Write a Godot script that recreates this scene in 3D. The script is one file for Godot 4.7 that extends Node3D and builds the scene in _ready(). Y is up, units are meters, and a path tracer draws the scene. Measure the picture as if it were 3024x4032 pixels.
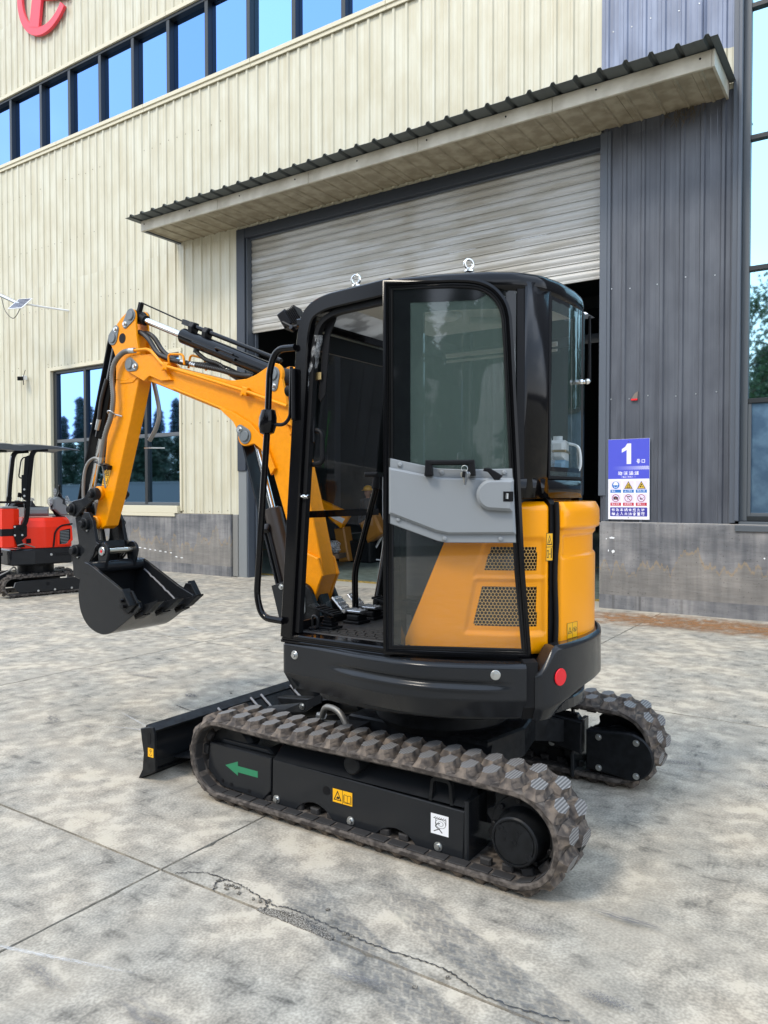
extends Node3D
# A yellow mini excavator in front of a cream metal-clad factory with a half-open roller door.

const FLAT := 0xFFFFFFFF
var M := {}
var rng := RandomNumberGenerator.new()
var fsg := 1000

# ------------------------------------------------------------------ mesh builder
class G:
	var st := SurfaceTool.new()
	var gid := 10
	func _init() -> void:
		st.begin(Mesh.PRIMITIVE_TRIANGLES)
	func grp() -> int:
		gid += 1
		return gid
	func tri(a: Vector3, b: Vector3, c: Vector3, g: int = 0xFFFFFFFF) -> void:
		if (b - a).cross(c - a).length_squared() < 1e-16:
			return
		st.set_smooth_group(g)
		st.add_vertex(a)
		st.add_vertex(c)
		st.add_vertex(b)
	func quad(a: Vector3, b: Vector3, c: Vector3, d: Vector3, g: int = 0xFFFFFFFF) -> void:
		tri(a, b, c, g)
		tri(a, c, d, g)
	# a sheet with uv 0..1, corners counter-clockwise from bottom left
	func uvquad(a: Vector3, b: Vector3, c: Vector3, d: Vector3, u0 := Vector2(0, 1), u1 := Vector2(1, 0)) -> void:
		st.set_smooth_group(0xFFFFFFFF)
		var p := [a, c, b, a, d, c]
		var t := [Vector2(u0.x, u0.y), Vector2(u1.x, u1.y), Vector2(u1.x, u0.y), Vector2(u0.x, u0.y), Vector2(u0.x, u1.y), Vector2(u1.x, u1.y)]
		for i in 6:
			st.set_uv(t[i])
			st.add_vertex(p[i])
	# rings of equal length, counter-clockwise seen from the last ring; smooth along both ways unless flat
	func loft(rings: Array, closed := true, g := -1, cap0 := false, cap1 := false) -> void:
		var gg: int = grp() if g == -1 else g
		for i in rings.size() - 1:
			var r0: Array = rings[i]
			var r1: Array = rings[i + 1]
			var n: int = r0.size()
			for k in (n if closed else n - 1):
				var j: int = (k + 1) % n
				quad(r0[k], r0[j], r1[j], r1[k], gg)
		if cap0:
			fan(rings[0], true)
		if cap1:
			fan(rings[-1], false)
	func fan(r: Array, flip: bool) -> void:
		var c := Vector3.ZERO
		for p in r:
			c += p
		c /= r.size()
		for k in r.size():
			var j: int = (k + 1) % r.size()
			if flip:
				tri(c, r[j], r[k])
			else:
				tri(c, r[k], r[j])
	# polygon in xy pushed from z0 to z1 (then moved by t), edges chamfered by bev
	func prism(poly: Array, z0: float, z1: float, t := Transform3D.IDENTITY, bev := 0.0, smooth := false) -> void:
		var p := PackedVector2Array(poly)
		var area := 0.0
		for i in p.size():
			area += p[i].cross(p[(i + 1) % p.size()])
		if area < 0.0:
			p.reverse()
		var q := p
		if bev > 0.0:
			q = inset(p, bev)
		var ix := Geometry2D.triangulate_polygon(q)
		if ix.size() == 0 and bev > 0.0:
			q = inset(p, bev * 0.2)
			ix = Geometry2D.triangulate_polygon(q)
		if ix.size() == 0:
			push_warning("polygon did not triangulate")
		for i in range(0, ix.size(), 3):
			var a := q[ix[i]]
			var b := q[ix[i + 1]]
			var c := q[ix[i + 2]]
			if (b - a).cross(c - a) < 0.0:
				var s := b
				b = c
				c = s
			tri(t * Vector3(a.x, a.y, z1), t * Vector3(b.x, b.y, z1), t * Vector3(c.x, c.y, z1))
			tri(t * Vector3(a.x, a.y, z0), t * Vector3(c.x, c.y, z0), t * Vector3(b.x, b.y, z0))
		var n := p.size()
		var sg := grp()
		var last := (p[0] - p[n - 1]).normalized()
		for i in n:
			var j := (i + 1) % n
			var d := (p[j] - p[i]).normalized()
			if not smooth or d.dot(last) < 0.8:
				sg = grp()
			last = d
			var gg: int = sg if smooth else 0xFFFFFFFF
			quad(t * Vector3(p[i].x, p[i].y, z0 + bev), t * Vector3(p[j].x, p[j].y, z0 + bev), t * Vector3(p[j].x, p[j].y, z1 - bev), t * Vector3(p[i].x, p[i].y, z1 - bev), gg)
			if bev > 0.0:
				quad(t * Vector3(p[i].x, p[i].y, z1 - bev), t * Vector3(p[j].x, p[j].y, z1 - bev), t * Vector3(q[j].x, q[j].y, z1), t * Vector3(q[i].x, q[i].y, z1), 0xFFFFFFFF)
				quad(t * Vector3(q[i].x, q[i].y, z0), t * Vector3(q[j].x, q[j].y, z0), t * Vector3(p[j].x, p[j].y, z0 + bev), t * Vector3(p[i].x, p[i].y, z0 + bev), 0xFFFFFFFF)
	static func inset(p: PackedVector2Array, b: float) -> PackedVector2Array:
		var q := PackedVector2Array()
		var n := p.size()
		for i in n:
			var d0 := (p[i] - p[(i + n - 1) % n]).normalized()
			var d1 := (p[(i + 1) % n] - p[i]).normalized()
			var nn := Vector2(-d0.y, d0.x) + Vector2(-d1.y, d1.x)
			var l := maxf(nn.length_squared() * 0.5, 0.35)
			q.append(p[i] + nn * (b / l))
		return q
	func box(c: Vector3, s: Vector3, basis := Basis.IDENTITY, bev := 0.0) -> void:
		var x := s.x * 0.5
		var y := s.y * 0.5
		prism([Vector2(-x, -y), Vector2(x, -y), Vector2(x, y), Vector2(-x, y)], -s.z * 0.5, s.z * 0.5, Transform3D(basis, c), minf(bev, minf(s.x, minf(s.y, s.z)) * 0.3))
	# points of (radius, height along +z)
	func lathe(prof: Array, t: Transform3D, n := 20) -> void:
		var sg := grp()
		for i in prof.size() - 1:
			var a: Vector2 = prof[i]
			var b: Vector2 = prof[i + 1]
			if i > 0:
				var d0: Vector2 = (a - prof[i - 1]).normalized()
				if d0.dot((b - a).normalized()) < 0.8:
					sg = grp()
			for k in n:
				var u := TAU * k / n
				var v := TAU * (k + 1) / n
				quad(t * Vector3(a.x * cos(u), a.x * sin(u), a.y), t * Vector3(a.x * cos(v), a.x * sin(v), a.y), t * Vector3(b.x * cos(v), b.x * sin(v), b.y), t * Vector3(b.x * cos(u), b.x * sin(u), b.y), sg)
	static func along(a: Vector3, b: Vector3) -> Transform3D:
		var z := (b - a).normalized()
		var up := Vector3.UP if absf(z.y) < 0.95 else Vector3.RIGHT
		var x := up.cross(z).normalized()
		return Transform3D(Basis(x, z.cross(x), z), a)
	func cyl(a: Vector3, b: Vector3, r0: float, r1 := -1.0, n := 16, bev := 0.0) -> void:
		var h := (b - a).length()
		if r1 < 0.0:
			r1 = r0
		if bev > 0.0:
			lathe([Vector2(0, 0), Vector2(r0 - bev, 0), Vector2(r0, bev), Vector2(r1, h - bev), Vector2(r1 - bev, h), Vector2(0, h)], along(a, b), n)
		else:
			lathe([Vector2(0, 0), Vector2(r0, 0), Vector2(r1, h), Vector2(0, h)], along(a, b), n)
	# profile swept along a path; profile in (side, up), up is the plane's normal
	func sweep(pts: Array, prof: Array, nrm: Vector3, closed := false, flat := true) -> void:
		var n := pts.size()
		var rings := []
		for i in n:
			var a: Vector3 = pts[(i + n - 1) % n] if (i > 0 or closed) else pts[0]
			var b: Vector3 = pts[(i + 1) % n] if (i < n - 1 or closed) else pts[n - 1]
			var d0: Vector3 = (pts[i] - a).normalized() if pts[i] != a else (b - pts[i]).normalized()
			var d1: Vector3 = (b - pts[i]).normalized() if b != pts[i] else d0
			var d := (d0 + d1).normalized()
			var s := nrm.cross(d).normalized()
			var w := 1.0 / maxf(d.dot(d1), 0.5)
			var r := []
			for q in prof:
				r.append(pts[i] + s * (q.x * w) + nrm * q.y)
			rings.append(r)
		if closed:
			rings.append(rings[0])
		var m: int = prof.size()
		for k in m:
			var g := grp()
			var j := (k + 1) % m
			if not flat:
				g = 9
			for i in rings.size() - 1:
				quad(rings[i][k], rings[i + 1][k], rings[i + 1][j], rings[i][j], g)
		if not closed:
			fan(rings[0], false)
			fan(rings[-1], true)
	func tube(pts: Array, r: float, n := 8, closed := false, r_end := -1.0) -> void:
		var m := pts.size()
		var rings := []
		var x := Vector3.ZERO
		for i in m:
			var a: Vector3 = pts[maxi(i - 1, 0)]
			var b: Vector3 = pts[mini(i + 1, m - 1)]
			if closed:
				a = pts[(i + m - 1) % m]
				b = pts[(i + 1) % m]
			var d := (b - a).normalized()
			if x == Vector3.ZERO:
				x = d.cross(Vector3.UP if absf(d.y) < 0.9 else Vector3.RIGHT)
			x = (x - d * x.dot(d)).normalized()
			var y := d.cross(x)
			var rr := r if r_end < 0.0 else lerpf(r, r_end, float(i) / maxi(m - 1, 1))
			var ring := []
			for k in n:
				ring.append(pts[i] + (x * cos(TAU * k / n) + y * sin(TAU * k / n)) * rr)
			rings.append(ring)
		if closed:
			rings.append(rings[0])
		loft(rings, true, -1, not closed, not closed)
	func done(mat: Material) -> ArrayMesh:
		st.generate_normals()
		st.set_material(mat)
		return st.commit()
	func add_to(mesh: ArrayMesh, mat: Material) -> ArrayMesh:
		st.generate_normals()
		st.set_material(mat)
		return st.commit(mesh)

# ------------------------------------------------------------------ helpers
static func fillet(pts: Array, r: float, seg := 5, closed := false) -> Array:
	var out := []
	var n := pts.size()
	for i in n:
		if not closed and (i == 0 or i == n - 1):
			out.append(pts[i])
			continue
		var p = pts[i]
		var a = pts[(i + n - 1) % n]
		var b = pts[(i + 1) % n]
		var da: float = (a - p).length()
		var db: float = (b - p).length()
		var c: float = minf(r, minf(da, db) * 0.48)
		var p0 = p + (a - p) * (c / da)
		var p1 = p + (b - p) * (c / db)
		for k in seg + 1:
			var t := float(k) / seg
			out.append(p0 * ((1 - t) * (1 - t)) + p * (2 * t * (1 - t)) + p1 * (t * t))
	return out

static func spline(pts: Array, seg := 6) -> Array:
	var out := []
	var n := pts.size()
	for i in n - 1:
		var p0 = pts[maxi(i - 1, 0)]
		var p1 = pts[i]
		var p2 = pts[i + 1]
		var p3 = pts[mini(i + 2, n - 1)]
		for k in seg:
			var t := float(k) / seg
			out.append(p1 * 2.0 * 0.5 + (p2 - p0) * (0.5 * t) + (p0 * 2.0 - p1 * 5.0 + p2 * 4.0 - p3) * (0.5 * t * t) + (p1 * 3.0 - p0 - p2 * 3.0 + p3) * (0.5 * t * t * t))
	out.append(pts[-1])
	return out

# plan outlines (x, z) for prism(): the polygon's y is -z, its height is y
const PLAN := Transform3D(Basis(Vector3(1, 0, 0), Vector3(0, 0, -1), Vector3(0, 1, 0)), Vector3.ZERO)
static func plan(pts: Array) -> Array:
	var o := []
	for p in pts:
		o.append(Vector2(p.x, -p.y))
	return o

static func v2(a: Array) -> Array:
	var o := []
	for i in range(0, a.size(), 2):
		o.append(Vector2(a[i], a[i + 1]))
	return o

static func to_z(pts: Array, z: float) -> Array:
	var o := []
	for p in pts:
		o.append(Vector3(p.x, p.y, z))
	return o

static func circle(c: Vector2, r: float, n := 20) -> Array:
	var o := []
	for k in n:
		o.append(c + Vector2(cos(TAU * k / n), sin(TAU * k / n)) * r)
	return o

# outline of two circles and their common tangents (a plate round two pins)
static func pinplate(a: Vector2, ra: float, b: Vector2, rb: float, n := 10) -> Array:
	var o := []
	var d := (b - a)
	var th := atan2(d.y, d.x)
	var ph := acos(clampf((ra - rb) / d.length(), -1, 1))
	for k in n + 1:
		var u := th + ph + (TAU - 2 * ph) * k / n
		o.append(a + Vector2(cos(u), sin(u)) * ra)
	for k in n + 1:
		var u := th - ph + (2 * ph) * k / n
		o.append(b + Vector2(cos(u), sin(u)) * rb)
	return o

func numbered(parent: Node, called: String) -> String:
	if not parent.has_node(NodePath(called)):
		return called
	var k := 1
	while parent.has_node(NodePath("%s_%03d" % [called, k])):
		k += 1
	return "%s_%03d" % [called, k]

func put(called: String, g, mat: Material, parent: Node = self, label := "") -> MeshInstance3D:
	var o := MeshInstance3D.new()
	o.mesh = g.done(mat) if g is G else g
	o.name = numbered(parent, called)
	parent.add_child(o, true)
	if label:
		o.set_meta("label", label)
	return o

func thing(called: String, label: String, category: String, at := Vector3.ZERO, group := "") -> Node3D:
	var o := Node3D.new()
	o.name = numbered(self, called)
	add_child(o, true)
	o.position = at
	tag(o, label, category, group)
	return o

func sub(called: String, parent: Node, at := Vector3.ZERO) -> Node3D:
	var o := Node3D.new()
	o.name = numbered(parent, called)
	parent.add_child(o, true)
	o.position = at
	return o

func tag(o: Node, label: String, category: String, group := "") -> void:
	o.set_meta("label", label)
	o.set_meta("category", category)
	if group:
		o.set_meta("group", group)

func lin(r: float, g: float, b: float, a := 1.0) -> Color:
	var c := Color(r, g, b).linear_to_srgb()
	c.a = a
	return c

func mat(r: float, g: float, b: float, rough := 0.6, metal := 0.0) -> StandardMaterial3D:
	var m := StandardMaterial3D.new()
	m.albedo_color = lin(r, g, b)
	m.roughness = rough
	m.metallic = metal
	return m

func noise_tex(freq: float, octaves: int, c0: Color, c1: Color, sd: int, size := 512, p0 := 0.25, p1 := 0.75) -> NoiseTexture2D:
	var f := FastNoiseLite.new()
	f.seed = sd
	f.frequency = freq
	f.fractal_octaves = octaves
	var t := NoiseTexture2D.new()
	t.width = size
	t.height = size
	t.seamless = true
	t.noise = f
	var gr := Gradient.new()
	gr.set_color(0, c0)
	gr.set_color(1, c1)
	gr.set_offset(0, p0)
	gr.set_offset(1, p1)
	t.color_ramp = gr
	return t

func bump_tex(freq: float, octaves: int, strength: float, sd: int, size := 256) -> NoiseTexture2D:
	var f := FastNoiseLite.new()
	f.seed = sd
	f.frequency = freq
	f.fractal_octaves = octaves
	var t := NoiseTexture2D.new()
	t.width = size
	t.height = size
	t.seamless = true
	t.noise = f
	t.as_normal_map = true
	t.bump_strength = strength
	return t

func tri(m: StandardMaterial3D, scale: float, world := true) -> StandardMaterial3D:
	m.uv1_triplanar = true
	m.uv1_world_triplanar = world
	m.uv1_scale = Vector3(scale, scale, scale)
	return m

func bolt(g: G, at: Vector3, dir: Vector3, r := 0.012, h := 0.01) -> void:
	g.cyl(at, at + dir * 0.003, r * 1.45, -1.0, 14)
	g.cyl(at + dir * 0.003, at + dir * (0.003 + h), r, r * 0.92, 6)

func make_materials() -> void:
	var white := Color(1, 1, 1)
	# machine paints
	var y := mat(0.90, 0.325, 0.0, 0.25)
	y.metallic_specular = 0.35
	y.clearcoat_enabled = true
	y.clearcoat = 0.25
	y.clearcoat_roughness = 0.08
	M.yellow = y
	var yb := mat(0.86, 0.30, 0.0, 0.36)
	yb.metallic_specular = 0.35
	yb.normal_enabled = true
	yb.normal_texture = bump_tex(0.09, 3, 1.2, 5)
	yb.normal_scale = 0.35
	yb.albedo_texture = noise_tex(0.02, 4, Color(0.97, 0.97, 0.97), white, 6)
	M.boom_yellow = tri(yb, 2.2)
	var gp := mat(0.0135, 0.0148, 0.0168, 0.27)
	gp.metallic_specular = 0.38
	gp.roughness_texture = noise_tex(0.01, 4, Color(0.14, 0.14, 0.14), Color(0.26, 0.26, 0.26), 7)
	gp.roughness = 1.0
	M.grey_paint = tri(gp, 1.4)
	var gm := mat(0.0095, 0.0105, 0.012, 0.45)
	gm.metallic_specular = 0.32
	gm.roughness_texture = noise_tex(0.012, 4, Color(0.34, 0.34, 0.34), Color(0.58, 0.58, 0.58), 8)
	gm.roughness = 1.0
	gm.albedo_texture = noise_tex(0.02, 5, Color(0.75, 0.75, 0.75), white, 9)
	M.grey_matt = tri(gm, 1.7)
	var bp := mat(0.003, 0.003, 0.0036, 0.13)
	bp.metallic_specular = 0.36
	M.black_gloss = bp
	M.black_matt = mat(0.005, 0.005, 0.006, 0.5)
	M.black_matt.metallic_specular = 0.3
	M.black_steel = mat(0.006, 0.006, 0.0075, 0.38)
	M.black_steel.metallic_specular = 0.35
	M.seal = mat(0.0065, 0.0065, 0.0072, 0.6)
	M.seal.metallic_specular = 0.3
	M.floor_mat = tri(mat(0.022, 0.021, 0.02, 0.62), 3.0)
	M.floor_mat.albedo_texture = noise_tex(0.02, 4, Color(0.6, 0.56, 0.52), white, 10)
	# rubber
	var rb := mat(0.115, 0.096, 0.08, 0.85)
	rb.albedo_texture = noise_tex(0.02, 5, Color(0.52, 0.5, 0.49), white, 11, 512, 0.3, 0.7)
	M.rubber = tri(rb, 1.8)
	var rl := mat(0.165, 0.128, 0.096, 0.8)
	rl.albedo_texture = noise_tex(0.016, 5, Color(0.5, 0.5, 0.52), white, 12, 512, 0.3, 0.68)
	M.rubber_lug = tri(rl, 2.1)
	var rt := mat(0.26, 0.25, 0.24, 0.6)
	rt.albedo_texture = stripes_tex(64, 6, Color(0.55, 0.55, 0.55))
	M.rubber_top = tri(rt, 14.0, false)
	M.rubber_dark = mat(0.02, 0.018, 0.017, 0.75)
	# bright metal
	M.chrome = mat(0.78, 0.78, 0.77, 0.09, 1.0)
	M.zinc = mat(0.55, 0.56, 0.55, 0.34, 1.0)
	M.pin_grey = mat(0.17, 0.185, 0.19, 0.42, 0.35)
	M.brass = mat(0.5, 0.36, 0.16, 0.35, 1.0)
	M.steel = mat(0.5, 0.47, 0.4, 0.36, 1.0)
	M.weld = mat(0.22, 0.22, 0.23, 0.5)
	M.door_grey = mat(0.22, 0.235, 0.245, 0.5)
	M.door_grey.normal_enabled = true
	M.door_grey.normal_texture = bump_tex(0.25, 2, 1.0, 14)
	M.door_grey.normal_scale = 0.12
	tri(M.door_grey, 6.0, false)
	M.hose = mat(0.018, 0.018, 0.018, 0.5)
	M.braid = mat(0.24, 0.23, 0.21, 0.45, 0.6)
	M.red_plastic = mat(0.7, 0.01, 0.02, 0.25)
	M.green_paint = mat(0.02, 0.19, 0.085, 0.5)
	M.lime = mat(0.1, 0.55, 0.12, 0.4)
	M.white_paint = mat(0.74, 0.74, 0.73, 0.5)
	M.white_plastic = mat(0.62, 0.66, 0.66, 0.4)
	M.fluid = mat(0.16, 0.33, 0.48, 0.4)
	M.pedal = mat(0.6, 0.6, 0.6, 0.3, 0.9)
	M.liner = mat(0.42, 0.42, 0.38, 0.85)
	M.seat = mat(0.02, 0.021, 0.023, 0.8)
	# glass
	var gl := StandardMaterial3D.new()
	gl.transparency = BaseMaterial3D.TRANSPARENCY_ALPHA
	gl.albedo_color = Color(0.36, 0.43, 0.41, 0.24)
	gl.roughness = 0.02
	M.glass = gl
	var gc: StandardMaterial3D = gl.duplicate()
	gc.albedo_color = Color(0.2, 0.25, 0.24, 0.09)
	M.glass_clear = gc
	M.frit = mat(0.006, 0.007, 0.008, 0.06)
	var film := mat(0.62, 0.62, 0.60, 0.35)
	film.transparency = BaseMaterial3D.TRANSPARENCY_ALPHA
	film.albedo_color.a = 0.9
	film.albedo_texture = noise_tex(0.006, 6, Color(0.72, 0.72, 0.72), Color(1, 1, 1), 15, 512, 0.4, 0.6)
	film.backlight_enabled = true
	film.backlight = Color(0.8, 0.8, 0.8)
	M.film = tri(film, 1.6, false)
	var plastic := mat(0.75, 0.76, 0.76, 0.12)
	plastic.transparency = BaseMaterial3D.TRANSPARENCY_ALPHA
	plastic.albedo_color.a = 0.42
	plastic.albedo_texture = noise_tex(0.02, 4, Color(0.6, 0.6, 0.6), Color(1, 1, 1), 16)
	plastic.normal_enabled = true
	plastic.normal_texture = bump_tex(0.03, 4, 10.0, 17)
	M.poly = tri(plastic, 3.0, false)
	M.grille = mat(0.62, 0.36, 0.10, 0.35)
	# the red machine
	var rd := mat(0.80, 0.030, 0.008, 0.3)
	rd.metallic_specular = 0.35
	M.red = rd
	M.plastic_grey = mat(0.2, 0.21, 0.21, 0.5)
	M.canopy = mat(0.055, 0.06, 0.066, 0.38)
	# building
	var cr := mat(0.60, 0.58, 0.465, 0.45)
	cr.albedo_texture = sheet_tex(31, 0.96, Color(0.96, 0.93, 0.87))
	M.cream = cr
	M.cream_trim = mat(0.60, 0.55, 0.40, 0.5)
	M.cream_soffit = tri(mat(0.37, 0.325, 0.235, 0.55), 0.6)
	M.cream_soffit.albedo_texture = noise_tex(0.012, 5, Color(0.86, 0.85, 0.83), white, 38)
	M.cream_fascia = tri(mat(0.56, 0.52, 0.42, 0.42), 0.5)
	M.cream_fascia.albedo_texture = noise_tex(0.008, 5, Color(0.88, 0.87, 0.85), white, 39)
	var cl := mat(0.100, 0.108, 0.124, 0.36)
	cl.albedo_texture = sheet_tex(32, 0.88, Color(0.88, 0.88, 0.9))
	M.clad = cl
	M.clad_sky_lit = mat(0.25, 0.29, 0.39, 0.4)  # same cladding above the canopy, sky reflection painted in as paler, bluer colour
	M.clad_sky_lit.albedo_texture = cl.albedo_texture
	M.clad_trim = mat(0.085, 0.098, 0.118, 0.4)
	M.navy = mat(0.024, 0.031, 0.043, 0.5)
	M.roof_sheet = mat(0.085, 0.098, 0.1, 0.5)
	var sh := mat(0.46, 0.455, 0.43, 0.4)
	sh.albedo_texture = noise_tex(0.006, 6, Color(0.88, 0.86, 0.82), white, 33, 512, 0.3, 0.6)
	sh.uv1_triplanar = true
	sh.uv1_world_triplanar = true
	sh.uv1_scale = Vector3(0.22, 1.2, 0.22)
	M.shutter = sh
	M.rust = mat(0.16, 0.09, 0.045, 0.85)
	M.window_frame = mat(0.014, 0.017, 0.018, 0.42)
	M.window_frame_grey = mat(0.085, 0.096, 0.105, 0.42)
	M.pane_blue = mat(0.175, 0.335, 0.66, 0.025, 1.0)
	M.pane_blue_light = mat(0.27, 0.49, 0.76, 0.04, 1.0)
	M.pane_blue_deep = mat(0.15, 0.30, 0.62, 0.03, 1.0)
	M.pane_dark = mat(0.30, 0.50, 0.66, 0.03, 1.0)
	M.pane_cyan = mat(0.46, 0.72, 0.80, 0.025, 1.0)
	var dusty := mat(0.2, 0.33, 0.46, 0.28, 0.75)
	dusty.albedo_texture = noise_tex(0.01, 5, Color(0.8, 0.82, 0.85), white, 35)
	M.pane_dusty = tri(dusty, 0.7)
	M.logo_red = mat(0.78, 0.05, 0.075, 0.4)
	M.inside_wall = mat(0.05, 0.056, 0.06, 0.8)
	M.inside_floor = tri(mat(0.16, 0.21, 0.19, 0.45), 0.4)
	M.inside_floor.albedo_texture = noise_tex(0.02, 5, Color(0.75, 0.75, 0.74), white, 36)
	M.line_yellow = tri(mat(0.62, 0.42, 0.09, 0.7), 0.9)
	M.line_yellow.albedo_texture = noise_tex(0.03, 5, Color(0.55, 0.55, 0.55), white, 37)
	M.wood = mat(0.14, 0.09, 0.055, 0.8)
	M.skin = mat(0.32, 0.17, 0.11, 0.6)
	M.cloth = mat(0.03, 0.035, 0.045, 0.9)
	M.helmet = mat(0.75, 0.4, 0.02, 0.35)
	M.leaf = mat(0.035, 0.075, 0.022, 0.55)
	M.leaf.cull_mode = BaseMaterial3D.CULL_DISABLED
	M.leaf2 = mat(0.02, 0.045, 0.02, 0.7)
	M.bark = mat(0.09, 0.07, 0.05, 0.9)

# fine parallel ridges, as moulded on the tops of the track lugs
func stripes_tex(size: int, n: int, dark: Color) -> ImageTexture:
	var im := Image.create(size, size, false, Image.FORMAT_RGB8)
	for yy in size:
		for xx in size:
			var s := 0.5 + 0.5 * sin(TAU * n * xx / size)
			im.set_pixel(xx, yy, dark.lerp(Color(1, 1, 1), s))
	return ImageTexture.create_from_image(im)

# weathered sheet metal: faint vertical streaks and a few rain runs; one tile is 3 m wide and 6 m high
func sheet_tex(sd: int, low: float, tint: Color) -> ImageTexture:
	var w := 512
	var h := 512
	var a := FastNoiseLite.new()
	a.seed = sd
	a.frequency = 0.03
	a.fractal_octaves = 4
	var b := FastNoiseLite.new()
	b.seed = sd + 1
	b.frequency = 0.012
	b.fractal_octaves = 4
	var im := Image.create(w, h, false, Image.FORMAT_RGB8)
	for yy in h:
		for xx in w:
			var s := a.get_noise_2d(xx * 3.0, yy * 0.10)
			var t := b.get_noise_2d(xx, yy)
			var v := clampf(0.55 + 0.5 * s + 0.5 * t, 0.0, 1.0)
			var c := tint.lerp(Color(1, 1, 1), v)
			im.set_pixel(xx, yy, c * lerpf(low, 1.0, clampf(0.6 + 0.9 * t + 0.4 * s, 0, 1)))
	return ImageTexture.create_from_image(im)

func _ready() -> void:
	rng.seed = 71
	# --- camera: a phone held at eye height, looking slightly down
	var cam := Camera3D.new()
	cam.name = "camera"
	cam.position = Vector3(0, 1.6, 0)
	cam.rotation_order = EULER_ORDER_YXZ
	cam.rotation = Vector3(deg_to_rad(-1.42), deg_to_rad(33.75), deg_to_rad(-0.05))
	cam.fov = 67.49
	cam.near = 0.05
	cam.far = 600.0
	add_child(cam)
	cam.current = true
	# --- sky: thin bright cloud over blue
	var sky_mat := ProceduralSkyMaterial.new()
	sky_mat.sky_top_color = Color(0.74, 0.82, 0.93)
	sky_mat.sky_horizon_color = Color(0.93, 0.94, 0.95)
	sky_mat.sky_curve = 0.22
	sky_mat.sky_energy_multiplier = 1.35
	sky_mat.ground_bottom_color = Color(0.42, 0.41, 0.39)
	sky_mat.ground_horizon_color = Color(0.62, 0.63, 0.63)
	var cover := noise_tex(0.006, 6, Color(0, 0, 0, 0), Color(1, 1, 1, 1), 3, 1024, 0.42, 0.72)
	sky_mat.sky_cover = cover
	sky_mat.sky_cover_modulate = Color(1, 1, 1, 0.55)
	var sky := Sky.new()
	sky.sky_material = sky_mat
	var env := Environment.new()
	env.background_mode = Environment.BG_SKY
	env.sky = sky
	env.tonemap_mode = Environment.TONE_MAPPER_LINEAR
	env.tonemap_exposure = 1.35
	env.sdfgi_enabled = true
	env.ssao_enabled = true
	env.ssil_enabled = true
	var we := WorldEnvironment.new()
	we.name = "world_environment"
	we.environment = env
	add_child(we)
	# --- sun behind thin cloud, high over the yard, a little to the left
	var sun := DirectionalLight3D.new()
	sun.name = "sun"
	sun.light_energy = 0.6
	sun.light_color = Color(1.0, 0.965, 0.91)
	sun.light_angular_distance = 14.0
	sun.shadow_enabled = true
	sun.rotation_order = EULER_ORDER_YXZ
	sun.rotation = Vector3(deg_to_rad(-50), deg_to_rad(-18), 0)
	add_child(sun)
	make_materials()
	make_ground()
	make_building()
	make_interior()
	make_yard_behind()
	make_wall_things()
	make_sign()
	make_excavator()
	make_red_excavator()
	make_inside_things()

func concrete_image(n: int) -> Image:
	var f := FastNoiseLite.new()
	f.fractal_octaves = 5
	f.seed = 41
	f.frequency = 0.0045
	var a := f.get_seamless_image(n, n).get_data()
	f.seed = 42
	f.frequency = 0.02
	var b := f.get_seamless_image(n, n).get_data()
	f.seed = 43
	f.frequency = 0.22
	f.fractal_octaves = 3
	var c := f.get_seamless_image(n, n).get_data()
	f.seed = 44
	f.frequency = 0.05
	f.fractal_octaves = 5
	var di := f.get_seamless_image(n, n / 4)
	di.resize(n, n)
	var d := di.get_data()
	f.seed = 45
	var ei := f.get_seamless_image(n / 4, n)
	ei.resize(n, n)
	var e := ei.get_data()
	var o := PackedByteArray()
	o.resize(n * n * 3)
	for i in n * n:
		var va := (a[i] - 128) / 128.0
		var vb := (b[i] - 128) / 128.0
		var vc := (c[i] - 128) / 128.0
		var st := minf((d[i] - 128) / 128.0, (e[i] - 128) / 128.0)
		var v := 0.86 + 0.07 * va + 0.12 * vb + 0.16 * vc
		# dark scuffs where the streaks are strong
		v -= 0.30 * clampf(-st - 0.22, 0.0, 0.5) * (0.8 - va) * (0.6 - vb)
		# pale laitance
		v += 0.14 * clampf(vb + va - 0.35, 0.0, 0.5)
		v = clampf(v, 0.2, 1.0)
		var warm := 0.02 * va + 0.012
		o[i * 3] = int(clampf(v * (0.985 + warm), 0, 1) * 255)
		o[i * 3 + 1] = int(clampf(v * 0.965, 0, 1) * 255)
		o[i * 3 + 2] = int(clampf(v * (0.915 - warm), 0, 1) * 255)
	return Image.create_from_data(n, n, false, Image.FORMAT_RGB8, o)

# an alpha-only mark: dark film left by tyres, with the pattern of the tread
func tread_tex(sd: int) -> ImageTexture:
	var f := FastNoiseLite.new()
	f.seed = sd
	f.frequency = 0.02
	f.fractal_octaves = 5
	var w := 128
	var h := 512
	var im := Image.create(w, h, false, Image.FORMAT_RGBA8)
	for yy in h:
		for xx in w:
			var u := float(xx) / w
			var edge := smoothstep(0.0, 0.10, u) * smoothstep(1.0, 0.90, u)
			var ends := smoothstep(0.0, 0.06, float(yy) / h) * smoothstep(1.0, 0.35, float(yy) / h)
			var z := absf(fmod(yy + 12.0 * absf(fmod(u * 4.0, 1.0) - 0.5) * 2.0, 16.0) - 8.0)
			var pat := 1.0 if z > 2.2 else 0.35
			var n := 0.62 + 0.75 * f.get_noise_2d(xx * 2.0, yy)
			im.set_pixel(xx, yy, Color(1, 1, 1, clampf(edge * ends * pat * n, 0, 1) * 0.46))
	return ImageTexture.create_from_image(im)

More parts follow.
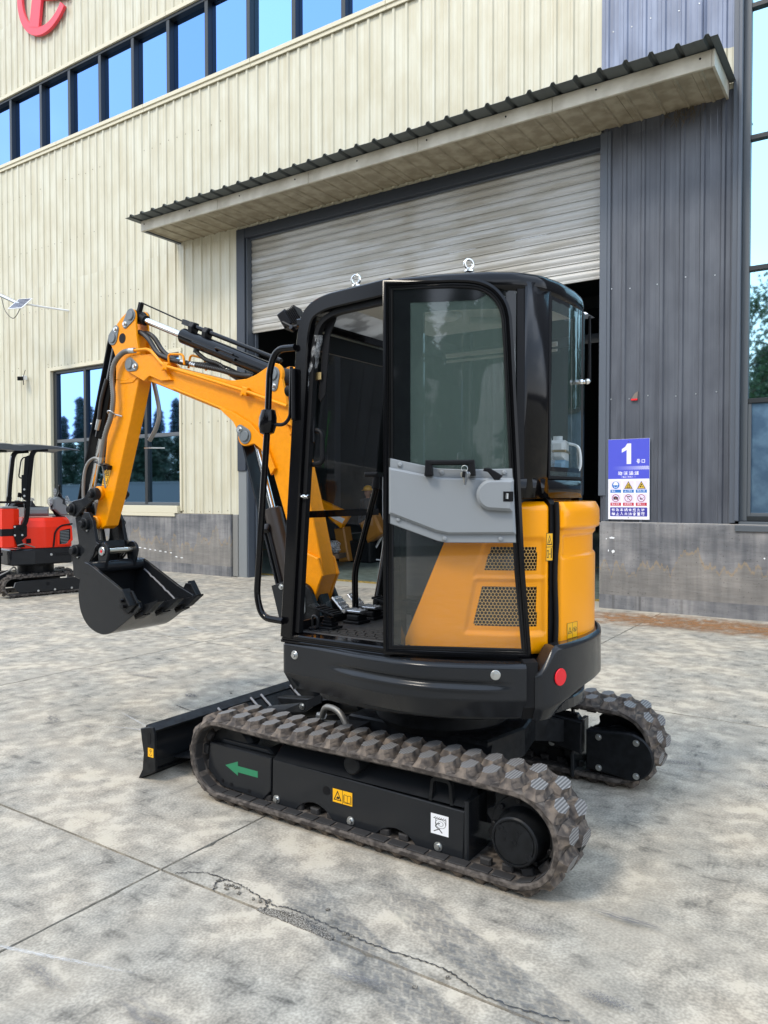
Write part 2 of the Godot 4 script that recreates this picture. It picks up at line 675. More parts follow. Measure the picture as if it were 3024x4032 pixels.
func stain_tex(sd: int, stretch: float) -> ImageTexture:
	var f := FastNoiseLite.new()
	f.seed = sd
	f.frequency = 0.02
	f.fractal_octaves = 5
	var n := 256
	var im := Image.create(n, n, false, Image.FORMAT_RGBA8)
	for yy in n:
		for xx in n:
			var p := Vector2(xx - n * 0.5, yy - n * 0.5) / (n * 0.5)
			var k := clampf(1.25 - p.length() * 1.25, 0, 1)
			var v := clampf(k * (0.7 + 1.5 * f.get_noise_2d(xx, yy * stretch)), 0, 1)
			im.set_pixel(xx, yy, Color(1, 1, 1, v * smoothstep(0.0, 0.25, k)))
	return ImageTexture.create_from_image(im)

func mark(called: String, tex: Texture2D, col: Color, c: Vector3, along_dir: Vector2, width: float, length: float, parent: Node, lift := 0.004) -> void:
	var m := mat(1, 1, 1, 0.9)
	m.albedo_color = col
	m.albedo_texture = tex
	m.transparency = BaseMaterial3D.TRANSPARENCY_ALPHA
	var d := Vector3(along_dir.x, 0, along_dir.y).normalized()
	var s := Vector3(-d.z, 0, d.x) * width * 0.5
	d *= length * 0.5
	c.y = lift
	var g := G.new()
	g.uvquad(c - d + s, c - d - s, c + d - s, c + d + s)
	put(called, g, m, parent)

func make_ground() -> void:
	var ground := Node3D.new()
	ground.name = "ground"
	ground.set_meta("kind", "structure")
	add_child(ground)
	var base := G.new()
	base.quad(Vector3(-300, -0.045, 300), Vector3(300, -0.045, 300), Vector3(300, -0.045, -300), Vector3(-300, -0.045, -300))
	var soil := tri(mat(0.02, 0.018, 0.016, 0.95), 0.2)
	put("subgrade", base, soil, ground)
	var im := concrete_image(1280)
	var tex := ImageTexture.create_from_image(im)
	var bump := bump_tex(0.05, 5, 3.0, 47, 512)
	var mats := []
	for k in 4:
		var m := mat(0.475, 0.455, 0.42, 0.8)
		m.albedo_texture = tex
		m.normal_enabled = true
		m.normal_texture = bump
		m.normal_scale = 0.2
		tri(m, 0.21 + 0.013 * k)
		m.uv1_offset = Vector3(0.37 * k, 0.1 * k, 0.61 * k)
		mats.append(m)
	var xs := []
	for i in range(-8, 7):
		xs.append(-2.58 + 3.6 * i)
	var zs := [-10.56, -9.35, -5.76, -2.15, 1.45, 5.05, 8.65, 12.25]
	var f := FastNoiseLite.new()
	f.seed = 51
	f.frequency = 5.0
	f.fractal_octaves = 3
	var n := 0
	for zi in zs.size() - 1:
		for xi in xs.size() - 1:
			var x0: float = xs[xi]
			var x1: float = xs[xi + 1]
			var z0: float = zs[zi]
			var z1: float = zs[zi + 1]
			var near := absf(x0 + 2.0) < 8.0 and absf(z0 + 2.0) < 9.0
			var seg := 90 if near else 4
			var poly := []
			var corners := [Vector2(x0, z0), Vector2(x1, z0), Vector2(x1, z1), Vector2(x0, z1)]
			for e in 4:
				var a: Vector2 = corners[e]
				var b: Vector2 = corners[(e + 1) % 4]
				var inn := Vector2(-(b - a).y, (b - a).x).normalized()
				for s in seg:
					var p := a.lerp(b, float(s) / seg)
					var j := 0.0065
					if near:
						var nv := f.get_noise_2d(p.x + e * 31.0, p.y + e * 17.0)
						j += 0.0025 * nv + 0.05 * maxf(0.0, nv - 0.42)
					if s == 0:
						p += (Vector2(x0 + x1, z0 + z1) * 0.5 - p).sign() * 0.006
					else:
						p += inn * j
					poly.append(p)
			var g := G.new()
			g.prism(plan(poly), -0.05, 0.0, PLAN)
			put("concrete_slab", g, mats[(xi * 3 + zi * 5 + int(xi / 2.0)) % 4], ground)
			n += 1
	# the broken edge that runs beside the near joint
	var dark := mat(0.045, 0.042, 0.038, 0.95)
	var crumb := tri(mat(0.34, 0.31, 0.26, 0.95), 6.0)
	crumb.albedo_texture = noise_tex(0.08, 4, Color(0.35, 0.33, 0.3), Color(1, 1, 1), 53, 256)
	crack(spline([Vector2(-2.5, -2.16), Vector2(-2.4, -2.23), Vector2(-2.2, -2.24), Vector2(-2.0, -2.2), Vector2(-1.9, -2.22), Vector2(-1.72, -2.21), Vector2(-1.5, -2.2), Vector2(-1.25, -2.22), Vector2(-1.05, -2.17), Vector2(-0.8, -2.2)], 24), 0.0028, dark, ground)
	crack(spline([Vector2(-2.28, -2.24), Vector2(-2.3, -2.2), Vector2(-2.26, -2.15)], 12), 0.004, dark, ground)
	crack(spline([Vector2(-2.02, -2.2), Vector2(-2.0, -2.17), Vector2(-1.99, -2.15)], 12), 0.004, dark, ground)
	crack(spline([Vector2(-6.2, -8.0), Vector2(-5.2, -8.3), Vector2(-4.4, -8.2), Vector2(-3.1, -8.7)], 16), 0.004, dark, ground)
	crack(spline([Vector2(-4.5, -3.9), Vector2(-4.2, -3.86), Vector2(-3.9, -3.92), Vector2(-3.7, -3.9)], 12), 0.004, dark, ground)
	var pts := []
	for k in 30:
		var u := float(k) / 29.0
		pts.append(Vector2(-2.02 + 0.36 * u, -2.155 - (0.008 + 0.038 * sin(PI * u)) * (0.8 + 0.5 * rng.randf())))
	for k in 12:
		pts.append(Vector2(-1.66 - 0.36 * k / 11.0, -2.142 + 0.006 * rng.randf()))
	var gp := G.new()
	gp.prism(plan(pts), 0.0, 0.003, PLAN)
	put("crumbled_patch", gp, crumb, ground)
	for k in 26:
		var gg := G.new()
		var p := Vector3(-2.35 + rng.randf() * 0.9, 0.004, -2.17 - rng.randf() * 0.05)
		if k > 16:
			p = Vector3(-4.5 + rng.randf() * 5.0, 0.004, -4.5 + rng.randf() * 3.5)
		gg.box(p, Vector3(0.008 + rng.randf() * 0.014, 0.008, 0.008 + rng.randf() * 0.01), Basis(Vector3.UP, rng.randf() * 3.0), 0.002)
		put("pebble", gg, crumb, ground)
	# tyre films, oil spots, scuffs and the rusty wash along the foot of the wall
	mark("tyre_mark", tread_tex(61), lin(0.10, 0.11, 0.12), Vector3(-1.78, 0, -2.26), Vector2(0.93, 0.42), 0.2, 1.65, ground)
	mark("tyre_mark", tread_tex(62), lin(0.10, 0.11, 0.12), Vector3(-1.42, 0, -2.44), Vector2(0.93, 0.42), 0.2, 1.7, ground, 0.005)
	var st := stain_tex(63, 1.0)
	var st2 := stain_tex(64, 4.0)
	var st3 := stain_tex(66, 2.0)
	for k in 46:
		var p := Vector3(-5.5 + rng.randf() * 6.0, 0, -5.2 + rng.randf() * 4.0)
		var s := 0.05 + rng.randf() * 0.16
		mark("oil_spot", [st, st2, st3][k % 3], lin(0.13, 0.125, 0.125, 0.35 + 0.4 * rng.randf()), p, Vector2(1, rng.randf() - 0.5), s * (0.35 + 0.5 * rng.randf()), s * (1.0 + 1.6 * rng.randf()), ground, 0.0045 + 0.0004 * k)
	for k in 5:
		mark("rust_wash", st2 if k % 2 else st3, lin(0.34, 0.17, 0.07, 0.75), Vector3(-2.8 + 0.75 * k, 0, -9.75 - 0.1 * (k % 2)), Vector2(1, 0.03), 1.3, 2.4, ground, 0.005 + 0.001 * k)
	for k in 7:
		var p := Vector3(-4.5 + rng.randf() * 4.5, 0, -3.6 + rng.randf() * 2.2)
		if k < 3:
			p = Vector3(-6.5 - rng.randf() * 3.0, 0, -5.0 - rng.randf() * 1.5)
		mark("pale_scrape", st2, lin(0.75, 0.74, 0.71, 0.55), p, Vector2(1, rng.randf() * 0.8 - 0.4), 0.025, 0.5 + 0.5 * rng.randf(), ground, 0.03 * 0 + 0.0028)

func crack(line: Array, w: float, m: Material, parent: Node) -> void:
	var g := G.new()
	var l := []
	var r := []
	for i in line.size():
		var a: Vector2 = line[maxi(i - 1, 0)]
		var b: Vector2 = line[mini(i + 1, line.size() - 1)]
		var s := (b - a).normalized().orthogonal()
		var p: Vector2 = line[i] + s * (rng.randf() - 0.5) * 0.012
		var ww := w * (0.35 + 1.2 * rng.randf())
		l.append(Vector3(p.x + s.x * ww, 0.0035, p.y + s.y * ww))
		r.append(Vector3(p.x - s.x * ww, 0.0035, p.y - s.y * ww))
	for i in line.size() - 1:
		g.quad(l[i], l[i + 1], r[i + 1], r[i])
	put("crack", g, m, parent)

# ------------------------------------------------------------------ the factory
const WALL_Z := -10.6
const RIB := 0.25

# one length of ribbed metal sheet between x0 and x1, y0 and y1 (relative to the wall)
func sheet_mesh(x0: float, x1: float, y0: float, y1: float, m: Material) -> ArrayMesh:
	var g := G.new()
	var prof := [Vector2(x0, 0)]
	var k := int(floor((x0 + 12.13) / RIB)) - 1
	while -12.13 + k * RIB < x1 + RIB:
		var c := -12.13 + k * RIB
		for q in [[-0.036, 0.0], [-0.018, 0.026], [0.018, 0.026], [0.036, 0.0], [0.077, 0.0], [0.082, 0.0028], [0.088, 0.0028], [0.093, 0.0], [0.157, 0.0], [0.162, 0.0028], [0.168, 0.0028], [0.173, 0.0]]:
			var p := Vector2(c + q[0], q[1])
			if p.x > x0 + 0.002 and p.x < x1 - 0.002:
				prof.append(p)
		k += 1
	prof.append(Vector2(x1, 0))
	for i in prof.size() - 1:
		var a: Vector2 = prof[i]
		var b: Vector2 = prof[i + 1]
		g.quad(Vector3(a.x, y0, a.y), Vector3(b.x, y0, b.y), Vector3(b.x, y1, b.y), Vector3(a.x, y1, a.y))
	return g.done(m)

func wall_sheets(parent: Node3D, x0: float, x1: float, y0: float, y1: float, m: Material, w := 0.75) -> void:
	var x := x0
	while x < x1 - 0.01:
		var e := minf(x + w, x1)
		var o := put("wall_sheet", sheet_mesh(x, e, y0, y1, m), m, parent)
		o.position.z = 0.0015 * (int(round(x / w)) % 2)
		x = e

func screws(parent: Node3D, x0: float, x1: float, y: float, m: Material) -> void:
	var g := G.new()
	var x := x0
	while x < x1:
		var yy := y + (rng.randf() - 0.5) * 0.05
		g.cyl(Vector3(x, yy, 0.0), Vector3(x, yy, 0.007), 0.011, 0.008, 6)
		x += 0.25 if rng.randf() < 0.75 else 0.36
	var o := put("screw_row", g, m, parent)
	o.set_meta("kind", "stuff")

func slab_box(called: String, parent: Node, x0: float, x1: float, y0: float, y1: float, z0: float, z1: float, m: Material, bev := 0.006) -> MeshInstance3D:
	var g := G.new()
	g.box(Vector3((x0 + x1) * 0.5, (y0 + y1) * 0.5, (z0 + z1) * 0.5), Vector3(x1 - x0, y1 - y0, z1 - z0), Basis.IDENTITY, bev)
	return put(called, g, m, parent)

func make_building() -> void:
	for m in [M.cream, M.clad, M.clad_sky_lit]:
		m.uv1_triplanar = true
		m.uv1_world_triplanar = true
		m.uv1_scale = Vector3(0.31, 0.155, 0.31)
	var b := thing("factory_building", "cream and grey metal clad factory with blue strip windows and a canopied door", "building", Vector3(0, 0, WALL_Z))
	var screw_m := mat(0.2, 0.17, 0.12, 0.5, 0.5)
	# cream sheets: left of the door, over the canopy, above the window strip
	wall_sheets(b, -22.0, -16.53, 1.19, 9.50, M.cream)
	wall_sheets(b, -16.53, -11.98, 4.50, 9.50, M.cream)
	wall_sheets(b, -11.98, -10.40, 1.19, 9.50, M.cream)
	wall_sheets(b, -10.40, -3.46, 6.56, 9.50, M.cream)
	wall_sheets(b, -22.0, -3.46, 11.24, 17.0, M.cream)
	# blue-grey cladding right of the door, and the cream scrap beside the canopy
	wall_sheets(b, -3.44, -1.76, 1.20, 6.70, M.clad)
	wall_sheets(b, -3.46, -2.14, 6.70, 17.0, M.clad_sky_lit)
	wall_sheets(b, -2.14, -1.76, 7.22, 17.0, M.clad_sky_lit)
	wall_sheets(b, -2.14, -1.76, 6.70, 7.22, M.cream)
	wall_sheets(b, 1.75, 9.0, 1.20, 17.0, M.clad)
	for yy in [2.9, 4.6, 5.9, 7.35, 8.7]:
		screws(b, -21.9, -16.6 if yy < 4.5 else -10.6, yy, screw_m)
	screws(b, -16.5, -12.0, 4.56, screw_m)
	screws(b, -11.95, -10.5, 1.25, screw_m)
	screws(b, -11.95, -10.5, 3.0, screw_m)
	screws(b, -10.3, -3.5, 7.35, screw_m)
	screws(b, -21.9, -4.0, 12.6, screw_m)
	for yy in [2.9, 4.4, 7.9]:
		screws(b, -3.3, -1.8, yy, M.zinc)
	# concrete plinth, standing proud of the sheets
	var pl := plinth_mat()
	for s in [[-22.0, -10.56], [-3.43, 9.0]]:
		var o := slab_box("plinth", b, s[0], s[1], -0.3, 1.19, -0.10, 0.075, pl, 0.012)
		o.set_meta("label", "stained grey concrete plinth")
		slab_box("plinth_ledge", b, s[0] + 0.02, s[1] - 0.01, 1.19, 1.20, -0.05, 0.068, M.cream_soffit if s[0] < -10 else mat(0.36, 0.34, 0.31, 0.9), 0.003)
	flake(b, Vector3(-3.25, 0.98, 0.076), 0.085, 0.035, 3)
	flake(b, Vector3(-3.33, 0.965, 0.076), 0.02, 0.02, 4)
	flake(b, Vector3(-3.235, 0.79, 0.076), 0.05, 0.055, 6)
	flake(b, Vector3(-3.30, 0.80, 0.076), 0.02, 0.035, 7)
	for k in 9:
		flake(b, Vector3(-13.2 + 0.16 * k, 0.46 - 0.012 * k - 0.06 * float(k > 6), 0.076), 0.09, 0.022 + 0.01 * rng.randf(), 10 + k)
	for k in 6:
		flake(b, Vector3(-1.35 + 0.07 * k, 0.75 + 0.2 * rng.randf(), 0.076), 0.025, 0.03, 30 + k)
	# the eaves-high strip of blue windows
	var ux := [-21.4, -20.3, -19.15, -17.93, -16.685]
	while ux[-1] < -4.7:
		ux.append(ux[-1] + 1.098)
	var band := sub("window", b)
	band.set_meta("label", "long strip of blue mirror windows under the eaves")
	for i in ux.size() - 1:
		var g := G.new()
		var t := 0.004 * (rng.randf() - 0.5)
		var xa: float = ux[i] + 0.05
		var xb: float = ux[i + 1] - 0.05
		var tl := 0.003 * (rng.randf() - 0.5)
		g.prism([Vector2(xa, 9.62), Vector2(xb, 9.62), Vector2(xb, 11.10), Vector2(xa, 11.10)], -0.012, 0.0, Transform3D(Basis(Vector3(0, 1, 0), t) * Basis(Vector3(1, 0, 0), tl), Vector3(0, 0, -0.10 + xa * t)))
		put("pane", g, [M.pane_blue, M.pane_blue_deep, M.pane_blue, M.pane_blue_light][[0, 1, 0, 1, 0, 1, 0, 2, 1, 2, 3, 0, 2, 1][i % 14]], band)
	for x in ux:
		slab_box("mullion", band, x - 0.045, x + 0.045, 9.60, 11.12, -0.13, 0.012, M.window_frame, 0.004)
	slab_box("head_frame", band, -22.0, -3.46, 11.10, 11.17, -0.13, 0.02, M.window_frame, 0.004)
	slab_box("window_back", band, -22.0, -3.46, 9.5, 11.2, -0.3, -0.2, M.inside_wall, 0.0)
	var bx := -22.0
	while bx < -3.5:
		var bw := minf(3.0, -3.46 - bx)
		slab_box("sill_flashing", b, bx, bx + bw - 0.006, 9.53, 9.61, -0.02, 0.075, M.cream_trim, 0.006)
		slab_box("sill_flashing", b, bx, bx + bw - 0.006, 9.46, 9.53, 0.028, 0.05, M.cream_trim, 0.004)
		slab_box("head_flashing", b, bx + 0.7, minf(bx + bw + 0.694, -3.46), 11.165, 11.25, -0.02, 0.06, M.cream_trim, 0.006)
		bx += bw
	make_canopy(b)
	make_shutter(b)
	make_left_window(b)
	make_right_windows(b)
	# corner trims and downpipe between cladding and glass
	slab_box("corner_trim", b, -1.765, -1.70, 1.215, 17.0, 0.0, 0.055, M.clad_trim, 0.006)
	slab_box("corner_trim", b, -1.70, -1.655, 1.24, 17.0, 0.0, 0.095, M.clad_trim, 0.008)
	# structure behind the sheets: closes the hall
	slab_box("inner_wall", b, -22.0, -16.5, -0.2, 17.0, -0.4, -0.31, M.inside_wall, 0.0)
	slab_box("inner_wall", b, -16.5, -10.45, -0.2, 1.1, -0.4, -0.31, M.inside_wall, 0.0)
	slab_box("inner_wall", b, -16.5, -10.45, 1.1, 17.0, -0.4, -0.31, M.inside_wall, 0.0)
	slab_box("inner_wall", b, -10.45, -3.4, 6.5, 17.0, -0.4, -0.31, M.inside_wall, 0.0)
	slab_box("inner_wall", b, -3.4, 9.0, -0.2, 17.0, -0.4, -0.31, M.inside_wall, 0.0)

func plinth_mat() -> StandardMaterial3D:
	var f := FastNoiseLite.new()
	f.seed = 81
	f.frequency = 0.006
	f.fractal_octaves = 6
	var g := FastNoiseLite.new()
	g.seed = 82
	g.frequency = 0.03
	g.fractal_octaves = 3
	var w := 1024
	var h := 256
	var im := Image.create(w, h, false, Image.FORMAT_RGB8)
	for y in h:
		for x in w:
			var v := 0.55 + 0.5 * f.get_noise_2d(x, y * 1.6) + 0.28 * g.get_noise_2d(x * 1.5, y * 0.15)
			# a wandering old water line and the mended render below it (about 0.4 m up)
			var line := 172.0 + 26.0 * sin(x * 0.021) + 16.0 * f.get_noise_2d(x * 4.0, 7.0) * 4.0
			var c := Color(0.50, 0.51, 0.53).lerp(Color(0.98, 0.96, 0.93), clampf(v, 0, 1))
			var d := absf(y - line)
			if d < 3.5 + 3.0 * g.get_noise_2d(x, 3.0):
				c = c.lerp(Color(1.0, 0.86, 0.66), 0.6)
			elif y > line:
				c = c.lerp(Color(0.88, 0.83, 0.74), 0.42)
			# rain runs
			var run := clampf(f.get_noise_2d(x * 5.0, 400.0) * 2.2 - 0.75, 0, 1) * clampf(1.1 - y / 190.0, 0, 1)
			c = c.lerp(Color(0.35, 0.33, 0.31), run * 0.7)
			if g.get_noise_2d(x * 6.0, y * 5.0) > 0.62:
				c = c.lerp(Color(0.25, 0.24, 0.22), 0.6)
			im.set_pixel(x, y, c)
	var m := mat(0.30, 0.30, 0.305, 0.82)
	m.albedo_texture = ImageTexture.create_from_image(im)
	m.normal_enabled = true
	m.normal_texture = bump_tex(0.03, 5, 4.0, 83, 512)
	m.normal_scale = 0.4
	m.uv1_triplanar = true
	m.uv1_world_triplanar = true
	m.uv1_scale = Vector3(0.18, 0.72, 0.18)
	m.uv1_offset = Vector3(0.2, 0.86, 0.0)
	return m

# a scrap of white paint or torn paper left on the wall
func flake(parent: Node3D, c: Vector3, w: float, h: float, sd: int) -> void:
	var r := RandomNumberGenerator.new()
	r.seed = sd
	var pts := []
	for k in 14:
		var u := TAU * k / 14
		var rr := 0.6 + 0.4 * r.randf()
		pts.append(Vector2(cos(u) * w * 0.5 * rr, sin(u) * h * 0.5 * rr))
	var g := G.new()
	g.prism(pts, 0.0, 0.002, Transform3D(Basis.IDENTITY, c))
	put("paint_flake", g, M.white_paint, parent)

func make_canopy(b: Node3D) -> void:
	var c := sub("canopy", b)
	c.set_meta("label", "shallow cream canopy with a dark ribbed roof sheet over the door")
	var zf := 0.92
	# soffit: ribbed panels running out from the wall
	var x := -12.0
	var k := 0
	while x < -1.86:
		var e := minf(x + 0.9, -1.85)
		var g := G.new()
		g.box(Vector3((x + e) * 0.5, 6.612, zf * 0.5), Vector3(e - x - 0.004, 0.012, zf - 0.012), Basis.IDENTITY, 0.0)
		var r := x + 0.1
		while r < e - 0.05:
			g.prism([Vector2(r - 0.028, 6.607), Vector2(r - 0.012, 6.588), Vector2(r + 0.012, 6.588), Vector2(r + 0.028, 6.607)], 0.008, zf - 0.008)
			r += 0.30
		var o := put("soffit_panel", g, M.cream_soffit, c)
		o.position.y = -0.002 * (k % 2)
		x = e
		k += 1
	# fascia lengths
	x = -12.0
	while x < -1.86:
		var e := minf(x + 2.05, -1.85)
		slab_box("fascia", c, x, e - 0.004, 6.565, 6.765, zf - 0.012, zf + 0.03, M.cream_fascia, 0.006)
		x = e
	slab_box("fascia", c, -1.85, -1.82, 6.565, 6.765, 0.03, zf + 0.03, M.cream_fascia, 0.004)
	slab_box("gutter_angle", c, -12.0, -11.93, 6.57, 6.60, 0.02, zf - 0.02, M.clad_trim, 0.003)
	# roof sheets, ribs up, overhanging the fascia
	x = -12.14
	k = 0
	while x < -1.76:
		var e := minf(x + 0.92, -1.745)
		var g := G.new()
		var prof := [Vector2(x, 0)]
		var r := x + 0.16
		while r < e - 0.03:
			for q in [[-0.04, 0.0], [-0.018, 0.04], [0.018, 0.04], [0.04, 0.0]]:
				prof.append(Vector2(r + q[0], q[1]))
			r += 0.30
		prof.append(Vector2(e + 0.004, 0))
		for i in prof.size() - 1:
			var a: Vector2 = prof[i]
			var d: Vector2 = prof[i + 1]
			var y0 := 6.772
			g.quad(Vector3(a.x, y0 + a.y, 1.2), Vector3(d.x, y0 + d.y, 1.2), Vector3(d.x, y0 + d.y, 0.005), Vector3(a.x, y0 + a.y, 0.005))
			g.quad(Vector3(a.x, y0 + a.y + 0.003, 0.005), Vector3(d.x, y0 + d.y + 0.003, 0.005), Vector3(d.x, y0 + d.y + 0.003, 1.2), Vector3(a.x, y0 + a.y + 0.003, 1.2))
			g.quad(Vector3(a.x, y0 + a.y, 1.2), Vector3(d.x, y0 + d.y, 1.2), Vector3(d.x, y0 + d.y + 0.003, 1.2), Vector3(a.x, y0 + a.y + 0.003, 1.2))
		var o := put("roof_sheet", g, M.roof_sheet, c)
		o.position.y = 0.0025 * (k % 2)
		x = e
		k += 1
	var gs := G.new()
	for i in 9:
		gs.cyl(Vector3(-11.9 + 1.24 * i, 6.69, zf + 0.03), Vector3(-11.9 + 1.24 * i, 6.69, zf + 0.037), 0.013, -1.0, 6)
	put("screw_row", gs, M.black_steel, c).set_meta("kind", "stuff")

func make_shutter(b: Node3D) -> void:
	var d := sub("roller_shutter", b)
	d.set_meta("label", "weathered grey roller shutter rolled half way up")
	# one slat: a belly, a groove and a bead
	var g := G.new()
	var prof := []
	for k in 9:
		var t := float(k) / 8
		prof.append(Vector2(0.018 + 0.104 * t, 0.020 * sin(PI * t) + 0.002))
	prof = [Vector2(0.0, -0.004), Vector2(0.001, 0.009), Vector2(0.006, 0.014), Vector2(0.012, 0.012), Vector2(0.016, 0.003)] + prof
	var sg := g.grp()
	for i in prof.size() - 1:
		var p: Vector2 = prof[i]
		var q: Vector2 = prof[i + 1]
		g.quad(Vector3(-10.16, p.x, p.y), Vector3(-3.47, p.x, p.y), Vector3(-3.47, q.x, q.y), Vector3(-10.16, q.x, q.y), sg)
	var mesh := g.done(M.shutter)
	for k in 16:
		var o := put("slat", mesh, M.shutter, d)
		o.position = Vector3(0, 4.632 + 0.1255 * k, -0.14 + 0.002 * (rng.randf() - 0.5))
		if k > 0:
			o.rotation.x = 0.012 * (rng.randf() - 0.5)
	slab_box("bottom_bar", d, -10.14, -3.48, 4.615, 4.634, -0.15, -0.125, M.shutter, 0.004)
	# frame
	slab_box("lintel", d, -10.40, -3.46, 6.37, 6.545, -0.12, 0.035, M.navy, 0.006)
	slab_box("lintel_angle", d, -10.18, -3.46, 6.345, 6.372, -0.1, -0.06, M.clad_trim, 0.003)
	slab_box("jamb", d, -10.40, -10.19, 2.02, 6.545, -0.10, 0.045, M.navy, 0.006)
	slab_box("guide_rail", d, -10.19, -10.165, 0.0, 6.38, -0.22, 0.0, M.clad_trim, 0.003)
	slab_box("guide_rail", d, -10.13, -10.105, 0.0, 4.63, -0.24, -0.16, M.clad_trim, 0.003)
	slab_box("jamb_post", d, -10.40, -10.19, 0.0, 2.02, -0.25, 0.02, tri(mat(0.19, 0.2, 0.2, 0.8), 1.5), 0.006)
	slab_box("jamb_post", d, -10.55, -10.41, 0.0, 1.19, -0.25, 0.03, mat(0.2, 0.195, 0.18, 0.9), 0.01)
	slab_box("jamb", d, -3.462, -3.36, 1.56, 6.56, -0.10, 0.036, M.clad_trim, 0.005)
	slab_box("jamb", d, -3.36, -3.315, 1.21, 6.56, 0.0, 0.03, M.clad_trim, 0.005)
	slab_box("jamb_return", d, -3.46, -3.40, 1.19, 6.4, -0.3, -0.10, M.clad_trim, 0.003)
	slab_box("jamb_return", d, -3.445, -3.40, 0.0, 1.19, -0.3, -0.1, mat(0.27, 0.27, 0.26, 0.85), 0.003)

func make_left_window(b: Node3D) -> void:
	var w := sub("window", b)
	w.set_meta("label", "dark framed window of eight blue panes left of the door")
	var xs := [-16.30, -15.22, -14.18, -13.14, -12.05]
	var ys := [1.37, 2.80, 4.40]
	slab_box("window_back", w, -16.4, -12.0, 1.2, 4.5, -0.3, -0.22, M.inside_wall, 0.0)
	for i in 4:
		for j in 2:
			var t := 0.006 * (rng.randf() - 0.5)
			var tl := 0.004 * (rng.randf() - 0.5)
			var cx: float = (xs[i] + xs[i + 1]) * 0.5
			var cy: float = (ys[j] + ys[j + 1]) * 0.5
			var g := G.new()
			g.box(Vector3.ZERO, Vector3(xs[i + 1] - xs[i] - 0.04, ys[j + 1] - ys[j] - 0.04, 0.01))
			var o := put("pane", g, M.pane_dark if j == 0 else M.pane_blue, w)
			o.position = Vector3(cx, cy, -0.11)
			o.rotation = Vector3(tl, t, 0)
	for i in 5:
		slab_box("mullion", w, xs[i] - (0.1 if i == 0 else 0.035), xs[i] + (0.03 if i in [0, 4] else 0.055), 1.37, 4.41, -0.14, -0.045, M.window_frame, 0.004)
	for j in 3:
		slab_box("transom", w, -16.40, -12.02, ys[j] - (0.03 if j else 0.02), ys[j] + 0.045, -0.13, -0.05, M.window_frame_grey if j != 2 else M.window_frame, 0.004)
	slab_box("reveal", w, -16.47, -16.40, 1.22, 4.46, -0.14, 0.03, M.cream_trim, 0.004)
	slab_box("reveal", w, -12.02, -11.965, 1.24, 4.46, -0.14, 0.03, M.cream_trim, 0.004)
	slab_box("reveal", w, -16.55, -11.95, 4.44, 4.515, -0.14, 0.032, M.cream_trim, 0.004)
	slab_box("reveal", w, -16.55, -16.44, 1.22, 4.50, 0.0, 0.034, M.cream_trim, 0.004)
	slab_box("sill", w, -16.5, -12.02, 1.195, 1.345, -0.14, 0.10, M.cream_trim, 0.008)
	slab_box("sill", w, -16.5, -12.1, 1.13, 1.195, 0.076, 0.105, M.cream_trim, 0.004)

func make_right_windows(b: Node3D) -> void:
	var w := sub("window", b)
	w.set_meta("label", "tall curtain of tinted windows at the right end of the wall")
	var xs := [-1.60, 0.05, 1.70]
	var ys := [1.27, 2.76, 4.42, 6.05, 7.68, 9.3, 10.9, 12.6]
	slab_box("window_back", w, -1.62, 1.72, 1.2, 12.7, -0.3, -0.22, M.inside_wall, 0.0)
	for i in 2:
		for j in ys.size() - 1:
			var g := G.new()
			g.box(Vector3.ZERO, Vector3(xs[i + 1] - xs[i] - 0.05, ys[j + 1] - ys[j] - 0.05, 0.01))
			var o := put("pane", g, M.pane_dusty if j == 0 else M.pane_cyan, w)
			o.position = Vector3((xs[i] + xs[i + 1]) * 0.5, (ys[j] + ys[j + 1]) * 0.5, -0.09)
			o.rotation = Vector3(0.004 * (rng.randf() - 0.5), 0.005 * (rng.randf() - 0.5), 0)
	for x in xs:
		slab_box("mullion", w, x - 0.06, x + 0.025, 1.24, 12.7, -0.12, -0.03, M.window_frame_grey, 0.004)
	for y in ys:
		slab_box("transom", w, -1.575, 1.675, y - 0.03, y + 0.03, -0.11, -0.035, M.window_frame, 0.004)
	slab_box("inner_frame", w, -1.575, -1.535, 1.30, 2.73, -0.10, -0.05, M.window_frame_grey, 0.004)
	slab_box("inner_frame", w, -1.535, 0.0, 1.30, 1.345, -0.10, -0.05, M.window_frame_grey, 0.004)
	slab_box("sill", w, -1.655, 1.75, 1.185, 1.235, -0.1, 0.05, M.window_frame_grey, 0.005)
	slab_box("sill", w, -1.69, 1.75, 1.11, 1.185, 0.0765, 0.10, M.window_frame_grey, 0.005)

